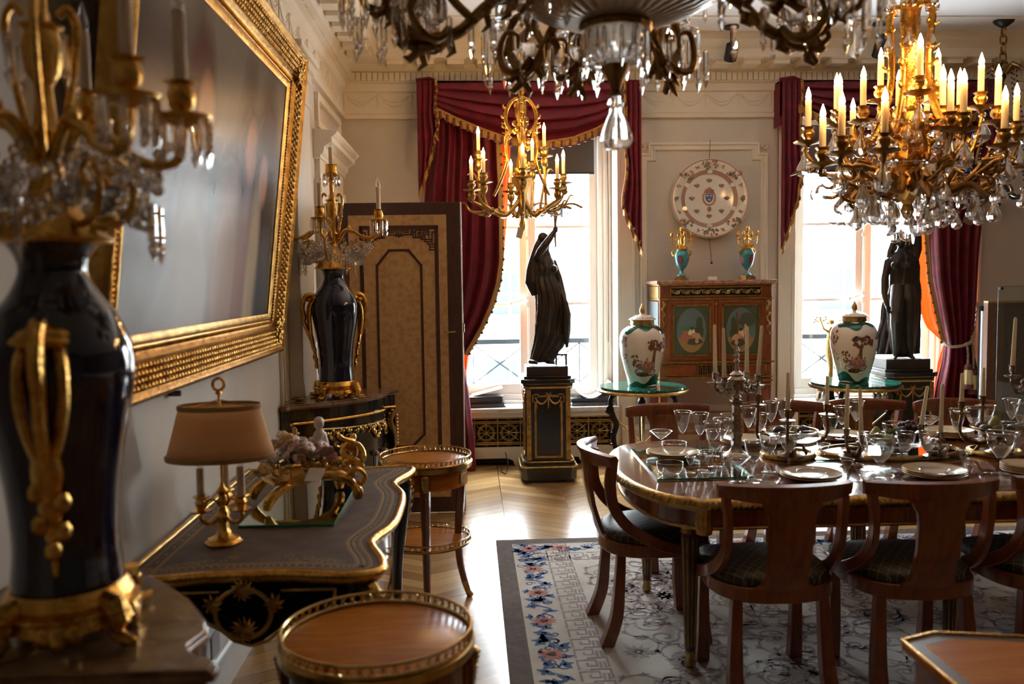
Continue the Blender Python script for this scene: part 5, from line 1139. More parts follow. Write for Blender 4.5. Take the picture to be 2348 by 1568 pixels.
    for x0_, x1_, k in ((-.42, -.175, 0), (-.155, .155, 1), (.175, .42, 0)):
        d = MB(); d.bx(x0_, x1_, y-.006, y, .825, .912); do = ob('drawer', d, M['mahog'] if not k else M['blackw'], t); g = MB()
        for a, c, p, q in ((x0_, x1_, .825, .833), (x0_, x1_, .904, .912), (x0_, x0_+.008, .825, .912), (x1_-.008, x1_, .825, .912)): g.bx(a, c, y-.010, y-.005, p, q)
        if k:
            for j in range(8):
                xx = x0_+.022+j*.038; g.bx(xx, xx+.005, y-.010, y-.005, .842, .896); g.bx(xx+.018, xx+.023, y-.010, y-.005, .842, .896); g.bx(xx, xx+.023, y-.010, y-.005, .889, .896)
        ob('drawer_trim', g, M['golda'], do)
    s_ = MB(); s_.bx(-hw-.004, -hw, -hd+.05, hd-.05, .97, 1.43); ob('side_panel', s_, M['d_sky'], t)
    s_ = MB(); s_.bx(-hw-.006, -hw, -hd+.03, hd-.03, 1.46, 1.555); ob('side_frieze', s_, M['golda'], t)
cabinet()
def candle_vase(px, lab):
    c = PY(px, 634, 7.24); t = T('candelabrum_vase', lab, 'vase', (c.x, 7.24, 1.605), rad(-25 if px < 1650 else 20), 'turquoise candelabrum vases')
    b = MB(); b.box(0, 0, .012, .10, .10, .024); b.box(0, 0, .03, .08, .08, .012); 
    for x in (-.035, .035):
        for y in (-.035, .035): b.ball((x, y, .006), .012, 6, 4)
    ob('foot', b, M['golda'], t)
    v = MB(); v.lathe([(.038, .036), (.034, .046), (.016, .062), (.013, .08), (.022, .092), (.044, .12), (.056, .16), (.062, .205), (.060, .225), (.050, .236), (.046, .25), (.050, .262)], 28); ob('body', v, M['turq'], t, sharp=None)
    sp = [(.013, .08), (.022, .092), (.044, .12), (.056, .16), (.062, .205), (.060, .225)]; p = MB(); rng = random.Random(px)
    for a in (-pi/2, 0, pi/2, pi):
        painted_on(p, sp, a, .17, [(.024*math.cos(q), .036*math.sin(q)) for q in [2*pi*i/16 for i in range(16)]], 0, .001); painted_on(p, sp, a, .165, blob(.014, 9, rng, 1.2), 1, .002); painted_on(p, sp, a, .185, blob(.008, 8, rng), 2, .003); ob('medallion', p, [M['d_purple'], M['d_rose'], M['d_flesh']], t)
    g = MB(); g.lathe([(.048, .252), (.056, .26), (.05, .268), (.03, .285), (.012, .30), (.010, .36), (.016, .37), (.008, .385), (.013, .40), (.020, .405), (.014, .412), (.018, .43), (.014, .445)], 16)
    for k in range(2): g.at(rz=k*pi); g.tube(spline([(.058, 0, .20), (.075, 0, .215), (.078, 0, .245), (.060, 0, .258)], 4), .006, 6); g.ball((.074, 0, .24), .011, 7, 5)
    g.at(); 
    for k in range(14): g.ball((.04*math.cos(k*.9), .04*math.sin(k*.9), .27+.008*(k % 3)), .012, 6, 4)
    st = ob('gilt_mount', g, M['gold'], t)
    for k in range(4):
        a = k*pi/2+.5; A = lambda r, z: (r*math.cos(a), r*math.sin(a), z); m = MB(); m.tube(spline([A(.012, .30), A(.04, .285), A(.075, .30), A(.085, .335), A(.068, .345), A(.06, .325)], 4), .005, 6); m.tube(spline([A(.01, .36), A(.04, .345), A(.075, .335), A(.085, .36)], 4), .005, 6)
        m.lathe([(.006, 0), (.022, .006), (.008, .010), (.013, .022), (.010, .034), (.017, .04), (.015, .044)], 12, A(.085, .36)); ob('arm', m, M['gold'], t)
candle_vase(1563, 'turquoise vase with gilt candle arms at left on marble cabinet top'); candle_vase(1713, 'turquoise vase with gilt candle arms at right on marble cabinet top')
c = PY(1634, 636, 7.15); thing('label_card', MB().at(c.x, 7.15, 1.620, 0, rad(-20)).box(0, 0, 0, .075, .003, .03), M['paper'], 'small white card standing on the marble cabinet top', 'card')
# ---------------------------------------------------------------- big armorial plate on the wall
def wall_plate():
    c = PY(1626, 456, YB-.05); t = T('wall_plate', 'large round porcelain plate with coat of arms hung above the cabinet', 'plate', tuple(c)); t.rotation_euler = (pi/2, 0, 0)
    R_ = .338; ob('dish', MB().lathe([(0, .0), (.20, .0), (.235, .008), (.30, .034), (R_-.003, .042), (R_, .040), (R_-.004, .034), (.24, .0), (.19, -.012), (0, -.012)], 72), M['porc'], t, sharp=60)
    z_ = lambda r: pl([(0, 0), (.20, 0), (.235, .008), (.30, .034), (.338, .042)], r)[0]+.0012
    b = MB(); rng = random.Random(12)
    def ring(r0, r1, k, n=96):
        b.k = k; vs = []
        for i in range(n): a = 2*pi*i/n; vs += [(r0*math.cos(a), r0*math.sin(a), z_(r0)), (r1*math.cos(a), r1*math.sin(a), z_(r1))]
        b.add(vs, [(2*i, 2*i+1, (2*i+3) % (2*n), (2*i+2) % (2*n)) for i in range(n)])
    ring(.217, .243, 0); ring(.326, .3345, 1); ring(.213, .217, 1); ring(.243, .247, 1)
    def spot(x, y, r, k, e=1., h=.0006): 
        b.k = k; z = max(z_(math.hypot(x, y)), z_(min(.335, math.hypot(x, y)+r)))+h; b.poly([(x+p, y+q, z) for p, q in blob(r, 9, rng, e)])
    for k in range(8):
        a = k*pi/4+pi/2; r = .287; big = k % 2 == 0; a += .0
        for j in range(20 if (k in (0, 1, 3, 4, 5, 7)) else 9): q = rng.random()*6.28; rr = (.038 if k in (0, 1, 3, 4, 5, 7) else .02)*math.sqrt(rng.random()); spot(r*math.cos(a)+rr*1.3*math.cos(q)*abs(math.sin(a))+rr*.8*math.cos(q), r*math.sin(a)+rr*math.sin(q), .007+.006*rng.random(), (1, 2, 3, 4, 1)[j % 5], 1, .0006+.0002*j)
    for k in range(8):
        a = k*pi/4+pi/2+pi/8
        for j in range(8): q = rng.random()*6.28; rr = .016*rng.random(); spot(.292*math.cos(a)+rr*math.cos(q)*1.3, .292*math.sin(a)+rr*math.sin(q), .006, (1, 4)[j % 2], 1, .0006+.0002*j)
    for a in (pi/2, pi/2+pi*.62, pi/2-pi*.62, pi/2+pi*.33, pi/2-pi*.33, -pi/2):
        spot(.23*math.cos(a), .23*math.sin(a), .024, 5, .8, .003); spot(.23*math.cos(a), .23*math.sin(a), .013, 3, .6, .004)
    for k in range(8):
        a = k*pi/4+pi/2; x, y = .152*math.cos(a), .152*math.sin(a)
        spot(x, y, .020, 4, .45); spot(x, y+.012, .012, 1, .8, .0012); spot(x-.017, y+.008, .008, (2, 3)[k % 2], 1, .0016); spot(x+.017, y+.008, .008, (3, 2)[k % 2], 1, .002); spot(x, y-.006, .012, (3, 1, 2)[k % 3], .6, .0024)
    # arms: collar, blue shield with three fleurs-de-lis, crown
    cy_ = .01; H = .004; b.k = 1
    for r0 in (.066, .058): b.tube([(r0*.86*math.cos(q), cy_+r0*math.sin(q), H*.5) for q in [2*pi*i/32 for i in range(32)]], .0028, 5, True)
    for k in range(20): q = 2*pi*k/20; b.ball((.053*math.cos(q), cy_+.062*math.sin(q), H*.4), (.005, .005, .002), 6, 4)
    b.k = 2; b.poly([(-.032, cy_+.034, H), (.032, cy_+.034, H), (.032, cy_-.008, H), (.02, cy_-.03, H), (0, cy_-.042, H), (-.02, cy_-.03, H), (-.032, cy_-.008, H)][::-1]); b.k = 6
    for x, y in ((-.015, cy_+.016), (.015, cy_+.016), (0, cy_-.018)):
        for p in ([(-.003, -.004), (.003, -.004), (.004, .004), (0, .013), (-.004, .004)], [(.002, -.001), (.006, .006), (.012, .004), (.011, -.002), (.008, .001)], [(-.002, -.001), (-.006, .006), (-.012, .004), (-.011, -.002), (-.008, .001)], [(-.007, -.005), (.007, -.005), (.007, -.003), (-.007, -.003)], [(-.003, -.006), (.003, -.006), (0, -.012)]): b.poly([(x+u_, y+v_, H+.001) for u_, v_ in p])
    b.k = 1; b.bx(-.036, .036, cy_+.040, cy_+.049, H, H+.002)
    for k in range(5): x = -.032+.016*k; b.tube([(x, cy_+.048, H), (x*1.15, cy_+.064, H), (x*.3, cy_+.082, H)], .0026, 5); b.ball((x*1.12, cy_+.062, H), (.006, .006, .002), 6, 4)
    b.ball((0, cy_+.086, H), (.006, .007, .002), 7, 5); b.ball((0, -.086, H), (.020, .022, .002), 10, 5); b.k = 4; b.ball((0, -.086, H+.001), (.012, .013, .002), 8, 5)
    ob('painted_decoration', b, [M['p_band'], M['d_rust'], M['d_blue'], M['d_green'], M['d_ochre'], M['porc'], M['d_cream']], t, sharp=None)
    ob('hanging_wire', MB().tube([(0, .33, .0), (0, .50, .03)], .0025, 5), M['iron'], t); w_ = MB(); w_.tube([(0, -.33, .0), (.012, -.46, .01), (.016, -.545, .02)], .0025, 5); w_.ball((.017, -.55, .022), .011, 8, 6); ob('pull_cord', w_, M['iron'], t)
wall_plate()
# ---------------------------------------------------------------- things on the window shelves
def portfolio(x, y, z, w_, d, h, rz, lab, ry=0, grp=None):
    t = T('portfolio', lab, 'portfolio', (x, y, z), rz, grp); t.rotation_euler = (0, ry, rz)
    ob('cover', MB().bx(-w_/2, w_/2, -d/2, d/2, 0, .006).bx(-w_/2, w_/2, -d/2, d/2, h-.006, h).bx(-w_/2, -w_/2+.006, -d/2, d/2, 0, h), M['iron'], t, bevel=.002); b = MB()
    for k in range(5): b.bx(-w_/2+.008, w_/2-.012-.004*(k % 2), -d/2+.008, d/2-.01, .007+(h-.014)*k/5, .007+(h-.014)*(k+.8)/5)
    ob('sleeves', b, M['portf'], t)
M['portf'] = mat('grey_plastic_sleeves', (.10, .10, .11), .16)
portfolio(.135, 7.70, .5155, .31, .24, .040, rad(4), 'black portfolio of plastic sleeves, lower of the left window stack', 0, 'portfolios on the left window shelf')
portfolio(.115, 7.705, .5562, .31, .23, .055, rad(8), 'thick black portfolio of plastic sleeves on top of another', 0, 'portfolios on the left window shelf')
b = MB(); sheet(b, lambda u, v: (.0+.27*u, 7.62+.2*v, .6125+.0675*u), 8, 4); thing('loose_papers', b, M['paper'], 'white papers lying tilted on the upper black portfolio', 'papers', mods=(('SOLIDIFY', {'thickness': .002}),))
for k, (z, h, l) in enumerate(((.5155, .036, 'dark flat book at bottom of stack beside left pedestal'), (.552, .028, 'dark flat book second in stack beside left pedestal'))):
    t = T('book', l, 'book', (1.06, 7.70, z), rad(2-3*k), 'dark books on the left window shelf'); ob('cover', MB().bx(-.19, .19, -.12, .12, 0, .004).bx(-.19, .19, -.12, .12, h-.004, h).bx(-.19, .19, .116, .12, 0, h), M['iron'], t); ob('pages', MB().bx(-.185, .185, -.115, .116, .004, h-.004), M['portf'], t)
b = MB(); sheet(b, lambda u, v: (.90+.33*u, 7.60+.22*v, .5805+.115*abs(2*u-.9)**2.0), 20, 4); b2 = MB()
thing('curled_papers', b, M['paper'], 'curled sheets of pale paper on dark books beside left pedestal', 'papers', mods=(('SOLIDIFY', {'thickness': .004}),))
def sill_ornament():
    c = PY(1906, 912, 7.62); t = T('silver_centrepiece', 'silver-gilt figure centrepiece on right window shelf behind lidded vase', 'ornament', (c.x, 7.66, .5155)); b = MB()
    b.lathe([(.10, .03), (.11, .05), (.07, .08), (.05, .12), (.06, .15), (.03, .17)], 16)
    for k in range(3): a = k*2*pi/3-.6; b.tube([(.05*math.cos(a), .05*math.sin(a), .10), (.13*math.cos(a), .13*math.sin(a), .10), (.14*math.cos(a), .14*math.sin(a), .03), (.16*math.cos(a), .16*math.sin(a), .006)], [.02, .03, .022, .012], 8); b.ball((.13*math.cos(a), .13*math.sin(a), .10), .035, 8, 6)
    ob('base', b, M['silver'], t); s_ = MB(); s_.tube(spline([(0, 0, .16), (.01, 0, .3), (-.01, 0, .45), (.0, 0, .6), (.01, 0, .66)], 5), [.03, .022, .03, .026, .022, .010], 10); s_.ball((.01, 0, .70), .028, 10, 7)
    for sx in (-1, 1): s_.tube([(0, 0, .6), (sx*.06, 0, .64), (sx*.09, 0, .72)], [.016, .012, .008], 7)
    ob('figure_stem', s_, M['golda'], t)
    l = MB(); rng = random.Random(3)
    for k in range(16): l.ball((-.09+rng.uniform(-.05, .07), rng.uniform(-.03, .03), .70+rng.uniform(-.02, .05)), (.014, .010, .010), 6, 4)
    ob('leaf_crown', l, M['golda'], t)
sill_ornament()
# ---------------------------------------------------------------- boards and tube against the wall at far right
c0 = PY(2264, 700, 6.95); c1 = PY(2420, 700, 6.9); zt = PY(2300, 694, 6.95).z; M['board'] = mat('brown_cloth_board', (.17, .085, .055), .85, noise=(60, (.12, .055, .035), 4)); M['boardd'] = mat('dark_brown_cloth', (.10, .062, .050), .9, noise=(60, (.07, .042, .034), 4))
t = T('display_board', 'tall brown cloth-covered board standing at far right by wall', 'board', (c0.x, 6.95, 0), rad(-1)); ob('cloth_edge', MB().bx(0, .14, -.01, .05, 0, zt), M['board'], t); ob('cloth_face', MB().bx(.14, 1.3, -.006, .05, 0, zt), M['boardd'], t); ob('top_strip', MB().bx(0, 1.3, -.012, .052, zt, zt+.016), M['d_ochre'], t)
c = PY(2254, 830, 7.05); zt2 = PY(2254, 713, 7.05).z; thing('cardboard_tube', MB().lathe([(.024, 0), (.024, zt2), (.020, zt2), (.020, zt2-.02)], 20, (c.x, 7.05, 0)), M['socket'], 'pale grey tube standing beside brown board at far right', 'tube')
c = PY(2258, 700, 7.13); b = MB(); b.bx(c.x-.03, c.x+.04, 7.12, 7.16, 0, PY(2258, 702, 7.13).z); thing('dark_post', b, M['rail'], 'dark grey post behind pale tube at far right', 'post')
c = PY(2290, 657, 6.80); g = MB(); zg = c.z; t = T('glass_screen', 'clear glass sheet with dark clip standing before brown board', 'glass', (c.x, 6.80, 0)); ob('glass', MB().bx(0, 1.1, -.003, .003, 0, zg), M['sheet'], t); ob('edge', MB().bx(-.003, 0, -.003, .003, 0, zg).bx(-.003, 1.1, -.003, .003, zg, zg+.003), M['iron'], t); ob('clip', MB().bx(.01, .035, -.01, .01, zg-.025, zg-.005), M['iron'], t)
# ---------------------------------------------------------------- carpet
def carpet():
    x0, x1, y0, y1, h = .135, 4.05, 2.52, 5.33, .012; b = MB(); rng = random.Random(14); nx, ny = 60, 50
    b.k = 0; sheet(b, lambda u, v: (lerp(x0, x1, u), lerp(y0, y1, v), h), 4, 4); b.k = 1
    for a in ((x0, x0+.095, y0, y1), (x1-.095, x1, y0, y1), (x0+.095, x1-.095, y0, y0+.095), (x0+.095, x1-.095, y1-.095, y1)): b.poly([(a[0], a[2], h+.0008), (a[1], a[2], h+.0008), (a[1], a[3], h+.0008), (a[0], a[3], h+.0008)])
    b.bx(x0, x1, y0, y1, 0, h-.001); z = h+.0009
    def flower(x, y, r, k):
        b.k = k
        for j in range(11): a = j*2*pi/11+rng.random()*.2; b.ribbon([(x+r*.15*math.cos(a), y+r*.15*math.sin(a)), (x+r*.6*math.cos(a), y+r*.6*math.sin(a)), (x+r*math.cos(a), y+r*math.sin(a))], [r*.22, r*.30, r*.06], z+.0002)
    def leaf(x, y, a, r, k):
        b.k = k
        for d in (-.9, 0, .9): b.ribbon([(x, y), (x+r*.5*math.cos(a+d), y+r*.5*math.sin(a+d)), (x+r*math.cos(a+d*1.3), y+r*math.sin(a+d*1.3))], [r*.3, r*.55, r*.08], z+.0001)
    def curl_(x, y, r, a0, tn, w_, k): b.k = k; b.ribbon([(x+p, y+q) for p, q in spiral(0, 0, r, r*.25, a0, tn, 16)], w_, z)
    def band(fx, L, n):
        for i in range(n):
            u = (i+.5)*L/n
            def at(du, v): return fx(u+du, v)
            if i % 2: flower(*at(0, .19), .062, 3)
            b.k = 2; s_ = L/n
            P = [at(-s_*.5+s_*j/14, .19+.045*math.sin(j/14*2*pi+i*pi)) for j in range(15)]; b.ribbon(P, .010, z)
            for j in range(5): x, y = at(rng.uniform(-.5, .5)*s_, .19+rng.uniform(-.055, .055)); leaf(x, y, rng.random()*6.28, .034+.022*rng.random(), 2)
            for j in range(3): x, y = at(rng.uniform(-.5, .5)*s_, .19+rng.uniform(-.06, .06)); curl_(x, y, .028, rng.random()*6, 1.1*(1 if j % 2 else -1), .007, 2)
        m = int(L/.105); k_ = L/m
        for i in range(m):
            o = i*k_; b.k = 4
            for P in ([(0, .29), (.8, .29), (.8, .37), (.3, .37), (.3, .33), (.55, .33)], [(.2, .42), (1., .42), (1., .34), (.9, .34)], [(.1, .405), (.6, .405), (.6, .385), (.1, .385)]): b.ribbon([fx(o+p*k_, q) for p, q in P for _ in (0,)], .011, z)
    LX, LY = x1-x0-.2, y1-y0-.2
    band(lambda u, v: (x0+v, y0+.1+u), LY, 14); band(lambda u, v: (x0+.1+u, y1-v), LX, 20); band(lambda u, v: (x0+.1+u, y0+v), LX, 20); band(lambda u, v: (x1-v, y0+.1+u), LY, 14)
    for k in range(340):
        x, y = rng.uniform(x0+.55, x1-.5), rng.uniform(y0+.5, y1-.5); a = rng.random()*6.28; kk = 4 if rng.random() < .75 else 5; r = .03+.045*rng.random(); curl_(x, y, r, a, 1.3*(1 if k % 2 else -1), .012, kk)
        q = [(x+r*math.cos(a), y+r*math.sin(a))]
        for j in range(6): q.append((q[-1][0]+.045*math.cos(a+j*.5+1), q[-1][1]+.045*math.sin(a+j*.5+1)))
        b.k = kk; b.ribbon(q, .010, z)
        for j in range(3): leaf(*q[2*j+1], a+j, .028, kk)
        if k % 7 == 0: flower(x, y, .07, 5)
    for gx in (1.2, 2.4, 3.3):
        for gy in (3.1, 4.7):
            b.k = 4
            for i in range(5):
                o = -.2+.1*i; b.ribbon([(gx+o, gy-.16), (gx+o+.06, gy-.16), (gx+o+.06, gy+.10), (gx+o-.04, gy+.10), (gx+o-.04, gy+.16)], .016, z); b.ribbon([(gx-.25, gy+o*.7), (gx+.25, gy+o*.7)], .012, z)
    M['rugc'] = mat('carpet_pile', (.62, .58, .51), .95, noise=(9, (.70, .66, .58), 4), bump=(260, .5)); M['rugb'] = mat('carpet_border', (.13, .10, .085), .95, noise=(30, (.18, .14, .12), 4), bump=(260, .5))
    thing('carpet', b, [M['rugc'], M['rugb'], M['r_blue'], M['r_rose'], M['r_grey'], M['r_tan']], 'cream carpet with blue flower border and brown edge under dining table', 'carpet')
for nm in ('r_blue', 'r_rose', 'r_grey', 'r_tan'): M[nm].node_tree.nodes['Principled BSDF'].inputs['Roughness'].default_value = .95
carpet()
# ---------------------------------------------------------------- dining table and chairs
RZ = .0136
TX0, TX1, TYC, THW = .92, 3.28, 3.93, .615
def table_outline(d):
    P = [(TX0+.06, TYC-THW-d), (TX0-.03, TYC-THW-d*1.0), (TX0-.05, TYC-THW+.03-d)]
    P += [(TX0-.05-(.215+d)*math.cos(a), TYC+(THW-.045+d)*math.sin(a)) for a in [-pi/2+pi*i/28 for i in range(1, 28)]]
    L = P+[(TX0-.05, TYC+THW-.03+d), (TX0-.03, TYC+THW+d), (TX0+.06, TYC+THW+d)]; cx = (TX0+TX1)/2
    return L+[(2*cx-x, y) for x, y in L[::-1]]
def dining_table():
    t = T('dining_table', 'long mahogany dining table with gilt rim laid for dinner', 'table', ((TX0+TX1)/2, TYC, RZ)); o = t.location; sh = lambda P: [(x-o.x, y-o.y) for x, y in P]
    ccw = lambda P: P[::-1]
    b = MB(); b.prism(ccw(sh(table_outline(0))), .722, .748); ob('top', b, M['mahogt'], t, bevel=.002)
    e = MB(); P = ccw(sh(table_outline(.0))); e.sweep(P+P[:1], [(-.004, .700), (.012, .702), (.022, .712), (.026, .724), (.018, .738), (.006, .746), (-.004, .748)]); n = len(P)
    for i in range(n):
        a, c = Vector(P[i]), Vector(P[(i+1) % n]); L = (c-a).length; m = max(1, int(L/.022)); q = (c-a).normalized() if L > 1e-6 else Vector((1, 0)); nn = Vector((q.y, -q.x))
        for j in range(m):
            p = a+(c-a)*((j+.5)/m)+nn*.017; 
            e.tube([(p.x-q.x*.008, p.y-q.y*.008, .709), (p.x+nn.x*.007, p.y+nn.y*.007+0, .724), (p.x+q.x*.008, p.y+q.y*.008, .739)], [.004, .0085, .004], 6)
    ob('gilt_edge', e, M['golda'], t, sharp=60)
    A = MB(); P = ccw(sh(table_outline(-.035))); A.sweep(P+P[:1], [(-.02, .615), (0, .615), (0, .702), (-.02, .702)]); ob('apron', A, M['kingw'], t)
    for z in (.618, .692): 
        g = MB(); g.sweep(P+P[:1], [(-.002, z-.007), (.006, z-.006), (.009, z), (.006, z+.006), (-.002, z+.007)]); ob('apron_band', g, M['golda'], t)
    for x in (TX0-.032, 1.99, TX1+.02):
        for y in (TYC-.445, TYC+.445):
            l = MB(); l.lathe([(.018, 0), (.022, .02), (.016, .05), (.020, .07), (.022, .075), (.036, .56), (.034, .575)], 20, fl=lambda a, z: 1+(.09*math.cos(a*10) if .075 < z < .565 else 0)); lx, ly = x-o.x, y-o.y; l.v = [(p[0]+lx, p[1]+ly, p[2]) for p in l.v]; lg = ob('leg', l, M['wenge'], t)
            c = MB().at(lx, ly, 0); c.lathe([(.026, .565), (.042, .57), (.036, .585), (.046, .60), (.040, .615), (.05, .64), (.044, .66), (.052, .70)], 20, fl=lambda a, z: 1+.03*math.cos(a*12)); ob('leg_mount', c, M['golda'], lg); ob('foot_cap', MB().at(lx, ly, 0).lathe([(.02, 0), (.024, .012), (.018, .045), (.024, .06), (.015, .075)], 14), M['golda'], lg)
            f = MB().at(lx, ly, 0)
            for k in range(10): a = 2*pi*k/10+pi/10; f.tube([(.0215*math.cos(a), .0215*math.sin(a), .09), (.0345*math.cos(a), .0345*math.sin(a), .55)], .003, 5)
            ob('leg_fluting', f, M['golda'], lg)
    for sx in (-1, 1):
        for sy in (-1, 1):
            q = MB(); q.lathe([(.030, .60), (.036, .64), (.032, .69), (.040, .71), (.043, .740), (.03, .744)], 24, (sx*((TX1-TX0)/2+.012), sy*(THW-.03), 0), fl=lambda a, z: 1+.04*math.cos(a*12)); ob('corner_mount', q, M['golda'], t)
dining_table()
def make_chair(lab, group):
    t = T('dining_chair', lab, 'chair', (0, 0, 0), 0, group)
    seat = [(.205, .215), (.225, .19), (.24, .06), (.235, -.08), (.20, -.17), (.13, -.225), (0, -.245)]; O = smooth_closed([(0, .235), (-.12, .23)]+[(-x, y) for x, y in seat[:-1]]+[(0, -.245)]+[(x, y) for x, y in seat[:-1]][::-1]+[(.12, .23)], 4)
    if sum(O[i-1][0]*O[i][1]-O[i][0]*O[i-1][1] for i in range(len(O))) < 0: O = O[::-1]
    b = MB(); b.prism([(x*1.0, y*1.0) for x, y in O], .395, .452); ob('seat_frame', b, M['mahog'], t, bevel=.006)
    c = MB(); rings = [[(x*k, y*k+.004, z) for x, y in O] for k, z in ((.95, .450), (.965, .462), (.95, .478), (.88, .492), (.7, .503), (.4, .509), (.02, .511))]; c.loft(rings); ob('seat', c, M['seat'], t, sharp=60)
    r = MB(); rings = []
    for i in range(17):
        u = -1+i/8; x = .252*u; y = -.315+.098*u*u; th = .018 if abs(u) < .97 else .014; z0, z1 = .785+.012*u*u, .862-.010*u*u
        rings.append([(x, y-th+.004, z0+.006), (x, y+th-.004, z0), (x, y+th, z0+.03), (x, y+th+.002, z1-.016), (x, y+.006, z1), (x, y-th-.006, z1-.004), (x, y-th-.006, z1-.022), (x, y-th, z1-.035)])
    r.loft(rings); ob('top_rail', r, M['mahog'], t, sharp=50)
    s_ = MB(); rings = []
    for z, w_ in ((.44, .115), (.455, .112), (.47, .085), (.50, .080), (.60, .080), (.70, .083), (.745, .088), (.765, .100), (.79, .108), (.80, .108)):
        u = (z-.44)/.36; y = -.235-.075*u-.02*math.sin(pi*u); bow = lambda x: .45*x*x*3
        rings.append([(x, y+bow(x)+d, z) for x, d in ((-w_, -.009), (-w_*.5, -.009), (0, -.009), (w_*.5, -.009), (w_, -.009), (w_, .009), (w_*.5, .009), (0, .009), (-w_*.5, .009), (-w_, .009))])
    s_.loft(rings); ob('splat', s_, M['mahog'], t, sharp=50)
    for sx in (-1, 1):
        P = spline([(sx*.222, -.225, .80), (sx*.216, -.232, .72), (sx*.214, -.215, .62), (sx*.222, -.150, .53), (sx*.236, -.04, .465), (sx*.238, .07, .43), (sx*.236, .10, .42)], 5); m = MB(); rings = []
        for i, p in enumerate(P):
            a = P[min(i+1, len(P)-1)]; d = P[max(i-1, 0)]; q = Vector((0, a[1]-d[1], a[2]-d[2])).normalized(); n = Vector((0, -q.z, q.y)); hw = .024; rings.append([(p[0]+e*.013, p[1]+n.y*f*hw, p[2]+n.z*f*hw) for e, f in ((-1, -1), (1, -1), (1, 1), (-1, 1))])
        m.loft(rings); ob('stile', m, M['mahog'], t, bevel=.004, sharp=60)
        for P, w0, w1 in ((((sx*.165, -.175, .40), (sx*.172, -.185, .26), (sx*.178, -.20, .12), (sx*.186, -.245, .0)), .030, .019), (((sx*.195, .18, .40), (sx*.197, .18, .28), (sx*.197, .182, .14), (sx*.198, .195, .0)), .027, .018)):
            m = MB(); q = spline(P, 4); m.loft([[(p[0]+e*lerp(w0, w1, i/(len(q)-1)), p[1]+f*lerp(w0, w1, i/(len(q)-1)), p[2]) for e, f in ((-1, -1), (1, -1), (1, 1), (-1, 1))] for i, p in enumerate(q[::-1])][::-1]); ob('leg', m, M['mahog'], t, bevel=.003, sharp=60)
    return t
CG = 'mahogany dining chairs round the table'
ch = make_chair('mahogany dining chair in side view at the left end of table', CG); ch.location = (.815, 3.92, RZ); ch.rotation_euler = (0, 0, rad(-88))
for x, y, rz, l in ((1.152, 3.355, 0, 'mahogany chair seen from behind, beside the table’s front left leg'), (1.705, 3.345, rad(-1), 'mahogany chair seen from behind in front of gilt-edged right plates'), (2.275, 3.37, rad(2), 'mahogany chair cut by the right frame edge on near side'),
                    (1.17, 4.87, pi+.05, 'mahogany chair facing us behind three stemmed glasses at far left'), (1.85, 4.90, pi-.03, 'mahogany chair facing us behind glass fruit bowl with candle arms'), (2.365, 4.90, pi, 'mahogany chair facing us behind pears and grapes'), (2.895, 4.84, pi+.03, 'mahogany chair facing us in front of crimson drape at right')):
    dup(ch, (x, y, RZ), rz, l.replace('’', "'"), CG)
# marquetry table corner at the lower right
def side_marquetry():
    t = T('marquetry_table', 'orange marquetry table with gilt beaded edge in lower right corner', 'table', (0, 0, 0)); P0 = [PZ(2068, 1470, .72), PZ(2140, 1452, .72), PZ(2348, 1490, .72)]
    t.location = (1.45, 1.78, 0); o = t.location
    P = [(p.x-o.x, p.y-o.y) for p in P0]; P = [(-.40, -.20)]+[(P[0][0], P[0][1])]+[(P[1][0], P[1][1]), (.36, P[2][1]-.02), (.42, -.05), (.36, -.32), (-.34, -.32)]
    if sum(P[i-1][0]*P[i][1]-P[i][0]*P[i-1][1] for i in range(len(P))) < 0: P = P[::-1]
    ob('top', MB().prism(P, .70, .72), M['tulip'], t); cx, cyy = 0, -.05
    k = MB(); q = [(x*.9, (y-cyy)*.9+cyy) for x, y in P]; n = len(P)
    for i in range(n): k.poly([(*P[i], .7204), (*P[(i+1) % n], .7204), (*q[(i+1) % n], .7204), (*q[i], .7204)])
    ob('border_veneer', k, M['d_dark'], t)
    g = MB(); pts = []
    for i in range(n):
        a, c = P[i], P[(i+1) % n]; m = max(2, int(math.hypot(c[0]-a[0], c[1]-a[1])/.009)); pts += [(lerp(a[0], c[0], j/m), lerp(a[1], c[1], j/m), .722) for j in range(m)]
    g.tube(pts, [.0052 if i % 2 else .0036 for i in range(len(pts))], 6, True); ob('gilt_edge', g, M['gold'], t)
    ob('frieze', MB().prism([(x*.94, (y-cyy)*.94+cyy) for x, y in P], .60, .70), M['kingw'], t)
    for x, y in ((-.28, .08), (.30, .10), (-.28, -.26), (.30, -.26)): ob('leg', MB().tube([(x, y, .61), (x*1.03, y*1.03, .3), (x*1.1, y*1.1, 0)], [.028, .02, .016], 8), M['kingw'], t)
side_marquetry()
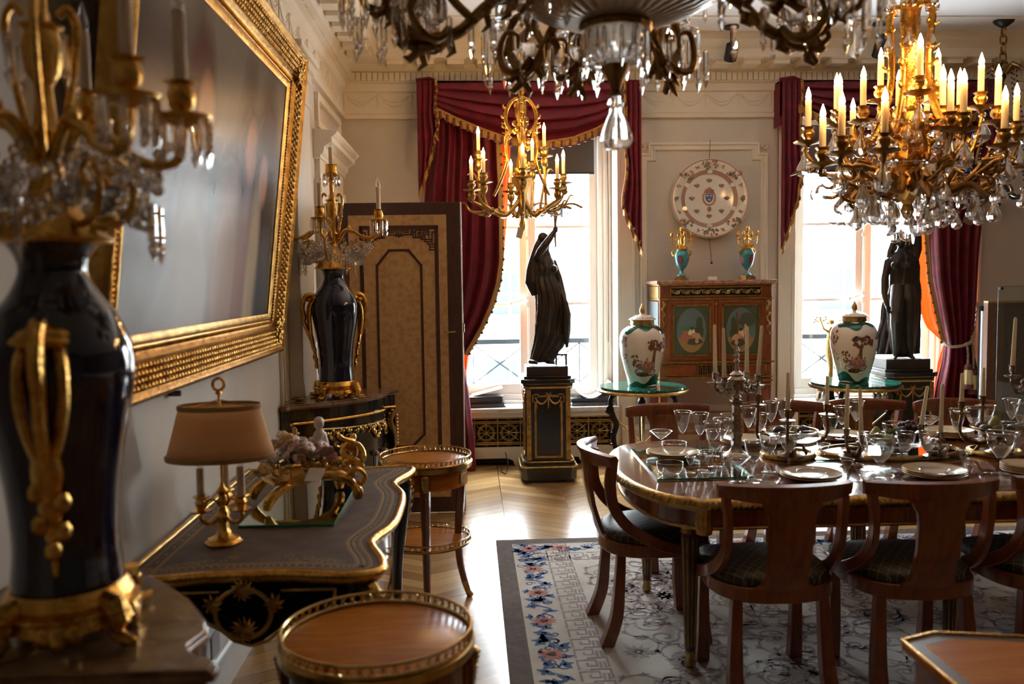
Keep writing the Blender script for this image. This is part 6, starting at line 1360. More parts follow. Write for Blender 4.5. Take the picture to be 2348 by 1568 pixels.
# ---------------------------------------------------------------- chandeliers
def flame(par, p, lit, r=.0125, h=.058):
    b = MB(); b.lathe([(r*.6, 0), (r*.95, h*.16), (r, h*.3), (r*.8, h*.5), (r*.42, h*.75), (r*.12, h*.95), (.0004, h)], 10)
    return ob('flame_bulb', b, M['flame'] if lit else M['bulbg'], par, p)
CAND = {}
def candle(par, p, h, lit, r=.013, name='candle'):
    """sleeve with flame bulb; shared mesh"""
    k = (round(h, 3), lit, round(r, 4))
    if k in CAND:
        a, f = CAND[k]; c = a.copy(); COL.objects.link(c); c.parent = par; c.location = p; g = f.copy(); COL.objects.link(g); g.parent = c; return c
    c = ob(name, MB().lathe([(r, 0), (r*.96, h), (r*.5, h+.001)], 12), M['wax'], par, p); f = flame(c, (0, 0, h), lit); CAND[k] = (c, f); return c
def cup(mb, p, s=1.0, leaf=6):
    mb.lathe([(.006*s, -.03*s), (.012*s, -.02*s), (.048*s, -.012*s), (.052*s, -.006*s), (.016*s, -.004*s), (.014*s, .004*s), (.022*s, .014*s), (.024*s, .026*s), (.017*s, .036*s), (.025*s, .046*s), (.012*s, .044*s)], 30, p, fl=lambda a, z: 1+.07*math.cos(a*leaf))
PEAR = {}
def pear(par, loc, s=1.0, name='crystal_pear', fl=8):
    k = round(s, 3)
    if k in PEAR: c = PEAR[k].copy(); COL.objects.link(c); c.parent = par; c.location = loc; return c
    b = MB(); b.lathe([(.0005, 0), (.007, -.004), (.010, -.014), (.014, -.026), (.026, -.048), (.031, -.064), (.027, -.080), (.013, -.090), (.0005, -.093)], 14, fl=lambda a, z: 1+.05*math.cos(a*fl)); b.ball((0, 0, .010), (.014, .014, .010), 8, 5)
    b.v = [(x*s, y*s, z*s) for x, y, z in b.v]; o = ob(name, b, M['crystal'], par, loc, sharp=25); PEAR[k] = o; return o
def chain(x, y, z0, z1, link=.05, r=.006):
    b = MB(); n = int((z1-z0)/(link*.74))
    for i in range(n):
        z = z0+(i+.5)*(z1-z0)/n; q = [(x+(link*.28*math.cos(a) if i % 2 else 0), y+(0 if i % 2 else link*.28*math.cos(a)), z+link*.5*math.sin(a)) for a in [2*pi*j/12 for j in range(12)]]; b.tube(q, r, 5, True)
    return b
def canopy(z=ZC): return MB().lathe([(.01, -.06), (.03, -.05), (.07, -.02), (.08, 0)], 20, (0, 0, 0))
# small rococo chandelier in front of the left window
def chandelier_left():
    C = PY(1197, 420, 6.3); cz = 2.32; t = T('chandelier', 'small gilt rococo chandelier with nine lit candles before left window', 'chandelier', (C.x, 6.3, cz), 0, 'chandeliers')
    L = lambda x, y, dy=0: tuple(PY(x, y, 6.3+dy)-t.location)
    b = MB(); b.lathe([(.012, .60), (.03, .64), (.024, .68), (.04, .70), (.03, .725), (.008, .75)], 14)
    b.lathe([(.02, .26), (.03, .30), (.036, .36), (.03, .42), (.036, .47), (.045, .53), (.03, .57), (.015, .61)], 14, fl=lambda a, z: 1+.15*math.cos(a*5+z*20))
    b.lathe([(.018, -.20), (.04, -.14), (.03, -.08), (.045, -.03), (.066, .01), (.068, .035), (.045, .06), (.03, .09), (.036, .14), (.024, .20), (.02, .26)], 16, fl=lambda a, z: 1+.10*math.cos(a*6))
    b.lathe([(.002, -.35), (.016, -.33), (.024, -.30), (.012, -.26), (.018, -.22), (.02, -.20)], 12)
    rng = random.Random(6)
    for k in range(26): a = rng.random()*6.28; r = .05; z = rng.uniform(-.14, .60); b.ball((r*math.cos(a), r*math.sin(a), z), (.018, .018, .022), 6, 4)
    ob('baluster', b, M['gold'], t)
    h = MB(); 
    for s_ in (-1, 1): h.tube(spline([(0, 0, .74), (s_*.035, 0, .765), (s_*.06, 0, .80), (s_*.045, 0, .835), (s_*.02, 0, .82)], 5), .008, 7)
    ob('hook', h, M['gold'], t); ob('chain', chain(0, 0, .82, ZC-cz-.05, .06, .0045), M['brass'], t); ob('canopy', canopy(), M['brass'], t, (0, 0, ZC-cz))
    for k in range(3):
        a = k*2*pi/3+.5; A = lambda r, z: (r*math.cos(a), r*math.sin(a), z); m = MB()
        m.tube(spline([A(.02, .60), A(.07, .585), A(.12, .52), A(.125, .44), A(.09, .38), A(.05, .36), A(.04, .40), A(.06, .42)], 5), [.010, .014, .016, .014, .012, .009, .006], 8)
        m.tube(spline([A(.085, .385), A(.125, .33), A(.13, .24), A(.12, .17), A(.15, .08), A(.20, -.02), A(.235, -.08)], 5), [.016, .015, .013, .012, .012, .011, .010], 8)
        for z, r in ((.54, .12), (.47, .135), (.36, .10), (.40, .13), (.20, .125)): curl(m, A(r, z), A(1, 0), .040, .010, 1); curl(m, A(r, z-.02), A(1, 0), .032, .008, -1)
        ob('scroll_band', m, M['gold'], t, sharp=60)
    arms = [((1110, 470), ((1097, 363, .08), (1109, 414, -.16), (1081, 432, -.08))), ((1255, 470), ((1248, 354, .12), (1278, 428, -.12), (1292, 416, .02))), ((1200, 430), ((1199, 404, -.30), )), ((1215, 440), ((1221, 386, .30), )), ((1175, 480), ((1172, 436, .22), ))]
    for (jx, jy), cs in arms:
        m = MB()
        for x, y, dy in cs:
            e = L(x, y, dy); j = L(jx, jy, dy*.6); s0 = (e[0]*.08, e[1]*.08, -.13); m.tube(spline([s0, (j[0]*.45, j[1]*.5, -.235), (j[0]*.8, j[1]*.8, -.20), (lerp(j[0], e[0], .6), lerp(j[1], e[1], .6), min(e[2]-.10, -.15)), (e[0], e[1], e[2]-.085), (e[0], e[1], e[2]-.02)], 5), [.016, .015, .013, .012, .010, .009], 8)
            cup(m, e, 1.15); m.ball((e[0], e[1], e[2]-.05), (.028, .028, .04), 9, 6)
            d = Vector((e[0], e[1], 0)).normalized()*.05; dd = (e[0], e[1], 0); curl(m, (e[0]*.5, e[1]*.5, -.21), dd, .055, .013, 1); curl(m, (e[0]*.8, e[1]*.8, -.20), dd, .05, .012, -1); curl(m, (e[0]*.98, e[1]*.98, e[2]-.09), dd, .045, .010, 1)
            m.tube(spline([(e[0]*.75, e[1]*.75, -.21), (e[0]+d.x*.2, e[1]+d.y*.2, e[2]-.16), (e[0]+d.x, e[1]+d.y, e[2]-.10), (e[0]+d.x*1.7, e[1]+d.y*1.7, e[2]-.115)], 4), [.013, .010, .007, .002], 6)
        ar = ob('arm', m, M['golda'], t, sharp=60)
        for x, y, dy in cs: e = L(x, y, dy); candle(ar, (e[0], e[1], e[2]+.045), .125, True)
    p = L(1192, 508, -.05); thing('price_tag', MB().at(t.location.x+p[0], 6.2, t.location.z-.345, 0, 0, rad(14)).bx(-.022, .022, -.001, .001, -.055, .02), M['tagp'], 'pink paper tag hanging below small left chandelier', 'tag')
chandelier_left()
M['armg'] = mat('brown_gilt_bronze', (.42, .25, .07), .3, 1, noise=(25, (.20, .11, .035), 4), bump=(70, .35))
# large gilt chandelier with rock crystal pears over the table
def chandelier_right():
    Y0 = 3.98; C = PY(2082, 400, Y0); cz = 2.05; t = T('chandelier', 'large gilt chandelier with many lit candles and crystal pears over table', 'chandelier', (C.x, Y0, cz), 0, 'chandeliers')
    L = lambda x, y, dy=0: tuple(PY(x, y, Y0+dy)-t.location); rng = random.Random(17)
    b = MB(); b.lathe([(.008, .30), (.03, .34), (.02, .40), (.034, .46), (.026, .55), (.04, .62), (.03, .70), (.044, .80), (.03, .90), (.05, 1.0), (.03, 1.1), (.012, 1.2)], 14, fl=lambda a, z: 1+.16*math.cos(a*4+z*9))
    b.lathe([(.006, -.17), (.02, -.16), (.03, -.13), (.02, -.10), (.05, -.06), (.085, -.02), (.07, .03), (.04, .06), (.06, .10), (.035, .15), (.045, .20), (.03, .26), (.02, .32)], 18, fl=lambda a, z: 1+.13*math.cos(a*6))
    for k in range(30): a = rng.random()*6.28; z = rng.uniform(-.12, .28); r = .06; b.tube([(r*math.cos(a), r*math.sin(a), z), (r*1.7*math.cos(a+.2), r*1.7*math.sin(a+.2), z+.03), (r*2.1*math.cos(a+.3), r*2.1*math.sin(a+.3), z+.01)], [.016, .012, .003], 6)
    ob('shaft', b, M['gold'], t); ob('chain', chain(0, 0, 1.18, ZC-cz-.05, .08, .008), M['gold'], t); ob('canopy', canopy(), M['gold'], t, (0, 0, ZC-cz))
    for k in range(4):
        a = k*pi/2+.75; A = lambda r, z: (r*math.cos(a), r*math.sin(a), z); m = MB(); m.tube(spline([A(.20, .20), A(.15, .24), A(.11, .34), A(.085, .46), A(.085, .62), A(.095, .74), A(.07, .80), A(.03, .79)], 5), [.011, .012, .013, .012, .011, .012, .010, .007], 8, flat=1.4)
        for z in (.42, .52, .62, .72): curl(m, A(.09, z), A(1, 0), .045, .010, 1 if z < .6 else -1)
        m.tube(spline([A(.20, .20), A(.25, .24), A(.255, .29), A(.22, .30), A(.21, .27)], 4), [.012, .011, .009, .006, .004], 7); ob('lyre_band', m, M['gold'], t)
    P = [(1853, 298, .10), (1886, 345, -.22), (1925, 262, .28), (1930, 320, -.36), (1955, 316, .40), (1979, 250, .10), (1918, 258, .42), (2019, 204, .25), (2028, 313, -.46), (2109, 182, -.18), (2150, 206, .20), (2161, 250, -.06), (2179, 264, -.22), (2200, 248, .34), (2209, 266, -.30), (2249, 218, .12), (2288, 250, -.10), (2303, 303, -.26), (2330, 285, .2), (2060, 250, .46), (2125, 262, .45)]
    hi = {7, 9, 10}; pears = []
    for i, (x, y, dy) in enumerate(P):
        e = L(x, y, dy); R_ = math.hypot(e[0], e[1]); u = (e[0]/R_, e[1]/R_); zt = e[2]-.045; A = lambda r, z, w_=0: (u[0]*r-u[1]*w_, u[1]*r+u[0]*w_, z); m = MB(); w_ = .05*(1 if i % 2 else -1)
        lowz = min(zt-.10, .02 if i not in hi else .16)
        m.tube(spline([A(.04, .06 if i not in hi else .20), A(R_*.28, lowz-.05, w_), A(R_*.6, lowz-.03, w_), A(R_*.9, lerp(lowz, zt, .35), w_*.3), A(R_*1.02, zt-.06), A(R_, zt-.015)], 5), [.015, .013, .011, .010, .008, .008], 8)
        m.tube(spline([A(R_*.55, lowz-.03, w_), A(R_*.72, lowz-.075, w_), A(R_*.88, lowz-.06, w_), A(R_*.86, lowz-.02, w_), A(R_*.78, lowz-.025, w_)], 4), [.010, .009, .008, .005, .002], 7)
        m.tube([A(R_*.8, lerp(lowz, zt, .25), w_), A(R_*1.05, lerp(lowz, zt, .3), w_*1.6), A(R_*1.15, lerp(lowz, zt, .2), w_*2)], [.012, .010, .002], 6)
        m.tube([A(R_*.4, lowz-.04, w_), A(R_*.48, lowz+.02, w_*1.8), A(R_*.56, lowz+.0, w_*2.4)], [.014, .011, .003], 6)
        for f1, s1, w1 in ((.45, 1, .06), (.65, -1, -.05), (.8, 1, .05), (.95, -1, -.04)): curl(m, A(R_*f1, lerp(lowz-.04, zt-.06, max(0, f1-.6)*2), w_*.6), (u[0]-u[1]*w1*8, u[1]+u[0]*w1*8, 0), .06, .010, s1)
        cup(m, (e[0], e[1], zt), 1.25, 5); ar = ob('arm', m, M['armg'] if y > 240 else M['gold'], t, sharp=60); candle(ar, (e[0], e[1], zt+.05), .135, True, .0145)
        pears.append((ar, (e[0]*1.03, e[1]*1.03, zt-.06), 1.3)); pears.append((ar, A(R_*.72, lowz-.10, w_), 1.1)); pears.append((ar, A(R_*.95, lowz-.05, w_*1.5), .9))
    for p, q, s in pears: pear(p, q, s)
    for i in range(26):
        a = i*2.399; r = (.10, .17, .22)[i % 3]; z = (-.10, .0, .10, .22)[i % 4]+rng.uniform(-.02, .02); pear(t, (r*math.cos(a), r*math.sin(a), z), (.95, .75, 1.1)[i % 3])
    for i in range(5): a = i*2*pi/5+.5; pear(t, (.085*math.cos(a), .085*math.sin(a), -.13-.03*(i % 2)), 1.25)
    for i in range(12): a = i*2*pi/6; pear(t, (.10*math.cos(a), .10*math.sin(a), .86 if i < 6 else .66), 1.05 if i < 6 else .8)
    bd = MB(); bd.tube([((.10+.10*math.sin(k*.21)**2)*math.cos(k*.37), (.10+.10*math.sin(k*.21)**2)*math.sin(k*.37), .30-.0035*k) for k in range(70)], .003, 5)
    for k in range(70): a = k*.37; r = .10+.10*math.sin(k*.21)**2; bd.ball((r*math.cos(a), r*math.sin(a), .30-.0035*k), .014, 6, 4)
    ob('crystal_bead_cage', bd, M['crystal'], t, sharp=20)
    for k in range(6):
        a = k*pi/3+.3; A = lambda r, z: (r*math.cos(a), r*math.sin(a), z); m = MB(); m.tube(spline([A(.06, -.03), A(.16, -.06), A(.25, -.03), A(.30, -.06), A(.33, -.10), A(.30, -.13)], 4), [.02, .02, .018, .014, .010, .004], 7); m.tube([A(.22, -.04), A(.28, .01), A(.33, -.01)], [.014, .012, .003], 6); q = ob('acanthus_branch', m, M['dbronze'], t); pear(q, A(.30, -.14), .8); pear(q, A(.18, -.08), .65)
    c = PY(2224, 492, Y0); thing('price_tag', MB().at(c.x, Y0, c.z, rad(10), 0, rad(18)).bx(-.026, .026, -.001, .001, -.045, .045), M['tagp'], 'pale paper tag hanging from large gilt chandelier at right', 'tag'); w_ = L(2218, 470); ob('tag_string', MB().tube([w_, (w_[0]-.03, w_[1], w_[2]+.10)], .0015, 4), M['paper'], t)
chandelier_right()
# crystal basket chandelier cut by the top edge
M['ribs'] = mat('ribbed_glass', (.56, .49, .39), .22, .35)
def chandelier_top():
    Y0 = 2.45; C = PY(1413, 200, Y0); t = T('chandelier', 'crystal basket chandelier with bronze scroll arms cut by top edge', 'chandelier', (C.x, Y0, 2.31), 0, 'chandeliers'); rng = random.Random(31)
    g = MB(); g.lathe([(.0006, -.330), (.030, -.326), (.043, -.305), (.040, -.285), (.028, -.25), (.018, -.225), (.017, -.215), (.023, -.205), (.020, -.19), (.012, -.182)], 32, fl=lambda a, z: 1+(.09*math.cos(a*8) if z < -.20 else .04*math.cos(a*8))); ob('pendant', g, M['crystal'], t, sharp=25)
    b = MB(); b.lathe([(.008, -.185), (.02, -.178), (.012, -.165), (.016, -.15), (.028, -.125), (.04, -.10), (.03, -.095)], 16, fl=lambda a, z: 1+.08*math.cos(a*6)); ob('stem', b, M['dbronze'], t)
    g = MB(); g.lathe([(.03, -.10), (.062, -.092), (.08, -.06), (.087, -.025), (.086, .0), (.08, .0), (.075, -.05), (.03, -.085)], 32, fl=lambda a, z: 1+.03*math.cos(a*16)); ob('glass_bowl', g, M['crystal'], t, sharp=20)
    b = MB(); b.lathe([(.082, -.008), (.096, -.006), (.10, .006), (.094, .018), (.082, .018)], 40, fl=lambda a, z: 1+.03*math.cos(a*28)); ob('ring', b, M['dbronze'], t)
    r = MB(); r.lathe([(.085, .014), (.14, .030), (.22, .060), (.305, .105), (.312, .118), (.30, .118), (.2, .08), (.085, .03)], 216, fl=lambda a, z: 1+.03*math.cos(a*36)); r.v = [(x, y, z-.016*abs(math.sin(18*math.atan2(y, x)))*min(1, (math.hypot(x, y)-.08)/.1)) for x, y, z in r.v]; ob('ribbed_basket', r, M['ribs'], t, sharp=60)
    b = MB(); b.tube([(.31*math.cos(2*pi*i/60), .31*math.sin(2*pi*i/60), .12) for i in range(60)], .014, 8, True); b.lathe([(.02, .03), (.02, 1.24), (.05, 1.25)], 12); ob('frame', b, M['dbronze'], t); ob('canopy', canopy(), M['dbronze'], t, (0, 0, ZC-2.31))
    for k in range(28): a = 2*pi*k/28; drop(t, (.318*math.cos(a), .318*math.sin(a), .112), .055, .008)
    for k in range(12): a = 2*pi*k/12; drop(t, (.088*math.cos(a), .088*math.sin(a), -.012), .11, .008)
    for k, (ad, sc_) in enumerate(((180, 1), (122, .82), (97, .80), (58, .82), (0, 1), (-55, 1), (-125, 1))):
        a = rad(ad); A = lambda q, z, w_=0: (q*sc_*math.cos(a)-w_*math.sin(a), q*sc_*math.sin(a)+w_*math.cos(a), z); m = MB()
        m.tube(spline([A(.28, .11), A(.36, .06), A(.44, -.01), A(.54, -.02), A(.62, .04), A(.62, .12), A(.56, .15), A(.50, .11), A(.52, .06)], 5), [.014, .016, .017, .017, .016, .015, .013, .010, .006], 8)
        m.tube(spline([A(.40, .03), A(.46, .10), A(.42, .16), A(.36, .14), A(.37, .09)], 5), [.012, .013, .012, .009, .006], 8); m.tube(spline([A(.46, -.01), A(.50, -.045), A(.56, -.05), A(.60, -.02), A(.58, .01)], 4), [.012, .012, .010, .008, .004], 7)
        for w_ in (-.07, .07): m.tube(spline([A(.46, .0, w_*.2), A(.49, -.04, w_*.7), A(.53, -.03, w_*1.1), A(.56, .03, w_*1.1), A(.53, .08, w_), A(.49, .07, w_*.7), A(.49, .03, w_*.7)], 4), [.012, .012, .012, .011, .009, .006, .004], 7)
        for q, z in ((.36, .05), (.46, -.02), (.56, -.02), (.63, .06), (.54, -.055)): m.tube([A(q, z), A(q+.03, z-.03, .02), A(q+.045, z-.025, .03)], [.013, .012, .003], 6); m.tube([A(q, z), A(q-.01, z-.035, -.02), A(q+.01, z-.05, -.025)], [.012, .010, .003], 6); m.ball(A(q, z), (.018, .018, .016), 7, 5)
        ar = ob('scroll_arm', m, M['dbronze'], t)
        g = MB(); c = A(.50, .055); g.ball(c, (.038, .038, .048), 12, 8); ob('crystal_medallion', g, M['crystal'], ar, sharp=20)
        for j, (q, w_) in enumerate(((.34, .03), (.40, -.04), (.46, .05), (.52, -.05), (.58, .05), (.64, -.02), (.70, .04), (.66, -.09), (.60, .11), (.72, -.05))): p = A(q, .02+.03*(j % 2), w_); drop(ar, p, .125 if j % 2 else .10, .0115)
        for w_, q in ((.0, .70), (.10, .55), (-.10, .55)):
            if sc_ < 1 and w_: continue
            cu = MB(); cu.lathe([(.01, .10), (.03, .105), (.055, .125), (.058, .132), (.03, .128), (.02, .15), (.026, .17), (.01, .17)], 16, A(q, 0, w_), fl=lambda s, z: 1+.06*math.cos(s*8)); cu.tube(spline([A(.60, .04), A((.6+q)/2+.03, .06, w_*.6), A(q, .10, w_)], 4), .011, 7); co = ob('drip_cup', cu, M['dbronze'] if sc_ == 1 else M['crystal'], ar); p = A(q, 0, w_)
            for j in range(9): s = j*2*pi/9+.2; drop(co, (p[0]+.054*math.cos(s), p[1]+.054*math.sin(s), .120), .135 if j % 2 else .11, .0105)
            candle(co, (p[0], p[1], .17), .12, False)
chandelier_top()
# dark chandelier far right
def chandelier_far():
    Y0 = 6.85; C = PY(2292, 440, Y0); t = T('chandelier', 'dark chandelier with white candles hanging by chain at far right', 'chandelier', (C.x, Y0, 2.28), 0, 'chandeliers'); M['dkblue'] = mat('blue_black_enamel', (.015, .018, .03), .2, .3)
    b = MB(); b.lathe([(.003, -.12), (.015, -.10), (.01, -.08), (.03, -.06), (.06, -.02), (.065, .02), (.05, .05), (.03, .06), (.035, .10), (.015, .13), (.012, .30), (.03, .33), (.012, .36), (.010, .86), (.03, .90), (.012, .95)], 18); ob('urn', b, M['dkblue'], t)
    l = MB()
    for k in range(10): a = k*2*pi/10; l.tube([(.03*math.cos(a), .03*math.sin(a), .93), (.09*math.cos(a), .09*math.sin(a), .99), (.15*math.cos(a), .15*math.sin(a), .955)], [.018, .018, .004], 6)
    ob('leaf_crown', l, M['dbronze'], t); ob('chain', chain(0, 0, .95, ZC-2.28-.05, .09, .008), M['dbronze'], t); ob('canopy', canopy(), M['iron'], t, (0, 0, ZC-2.28))
    for k in range(8):
        a = k*pi/4+.3; A = lambda r, z: (r*math.cos(a), r*math.sin(a), z); m = MB(); m.tube(spline([A(.05, .02), A(.14, -.05), A(.24, -.02), A(.29, .07), A(.30, .14)], 4), .010, 7); cup(m, A(.30, .18), 1.1); m.ball(A(.26, .0), .02, 7, 5); ar = ob('arm', m, M['dkblue'], t); candle(ar, A(.30, .225), .17, False, .012)
        q = MB()
        for j in range(22): u = j/21; q.ball(A(lerp(.10, .26, u**1.5), lerp(.94, .10, u)), .008, 5, 4)
        ob('bead_chain', q, M['dkblue'], t); drop(ar, A(.30, .15), .07, .008)
chandelier_far()
# ceiling spotlights
def spot(x, y0, y1, Y, mt, lab, head=1):
    a = PY(x, y0, Y); c = PY(x, y1, Y); h = a.z-c.z; t = T('spotlight', lab, 'spotlight', tuple(c)); ob('stem', MB().box(0, 0, h*.6, .05, .05, h*.7).box(0, 0, (h+ZC-c.z)/2+.0, .02, .02, max(.02, ZC-c.z-h)), mt, t, bevel=.004); ob('mount', MB().lathe([(.06, 0), (.06, .012), (.02, .02)], 16, (0, 0, ZC-c.z-.02)), mt, t)
    b = MB().at(.0, 0, .03, 0, rad(35 if head else 70)); b.lathe([(.045, -.07), (.05, -.065), (.05, .06), (.035, .07)], 18); ob('head', b, mt, t)
spot(1677, 104, 128, 7.0, M['iron'], 'black ceiling spotlight beside the crystal basket chandelier'); spot(1966, 66, 118, 6.9, M['white'], 'white ceiling spotlight on track left of big chandelier stem', 0); spot(2018, 74, 120, 6.9, M['iron'], 'black ceiling spotlight right of the white one, behind gilt stem')
# ---------------------------------------------------------------- the laid table
TZ = RZ+.7485
GP = {'coupe': ((.030, 0), (.028, .002), (.004, .005), (.0035, .062), (.006, .066), (.026, .082), (.045, .098), (.054, .108)), 'flute': ((.031, 0), (.028, .002), (.004, .005), (.0035, .085), (.007, .092), (.020, .115), (.030, .145), (.036, .175), (.043, .198)),
      'goblet': ((.032, 0), (.029, .002), (.0045, .005), (.004, .070), (.008, .077), (.024, .098), (.036, .13), (.040, .158), (.043, .166)), 'sherry': ((.026, 0), (.024, .002), (.0035, .004), (.003, .040), (.005, .046), (.014, .065), (.023, .085), (.029, .098)),
      'liqueur': ((.022, 0), (.020, .002), (.003, .004), (.003, .030), (.006, .035), (.015, .052), (.022, .070)), 'big': ((.036, 0), (.033, .002), (.005, .005), (.0045, .055), (.01, .065), (.032, .092), (.052, .128), (.058, .160), (.062, .182)),
      'bowl': ((.034, 0), (.036, .002), (.050, .016), (.056, .035), (.058, .054)), 'wide': ((.045, 0), (.048, .002), (.062, .014), (.066, .026))}
GL = {}
def glass(kind, x, y, lab, dz=0, s=1.0, rim=False):
    p = PZ(x, y, TZ+dz); k = (kind, rim); names = {'coupe': 'champagne_coupe', 'flute': 'tall_wine_glass', 'goblet': 'wine_glass', 'sherry': 'sherry_glass', 'liqueur': 'liqueur_glass', 'big': 'water_goblet', 'bowl': 'finger_bowl', 'wide': 'glass_dish'}
    if k in GL: o = dup(GL[k], (p.x, p.y, TZ+dz+.0006), 0, lab)
    else:
        pr = GP[kind]; th = .0011; sp = spline([(r, 0, z) for r, z in pr], 3); o_ = [(r, z) for r, _, z in sp]; inn = [(max(.0005, r-th), z+.001) for r, z in o_[::-1] if z > (pr[4][1] if len(pr) > 6 else .001)]
        o = T(names[kind], lab, 'bowl' if kind in ('bowl', 'wide') else 'glass', (p.x, p.y, TZ+dz+.0006), 0, 'glassware on the dining table'); ob('bowl', MB().lathe(o_+inn+[(.0004, inn[-1][1])], 28), M['glass'], o, sharp=None)
        if len(pr) > 6:
            a = pr[4][1]; e = [(r-th*1.6, z+.001) for r, z in o_ if a < z < a+(pr[-1][1]-a)*.45]; ob('engraved_band', MB().lathe([(.001, e[0][1])]+e, 28, cap=False), M['engr'], o, sharp=None)
        r, z = pr[-1]; ob('rim', MB().tube([(r*math.cos(q), r*math.sin(q), z) for q in [2*pi*j/32 for j in range(32)]], .0011, 5, True), M['brass'] if rim else M['crystal'], o); GL[k] = o
    if s != 1: o.scale = (s, s, s)
    return o
PLT = {}
def plate(x, y, n, lab, r=.128, z0=0):
    """a pile of n plates; every plate a thing"""
    p = PZ(x, y, TZ+z0)
    for k in range(n):
        z = TZ+z0+.0006+k*.0085; l = lab if n == 1 else lab.replace('plate', ('lowest', 'second', 'third', 'fourth')[k]+' plate' if k < n-1 else 'topmost plate', 1)
        key = round(r, 3)
        if key in PLT: dup(PLT[key], (p.x, p.y, z), 0, l)
        else:
            o = T('dinner_plate', l, 'plate', (p.x, p.y, z), 0, 'cream plates on the dining table'); ob('dish', MB().lathe([(0, .002), (r*.55, .002), (r*.62, .004), (r*.68, .010), (r*.97, .0165), (r, .018), (r*.985, .0145), (r*.66, .004), (r*.58, 0), (0, 0)], 48), M['plate'], o, sharp=None)
            ob('gilt_line', MB().tube([(r*.985*math.cos(q), r*.985*math.sin(q), .0182) for q in [2*pi*j/48 for j in range(48)]], .0011, 4, True), M['golda'], o); PLT[key] = o
def sheet_glass(P, lab):
    c = sum((Vector(p[:2]) for p in P), Vector((0, 0)))/len(P); t = T('glass_sheet', lab, 'glass', (c.x, c.y, TZ+.0003), 0, 'glass sheets on the dining table'); Q = [(p[0]-c.x, p[1]-c.y) for p in P]
    if sum(Q[i-1][0]*Q[i][1]-Q[i][0]*Q[i-1][1] for i in range(4)) < 0: Q = Q[::-1]
    ob('sheet', MB().prism(Q, .0, .0075), M['sheet'], t)
    for i in range(4):
        a, b_ = Vector(Q[i]), Vector(Q[(i+1) % 4]); d = (b_-a).normalized(); n = Vector((d.y, -d.x))*.0012; ob('green_edge', MB().prism([tuple(a), tuple(a+n), tuple(b_+n), tuple(b_)], .0002, .0076), M['gedge'], t)
G = .0085
sheet_glass([PZ(1447, 1033, TZ), PZ(1508, 1102, TZ), PZ(1728, 1096, TZ), PZ(1640, 1026, TZ)], 'clear glass sheet with green edge under the leftmost place setting')
sheet_glass([(1.60, 3.95), (2.30, 3.935), (2.30, 4.0), (1.60, 4.01)], 'narrow glass strip with green edge behind the two near gold-rimmed plates'); sheet_glass([(2.335, 3.99), (3.0, 3.97), (3.0, 4.03), (2.335, 4.04)], 'narrow glass strip with green edge at right behind the water goblet')
plate(1543, 1046, 2, 'cream plate under finger bowl at left end of table', .127, G); plate(1859, 1096, 2, 'cream plate in front, behind first back-turned chair', .128); plate(2143, 1092, 3, 'cream plate in front, behind second back-turned chair', .130); plate(2352, 1085, 4, 'cream plate in pile cut by right frame edge', .10)
plate(1708, 1018, 3, 'cream plate at far side, right of tall candelabrum', .125); plate(1932, 1008, 3, 'cream plate at far side, behind coiled candlesticks', .125); plate(2176, 1002, 4, 'cream plate at far side, right of grapes', .12)
g = glass
g('coupe', 1516, 1038, 'shallow champagne coupe at far left behind the leftmost plate', G); g('flute', 1565, 1034, 'tall flared wine glass, the highest behind the leftmost plate', G); g('flute', 1605, 1040, 'tall flared wine glass right of the leftmost plate', G)
g('goblet', 1634, 1046, 'wine glass in cluster left of the tall candelabrum, behind another', G); g('goblet', 1640, 1070, 'wine glass in front within the cluster left of tall candelabrum', G); g('goblet', 1655, 1036, 'wine glass touching the tall candelabrum column from the left')
g('bowl', 1546, 1040, 'glass finger bowl standing on the leftmost cream plate', G+.026); g('bowl', 1536, 1088, 'glass finger bowl on green-edged glass in front of leftmost plate', G, 1.0, True)
g('liqueur', 1583, 1084, 'tiny liqueur glass right of the front finger bowl', G); g('liqueur', 1611, 1078, 'tiny liqueur glass between two others left of the champagne coupe', G); g('sherry', 1622, 1084, 'sherry glass right of the tiny liqueur glasses at left', G)
g('coupe', 1692, 1104, 'champagne coupe at corner of the left green-edged glass'); g('goblet', 1729, 1100, 'wine glass right of champagne coupe, before the fruit bowl'); g('goblet', 1762, 1082, 'second wine glass right of the champagne coupe'); g('goblet', 1808, 1078, 'third wine glass right of champagne coupe, below candle-arm bowl'); g('goblet', 1856, 1076, 'fourth wine glass right of champagne coupe, behind left gold-rimmed plate')
g('wide', 1752, 1110, 'low glass dish with gold rim left of the left front plate', 0, 1.0, True); g('wide', 1860, 1093, 'clear glass dish standing on the left front plate', .025, .9)
g('sherry', 1942, 1106, 'sherry glass between the two front plates'); g('liqueur', 1967, 1102, 'tiny liqueur glass right of the sherry glass between front plates'); g('wide', 2009, 1104, 'low glass dish with gold rim under the large central goblet', 0, 1.05, True)
g('big', 2018, 1098, 'large water goblet standing left of the right front plate'); g('goblet', 1988, 1078, 'wine glass behind large goblet at left, below coiled candlestick'); g('goblet', 2076, 1076, 'wine glass behind the right front plate, below grapes'); g('goblet', 2126, 1076, 'wine glass behind right front plate, below leaning taper'); g('wide', 2142, 1088, 'clear glass dish standing on the right front plate', .034, .9)
g('sherry', 2164, 1070, 'sherry glass behind the right front plate, below upright taper'); g('sherry', 2207, 1082, 'sherry glass just right of the right front plate, behind another'); g('liqueur', 2224, 1102, 'tiny liqueur glass at right rim of the right front plate')
g('flute', 2194, 1030, 'tall wine glass left of the fig stand, before crimson drape'); g('big', 2294, 1086, 'large water goblet near right frame edge'); g('big', 2326, 1062, 'large water goblet cut by right frame edge'); g('wide', 2290, 1108, 'low glass dish below the large goblet near right edge', 0, 1.1)
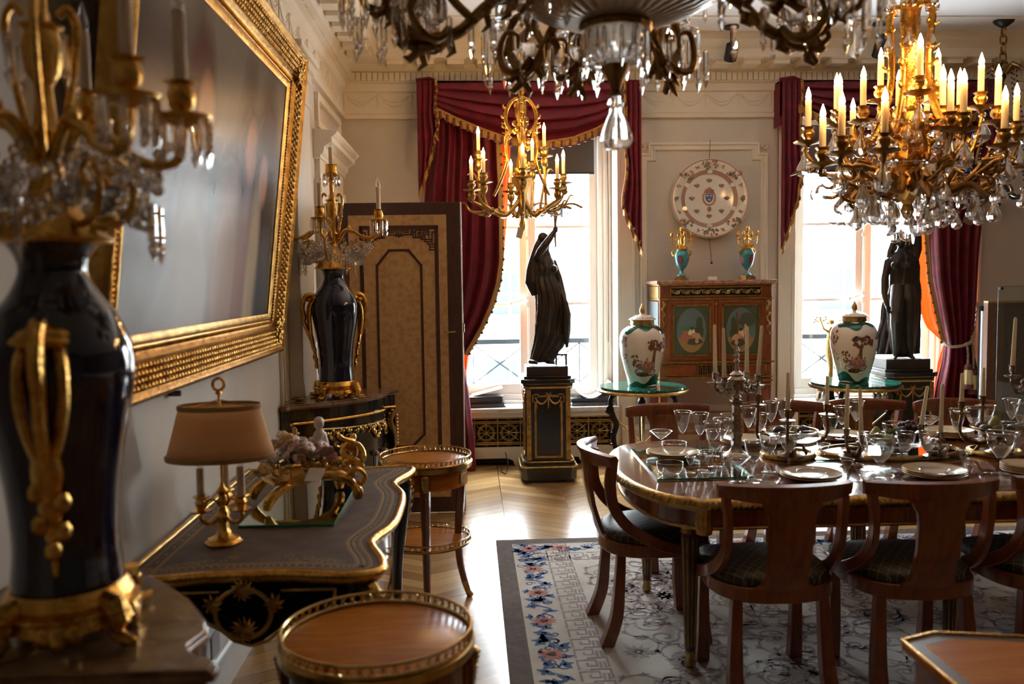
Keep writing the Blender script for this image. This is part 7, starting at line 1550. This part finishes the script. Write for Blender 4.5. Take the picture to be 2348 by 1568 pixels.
g('flute', 1716, 1020, 'tall wine glass right of the candelabrum column, far side'); g('goblet', 1742, 1022, 'wine glass left of fruit bowl with candle arms, far side'); g('flute', 1768, 1006, 'tall wine glass behind left candle arm, far side'); g('flute', 1796, 998, 'tall wine glass behind the middle candle arm, far side')
g('goblet', 1902, 1030, 'wine glass right of the fruit bowl with candle arms'); g('goblet', 1930, 1006, 'wine glass on far side left of paired upright tapers', .03); g('flute', 1962, 1004, 'tall wine glass on far side between paired tapers and pear', .0); g('bowl', 2056, 1000, 'cut glass bowl on far side behind pear and grapes', .0, 1.3)
g('coupe', 2130, 1004, 'champagne coupe on far side between two right tapers', .03); g('goblet', 2230, 1006, 'wine glass on far side left of the fig stand'); g('goblet', 2262, 1000, 'wine glass on far side behind the fig stand'); g('flute', 2318, 1000, 'tall wine glass on far side, nearest right frame edge'); g('flute', 2338, 1012, 'tall wine glass in front of another at right frame edge')
g('sherry', 1888, 1066, 'sherry glass left of coiled candlesticks on mirror edge'); g('goblet', 1672, 1024, 'wine glass hidden behind the candelabrum column')
# mirror plateau
def plateau(x, y, rx, ry, lab):
    c = PZ(x, y, TZ); t = T('mirror_plateau', lab, 'tray', (c.x, c.y, TZ+.0006), 0, 'mirror plateaux'); O = [(rx*math.cos(2*pi*i/64), ry*math.sin(2*pi*i/64)) for i in range(64)]; ob('mirror', MB().prism(O, 0, .016), M['mirr'], t); e = MB(); e.sweep(O+O[:1], [(-.004, 0), (.016, 0), (.018, .008), (.010, .022), (-.004, .024)]); ob('gilt_rim', e, M['golda'], t, sharp=60); return c
plateau(2040, 1040, .335, .17, 'oval gilt-edged mirror tray under the fruit and coiled candlesticks'); plateau(1806, 1046, .115, .11, 'small gilt-edged mirror tray under glass fruit bowl'); plateau(2282, 1040, .115, .11, 'small gilt-edged mirror tray under fig stand')
PZT = .017
def taper(x, y1, Y, h, lab, lean=0, grp='white taper candles'):
    """(x, y1) pixel of the candle foot"""
    p = PY(x, y1, Y); b = MB(); b.lathe([(.0105, 0), (.0102, .02), (.0072, h*.97), (.004, h), (.0005, h+.001)], 14); o = thing('taper_candle', b, M['wax'], lab, 'candle', grp); o.location = p; o.rotation_euler = (0, lean, 0); return p
def sock(mb, p, s=1.0):
    """drip pan and socket; p is the candle foot"""
    mb.lathe([(.004, -.062), (.010, -.058), (.030, -.050), (.036, -.046), (.036, -.043), (.012, -.044), (.006, -.040), (.006, -.034), (.013, -.028), (.014, -.012), (.012, -.004), (.0165, -.002), (.0165, .004), (.011, .004), (.0108, -.003)], 18, (p[0], p[1], p[2]))
def candelabrum(x, y, lab, cs, full=True):
    c = PZ(x, y, TZ); t = T('candelabrum', lab, 'candelabrum', (c.x, c.y, TZ+.0006), 0, 'tall silver candelabra'); o = t.location
    b = MB(); b.lathe([(.062, 0), (.062, .012), (.05, .02), (.034, .03), (.024, .05), (.024, .06)], 20); b.loft([[(q*w_, p*w_, z) for q, p in ((-1, -1), (1, -1), (1, 1), (-1, 1))] for z, w_ in ((.055, .020), (.10, .019), (.25, .016), (.255, .020), (.265, .022), (.27, .026), (.276, .026), (.28, .014))]); b.lathe([(.014, .28), (.022, .29), (.012, .305), (.020, .32), (.036, .345), (.04, .375), (.026, .39), (.03, .40), (.012, .415), (.009, .45), (.014, .462), (.006, .475), (.015, .487), (.009, .50), (.014, .51), (.004, .535)], 16, fl=lambda a, z: 1+.08*math.cos(a*4))
    for k in range(8): b.ball((.019*(1 if k % 2 else -1), -.018, .09+.02*k), (.006, .004, .010), 6, 4)
    ob('column', b, M['silver'], t); rng = random.Random(x)
    for i, (cx, cy_, dy, h, le) in enumerate(cs):
        p = PY(cx, cy_, c.y+dy)-o; u = Vector((p.x, p.y, 0)); m = MB(); zb = .335
        m.tube(spline([(u.x*.15, u.y*.15, zb+.02), (u.x*.45, u.y*.45, zb-.02), (u.x*.85, u.y*.85, zb-.025), (u.x*1.02, u.y*1.02, zb+.02), (u.x, u.y, p.z-.06)], 4), [.010, .009, .008, .007, .006], 7)
        m.tube(spline([(u.x*.55, u.y*.55, zb-.02), (u.x*.7, u.y*.7, zb+.02), (u.x*.6, u.y*.6, zb+.035), (u.x*.52, u.y*.52, zb+.02)], 4), [.006, .005, .004, .002], 6)
        for k in range(5): m.ball((u.x*(.3+.14*k), u.y*(.3+.14*k), zb-.01+.008*(k % 2)), .009, 6, 4)
        sock(m, p); ob('arm', m, M['silver'], t)
        taper(cx, cy_, c.y+dy, h, ('white taper candle on %s arm of tall silver candelabrum' % ('leftmost', 'second', 'third', 'slightly leaning rightmost')[i]) if full else 'white taper candle on silver arm at right frame edge', le)
candelabrum(1688, 1048, 'tall silver candelabrum with four white tapers on table left', ((1640, 856, .03, .235, rad(-1)), (1661, 866, -.06, .235, rad(-1.5)), (1712, 854, .08, .225, rad(.5)), (1738, 861, -.03, .238, rad(4))))
candelabrum(2386, 1048, 'tall silver candelabrum mostly beyond right frame edge, one arm showing', ((2322, 839, -.02, .225, rad(2)),), False)
def epergne(x, y, lab, arms, fruit_lab):
    c = PZ(x, y, TZ+PZT); t = T('epergne', lab, 'centrepiece', (c.x, c.y, TZ+PZT+.0006), 0, 'candle-arm centrepieces'); o = t.location
    b = MB(); b.lathe([(.06, 0), (.06, .008), (.03, .02), (.014, .035), (.012, .06), (.02, .07), (.012, .08), (.05, .088), (.06, .092)], 20); 
    for k in range(3): a = k*2*pi/3+.4; b.tube(spline([(.02*math.cos(a), .02*math.sin(a), .05), (.07*math.cos(a), .07*math.sin(a), .05), (.09*math.cos(a), .09*math.sin(a), .02), (.10*math.cos(a), .10*math.sin(a), .004)], 4), .008, 7)
    ob('foot', b, M['dbronze'], t); g_ = MB(); g_.lathe([(.03, .092), (.08, .096), (.115, .115), (.124, .128), (.1225, .128), (.112, .117), (.078, .099), (.0, .095)], 40); gb = ob('glass_bowl', g_, M['glass'], t, sharp=None); ob('rim', MB().tube([(.1235*math.cos(q), .1235*math.sin(q), .128) for q in [2*pi*j/48 for j in range(48)]], .0022, 6, True), M['brass'], gb)
    for cx, cy_, dy, h, l in arms:
        p = PY(cx, cy_, c.y+dy)-o; u = Vector((p.x, p.y, 0)); m = MB(); m.tube(spline([(u.x*.12, u.y*.12, .06), (u.x*.5, u.y*.5, .055), (u.x*.85, u.y*.85, .075), (u.x*1.03, u.y*1.03, .12), (u.x, u.y, p.z-.06)], 4), [.011, .010, .009, .008, .007], 7); m.ball((u.x*.9, u.y*.9, .085), .012, 7, 5); sock(m, p); ob('arm', m, M['dbronze'], t)
        if l: taper(cx, cy_, c.y+dy, h, l)
    return c
EZ = TZ+PZT+.10
c = epergne(1812, 1048, 'bronze candle-arm centrepiece holding glass fruit bowl, table left', ((1739, 906, -.03, 0, None), (1806, 941, -.155, .172, 'white taper candle on middle front arm of glass fruit bowl'), (1896, 928, .0, .135, 'white taper candle on right arm of glass fruit bowl')), '')
def fruit(name, loc, r, e, mt, lab, cat, stem=True, rot=(0, 0, 0)):
    t = T(name, lab, cat, loc); t.rotation_euler = rot
    if name == 'pear': ob('flesh', MB().lathe([(.0005, 0), (r*.5, .002), (r*.9, r*.4), (r, r*.8), (r*.85, r*1.3), (r*.45, r*1.9), (r*.22, r*2.2), (.0005, r*2.3)], 18), M[mt], t, sharp=None)
    else: ob('flesh', MB().ball((0, 0, r*e), (r, r, r*e), 16, 10), M[mt], t, sharp=None)
    if stem: h = r*2.25 if name == 'pear' else r*e*1.98; ob('stem', MB().tube([(0, 0, h-.002), (.002, 0, h+.010), (.005, 0, h+.018)], .0018, 5), M['d_brown'], t)
for dx, dy, r, mt, l in ((-.055, -.01, .032, 'fig', 'dark fig at left in the glass bowl with candle arms'), (.0, -.03, .022, 'pear', 'small green pear at centre of glass bowl with candle arms'), (.06, .0, .030, 'fig', 'dark fig at right in the glass bowl with candle arms'), (.02, .05, .026, 'd_ochre', 'ochre fruit at back of the glass bowl with candle arms')):
    fruit('pear' if mt == 'pear' else 'fig', (c.x+dx, c.y+dy, EZ+.001), r, .8, mt, l, 'fruit')
c = epergne(2290, 1040, 'bronze candle-arm centrepiece with heaped figs at table right', ((2205, 922, -.04, .135, 'white taper candle on left arm of fig stand'), (2254, 909, .09, .140, 'white taper candle on far arm of fig stand')), '')
for k, (dx, dy, r, mt, nm, l) in enumerate(((-.085, -.03, .028, 'fig', 'fig', 'dark fig at left end of the fig stand'), (-.035, -.055, .028, 'fig', 'fig', 'dark fig in front on the fig stand'), (-.02, .0, .034, 'pear', 'pear', 'green pear heaped on top of the fig stand'), (.04, -.045, .030, 'fig', 'fig', 'dark fig right of centre on the fig stand'), (.09, -.01, .028, 'leaf', 'fig', 'greenish fig at right end of the fig stand'), (.05, .04, .03, 'fig', 'fig', 'dark fig at back of the fig stand'), (-.06, .045, .028, 'fig', 'fig', 'dark fig at back left of the fig stand'))):
    fruit(nm, (c.x+dx, c.y+dy, EZ+.004), r, .75, mt, l, 'fruit')
# coiled twin candlesticks
def coil_stick(x, y, cs, lab, labs):
    c = PZ(x, y, TZ+PZT); t = T('candlestick', lab, 'candlestick', (c.x, c.y, TZ+PZT+.0006), 0, 'coiled twin candlesticks'); o = t.location; b = MB(); b.lathe([(.052, .004), (.056, .010), (.04, .014), (.01, .03)], 24); b.tube([((.03+.012*math.sin(q*.5))*math.cos(q)+.01, (.03)*math.sin(q), .02+.006*q/2) for q in [j*.35 for j in range(34)]], [.010]*30+[.004], 7); ob('coil_base', b, M['silver'], t)
    for (cx, cy_, dy, h, le), l in zip(cs, labs):
        p = PY(cx, cy_, c.y+dy)-o; m = MB(); m.tube(spline([(0, 0, .03), (p.x*.4, p.y*.5, .025), (p.x*.9, p.y*.9, p.z*.5), (p.x, p.y, p.z-.03)], 4), [.010, .009, .007, .006], 7); m.lathe([(.02, -.035), (.022, -.03), (.012, -.026), (.013, -.006), (.016, .0), (.0165, .004), (.010, .003)], 14, tuple(p)); ob('branch', m, M['silver'], t); taper(cx, cy_, c.y+dy, h, l, le)
coil_stick(1952, 1050, ((1941, 984, -.07, .205, rad(1)), (1975, 998, -.10, .215, rad(-2.5))), 'silver coiled candlestick with two tapers left of the fruit', ('white taper candle, left of the pair beside the pear', 'white taper candle, right of the pair beside the pear'))
coil_stick(2146, 1050, ((2113, 974, -.02, .180, rad(8)), (2157, 992, -.10, .22, rad(1))), 'silver coiled candlestick with two tapers right of the grapes', ('white taper candle leaning right beside grapes', 'upright white taper candle right of the leaning one'))
# fruit compote
c = PZ(2056, 1040, TZ+PZT); t = T('fruit_compote', 'cut glass footed dish heaped with pears and grapes, table centre', 'bowl', (c.x, c.y, TZ+PZT+.0006)); b = MB(); b.lathe([(.05, 0), (.045, .006), (.012, .02), (.012, .03), (.03, .036), (.10, .042), (.14, .062), (.15, .078), (.148, .078), (.138, .066), (.098, .047), (.0, .044)], 48, fl=lambda a, z: 1+(.03*math.cos(a*16) if z > .05 else 0)); ob('dish', b, M['glass'], t, sharp=None); ob('rim', MB().tube([(.149*(1+.03*math.cos(q*16))*math.cos(q), .149*(1+.03*math.cos(q*16))*math.sin(q), .078) for q in [2*pi*j/96 for j in range(96)]], .002, 5, True), M['crystal'], t)
FZ = TZ+PZT+.047; rng = random.Random(44)
for dx, dy, r, l, rz in ((-.105, -.01, .036, 'upright olive-green pear at left of the glass fruit dish', 0), (-.085, -.07, .024, 'small green pear in front at left of the fruit dish', .7), (-.03, .05, .034, 'green pear lying behind grapes on the fruit dish', 1.2)): fruit('pear', (c.x+dx, c.y+dy, FZ+(.006 if rz == 0 else .012)), r, 1, 'pear', l, 'fruit', True, (rz, 0, rz*.5))
def grapes(cx, cyy, cz, n, R3, lab, seed):
    rg = random.Random(seed); b = MB()
    for k in range(n):
        while True:
            q = [rg.uniform(-1, 1) for _ in range(3)]
            if sum(a*a for a in q) < 1: break
        b.ball((q[0]*R3[0], q[1]*R3[1], q[2]*R3[2]), .0125, 8, 6)
    t = T('grape_bunch', lab, 'grapes', (cx, cyy, cz)); ob('grapes', b, M['grape'], t, sharp=None)
    ob('stalk', MB().tube([(0, 0, R3[2]*.6), (.02, 0, R3[2]+.012), (.05, .01, R3[2]+.016)], .003, 5), M['d_brown'], t)
grapes(c.x+.055, c.y-.005, FZ+.055, 150, (.062, .06, .045), 'large dark purple grape bunch heaped on the fruit dish', 1); grapes(c.x-.02, c.y-.055, FZ+.022, 50, (.05, .035, .02), 'small dark grape bunch in front on the fruit dish', 2)
b = MB()
for k in range(5): a = k*1.3; b.loft([[(c.x-.035+.02*math.cos(a)+u*.04*math.cos(a)+v*.018*math.sin(a)*math.sin(pi*(u+.05)), c.y-.03+u*.04*math.sin(a)-v*.018*math.cos(a)*math.sin(pi*(u+.05)), FZ+.045+.03*math.sin(pi*u)) for v in (-1, 0, 1)] for u in (0, .25, .5, .75, 1)], False, False)
thing('vine_leaves', b, M['leaf'], 'green vine leaves between pear and grapes on fruit dish', 'leaves', mods=(('SOLIDIFY', {'thickness': .001}),))
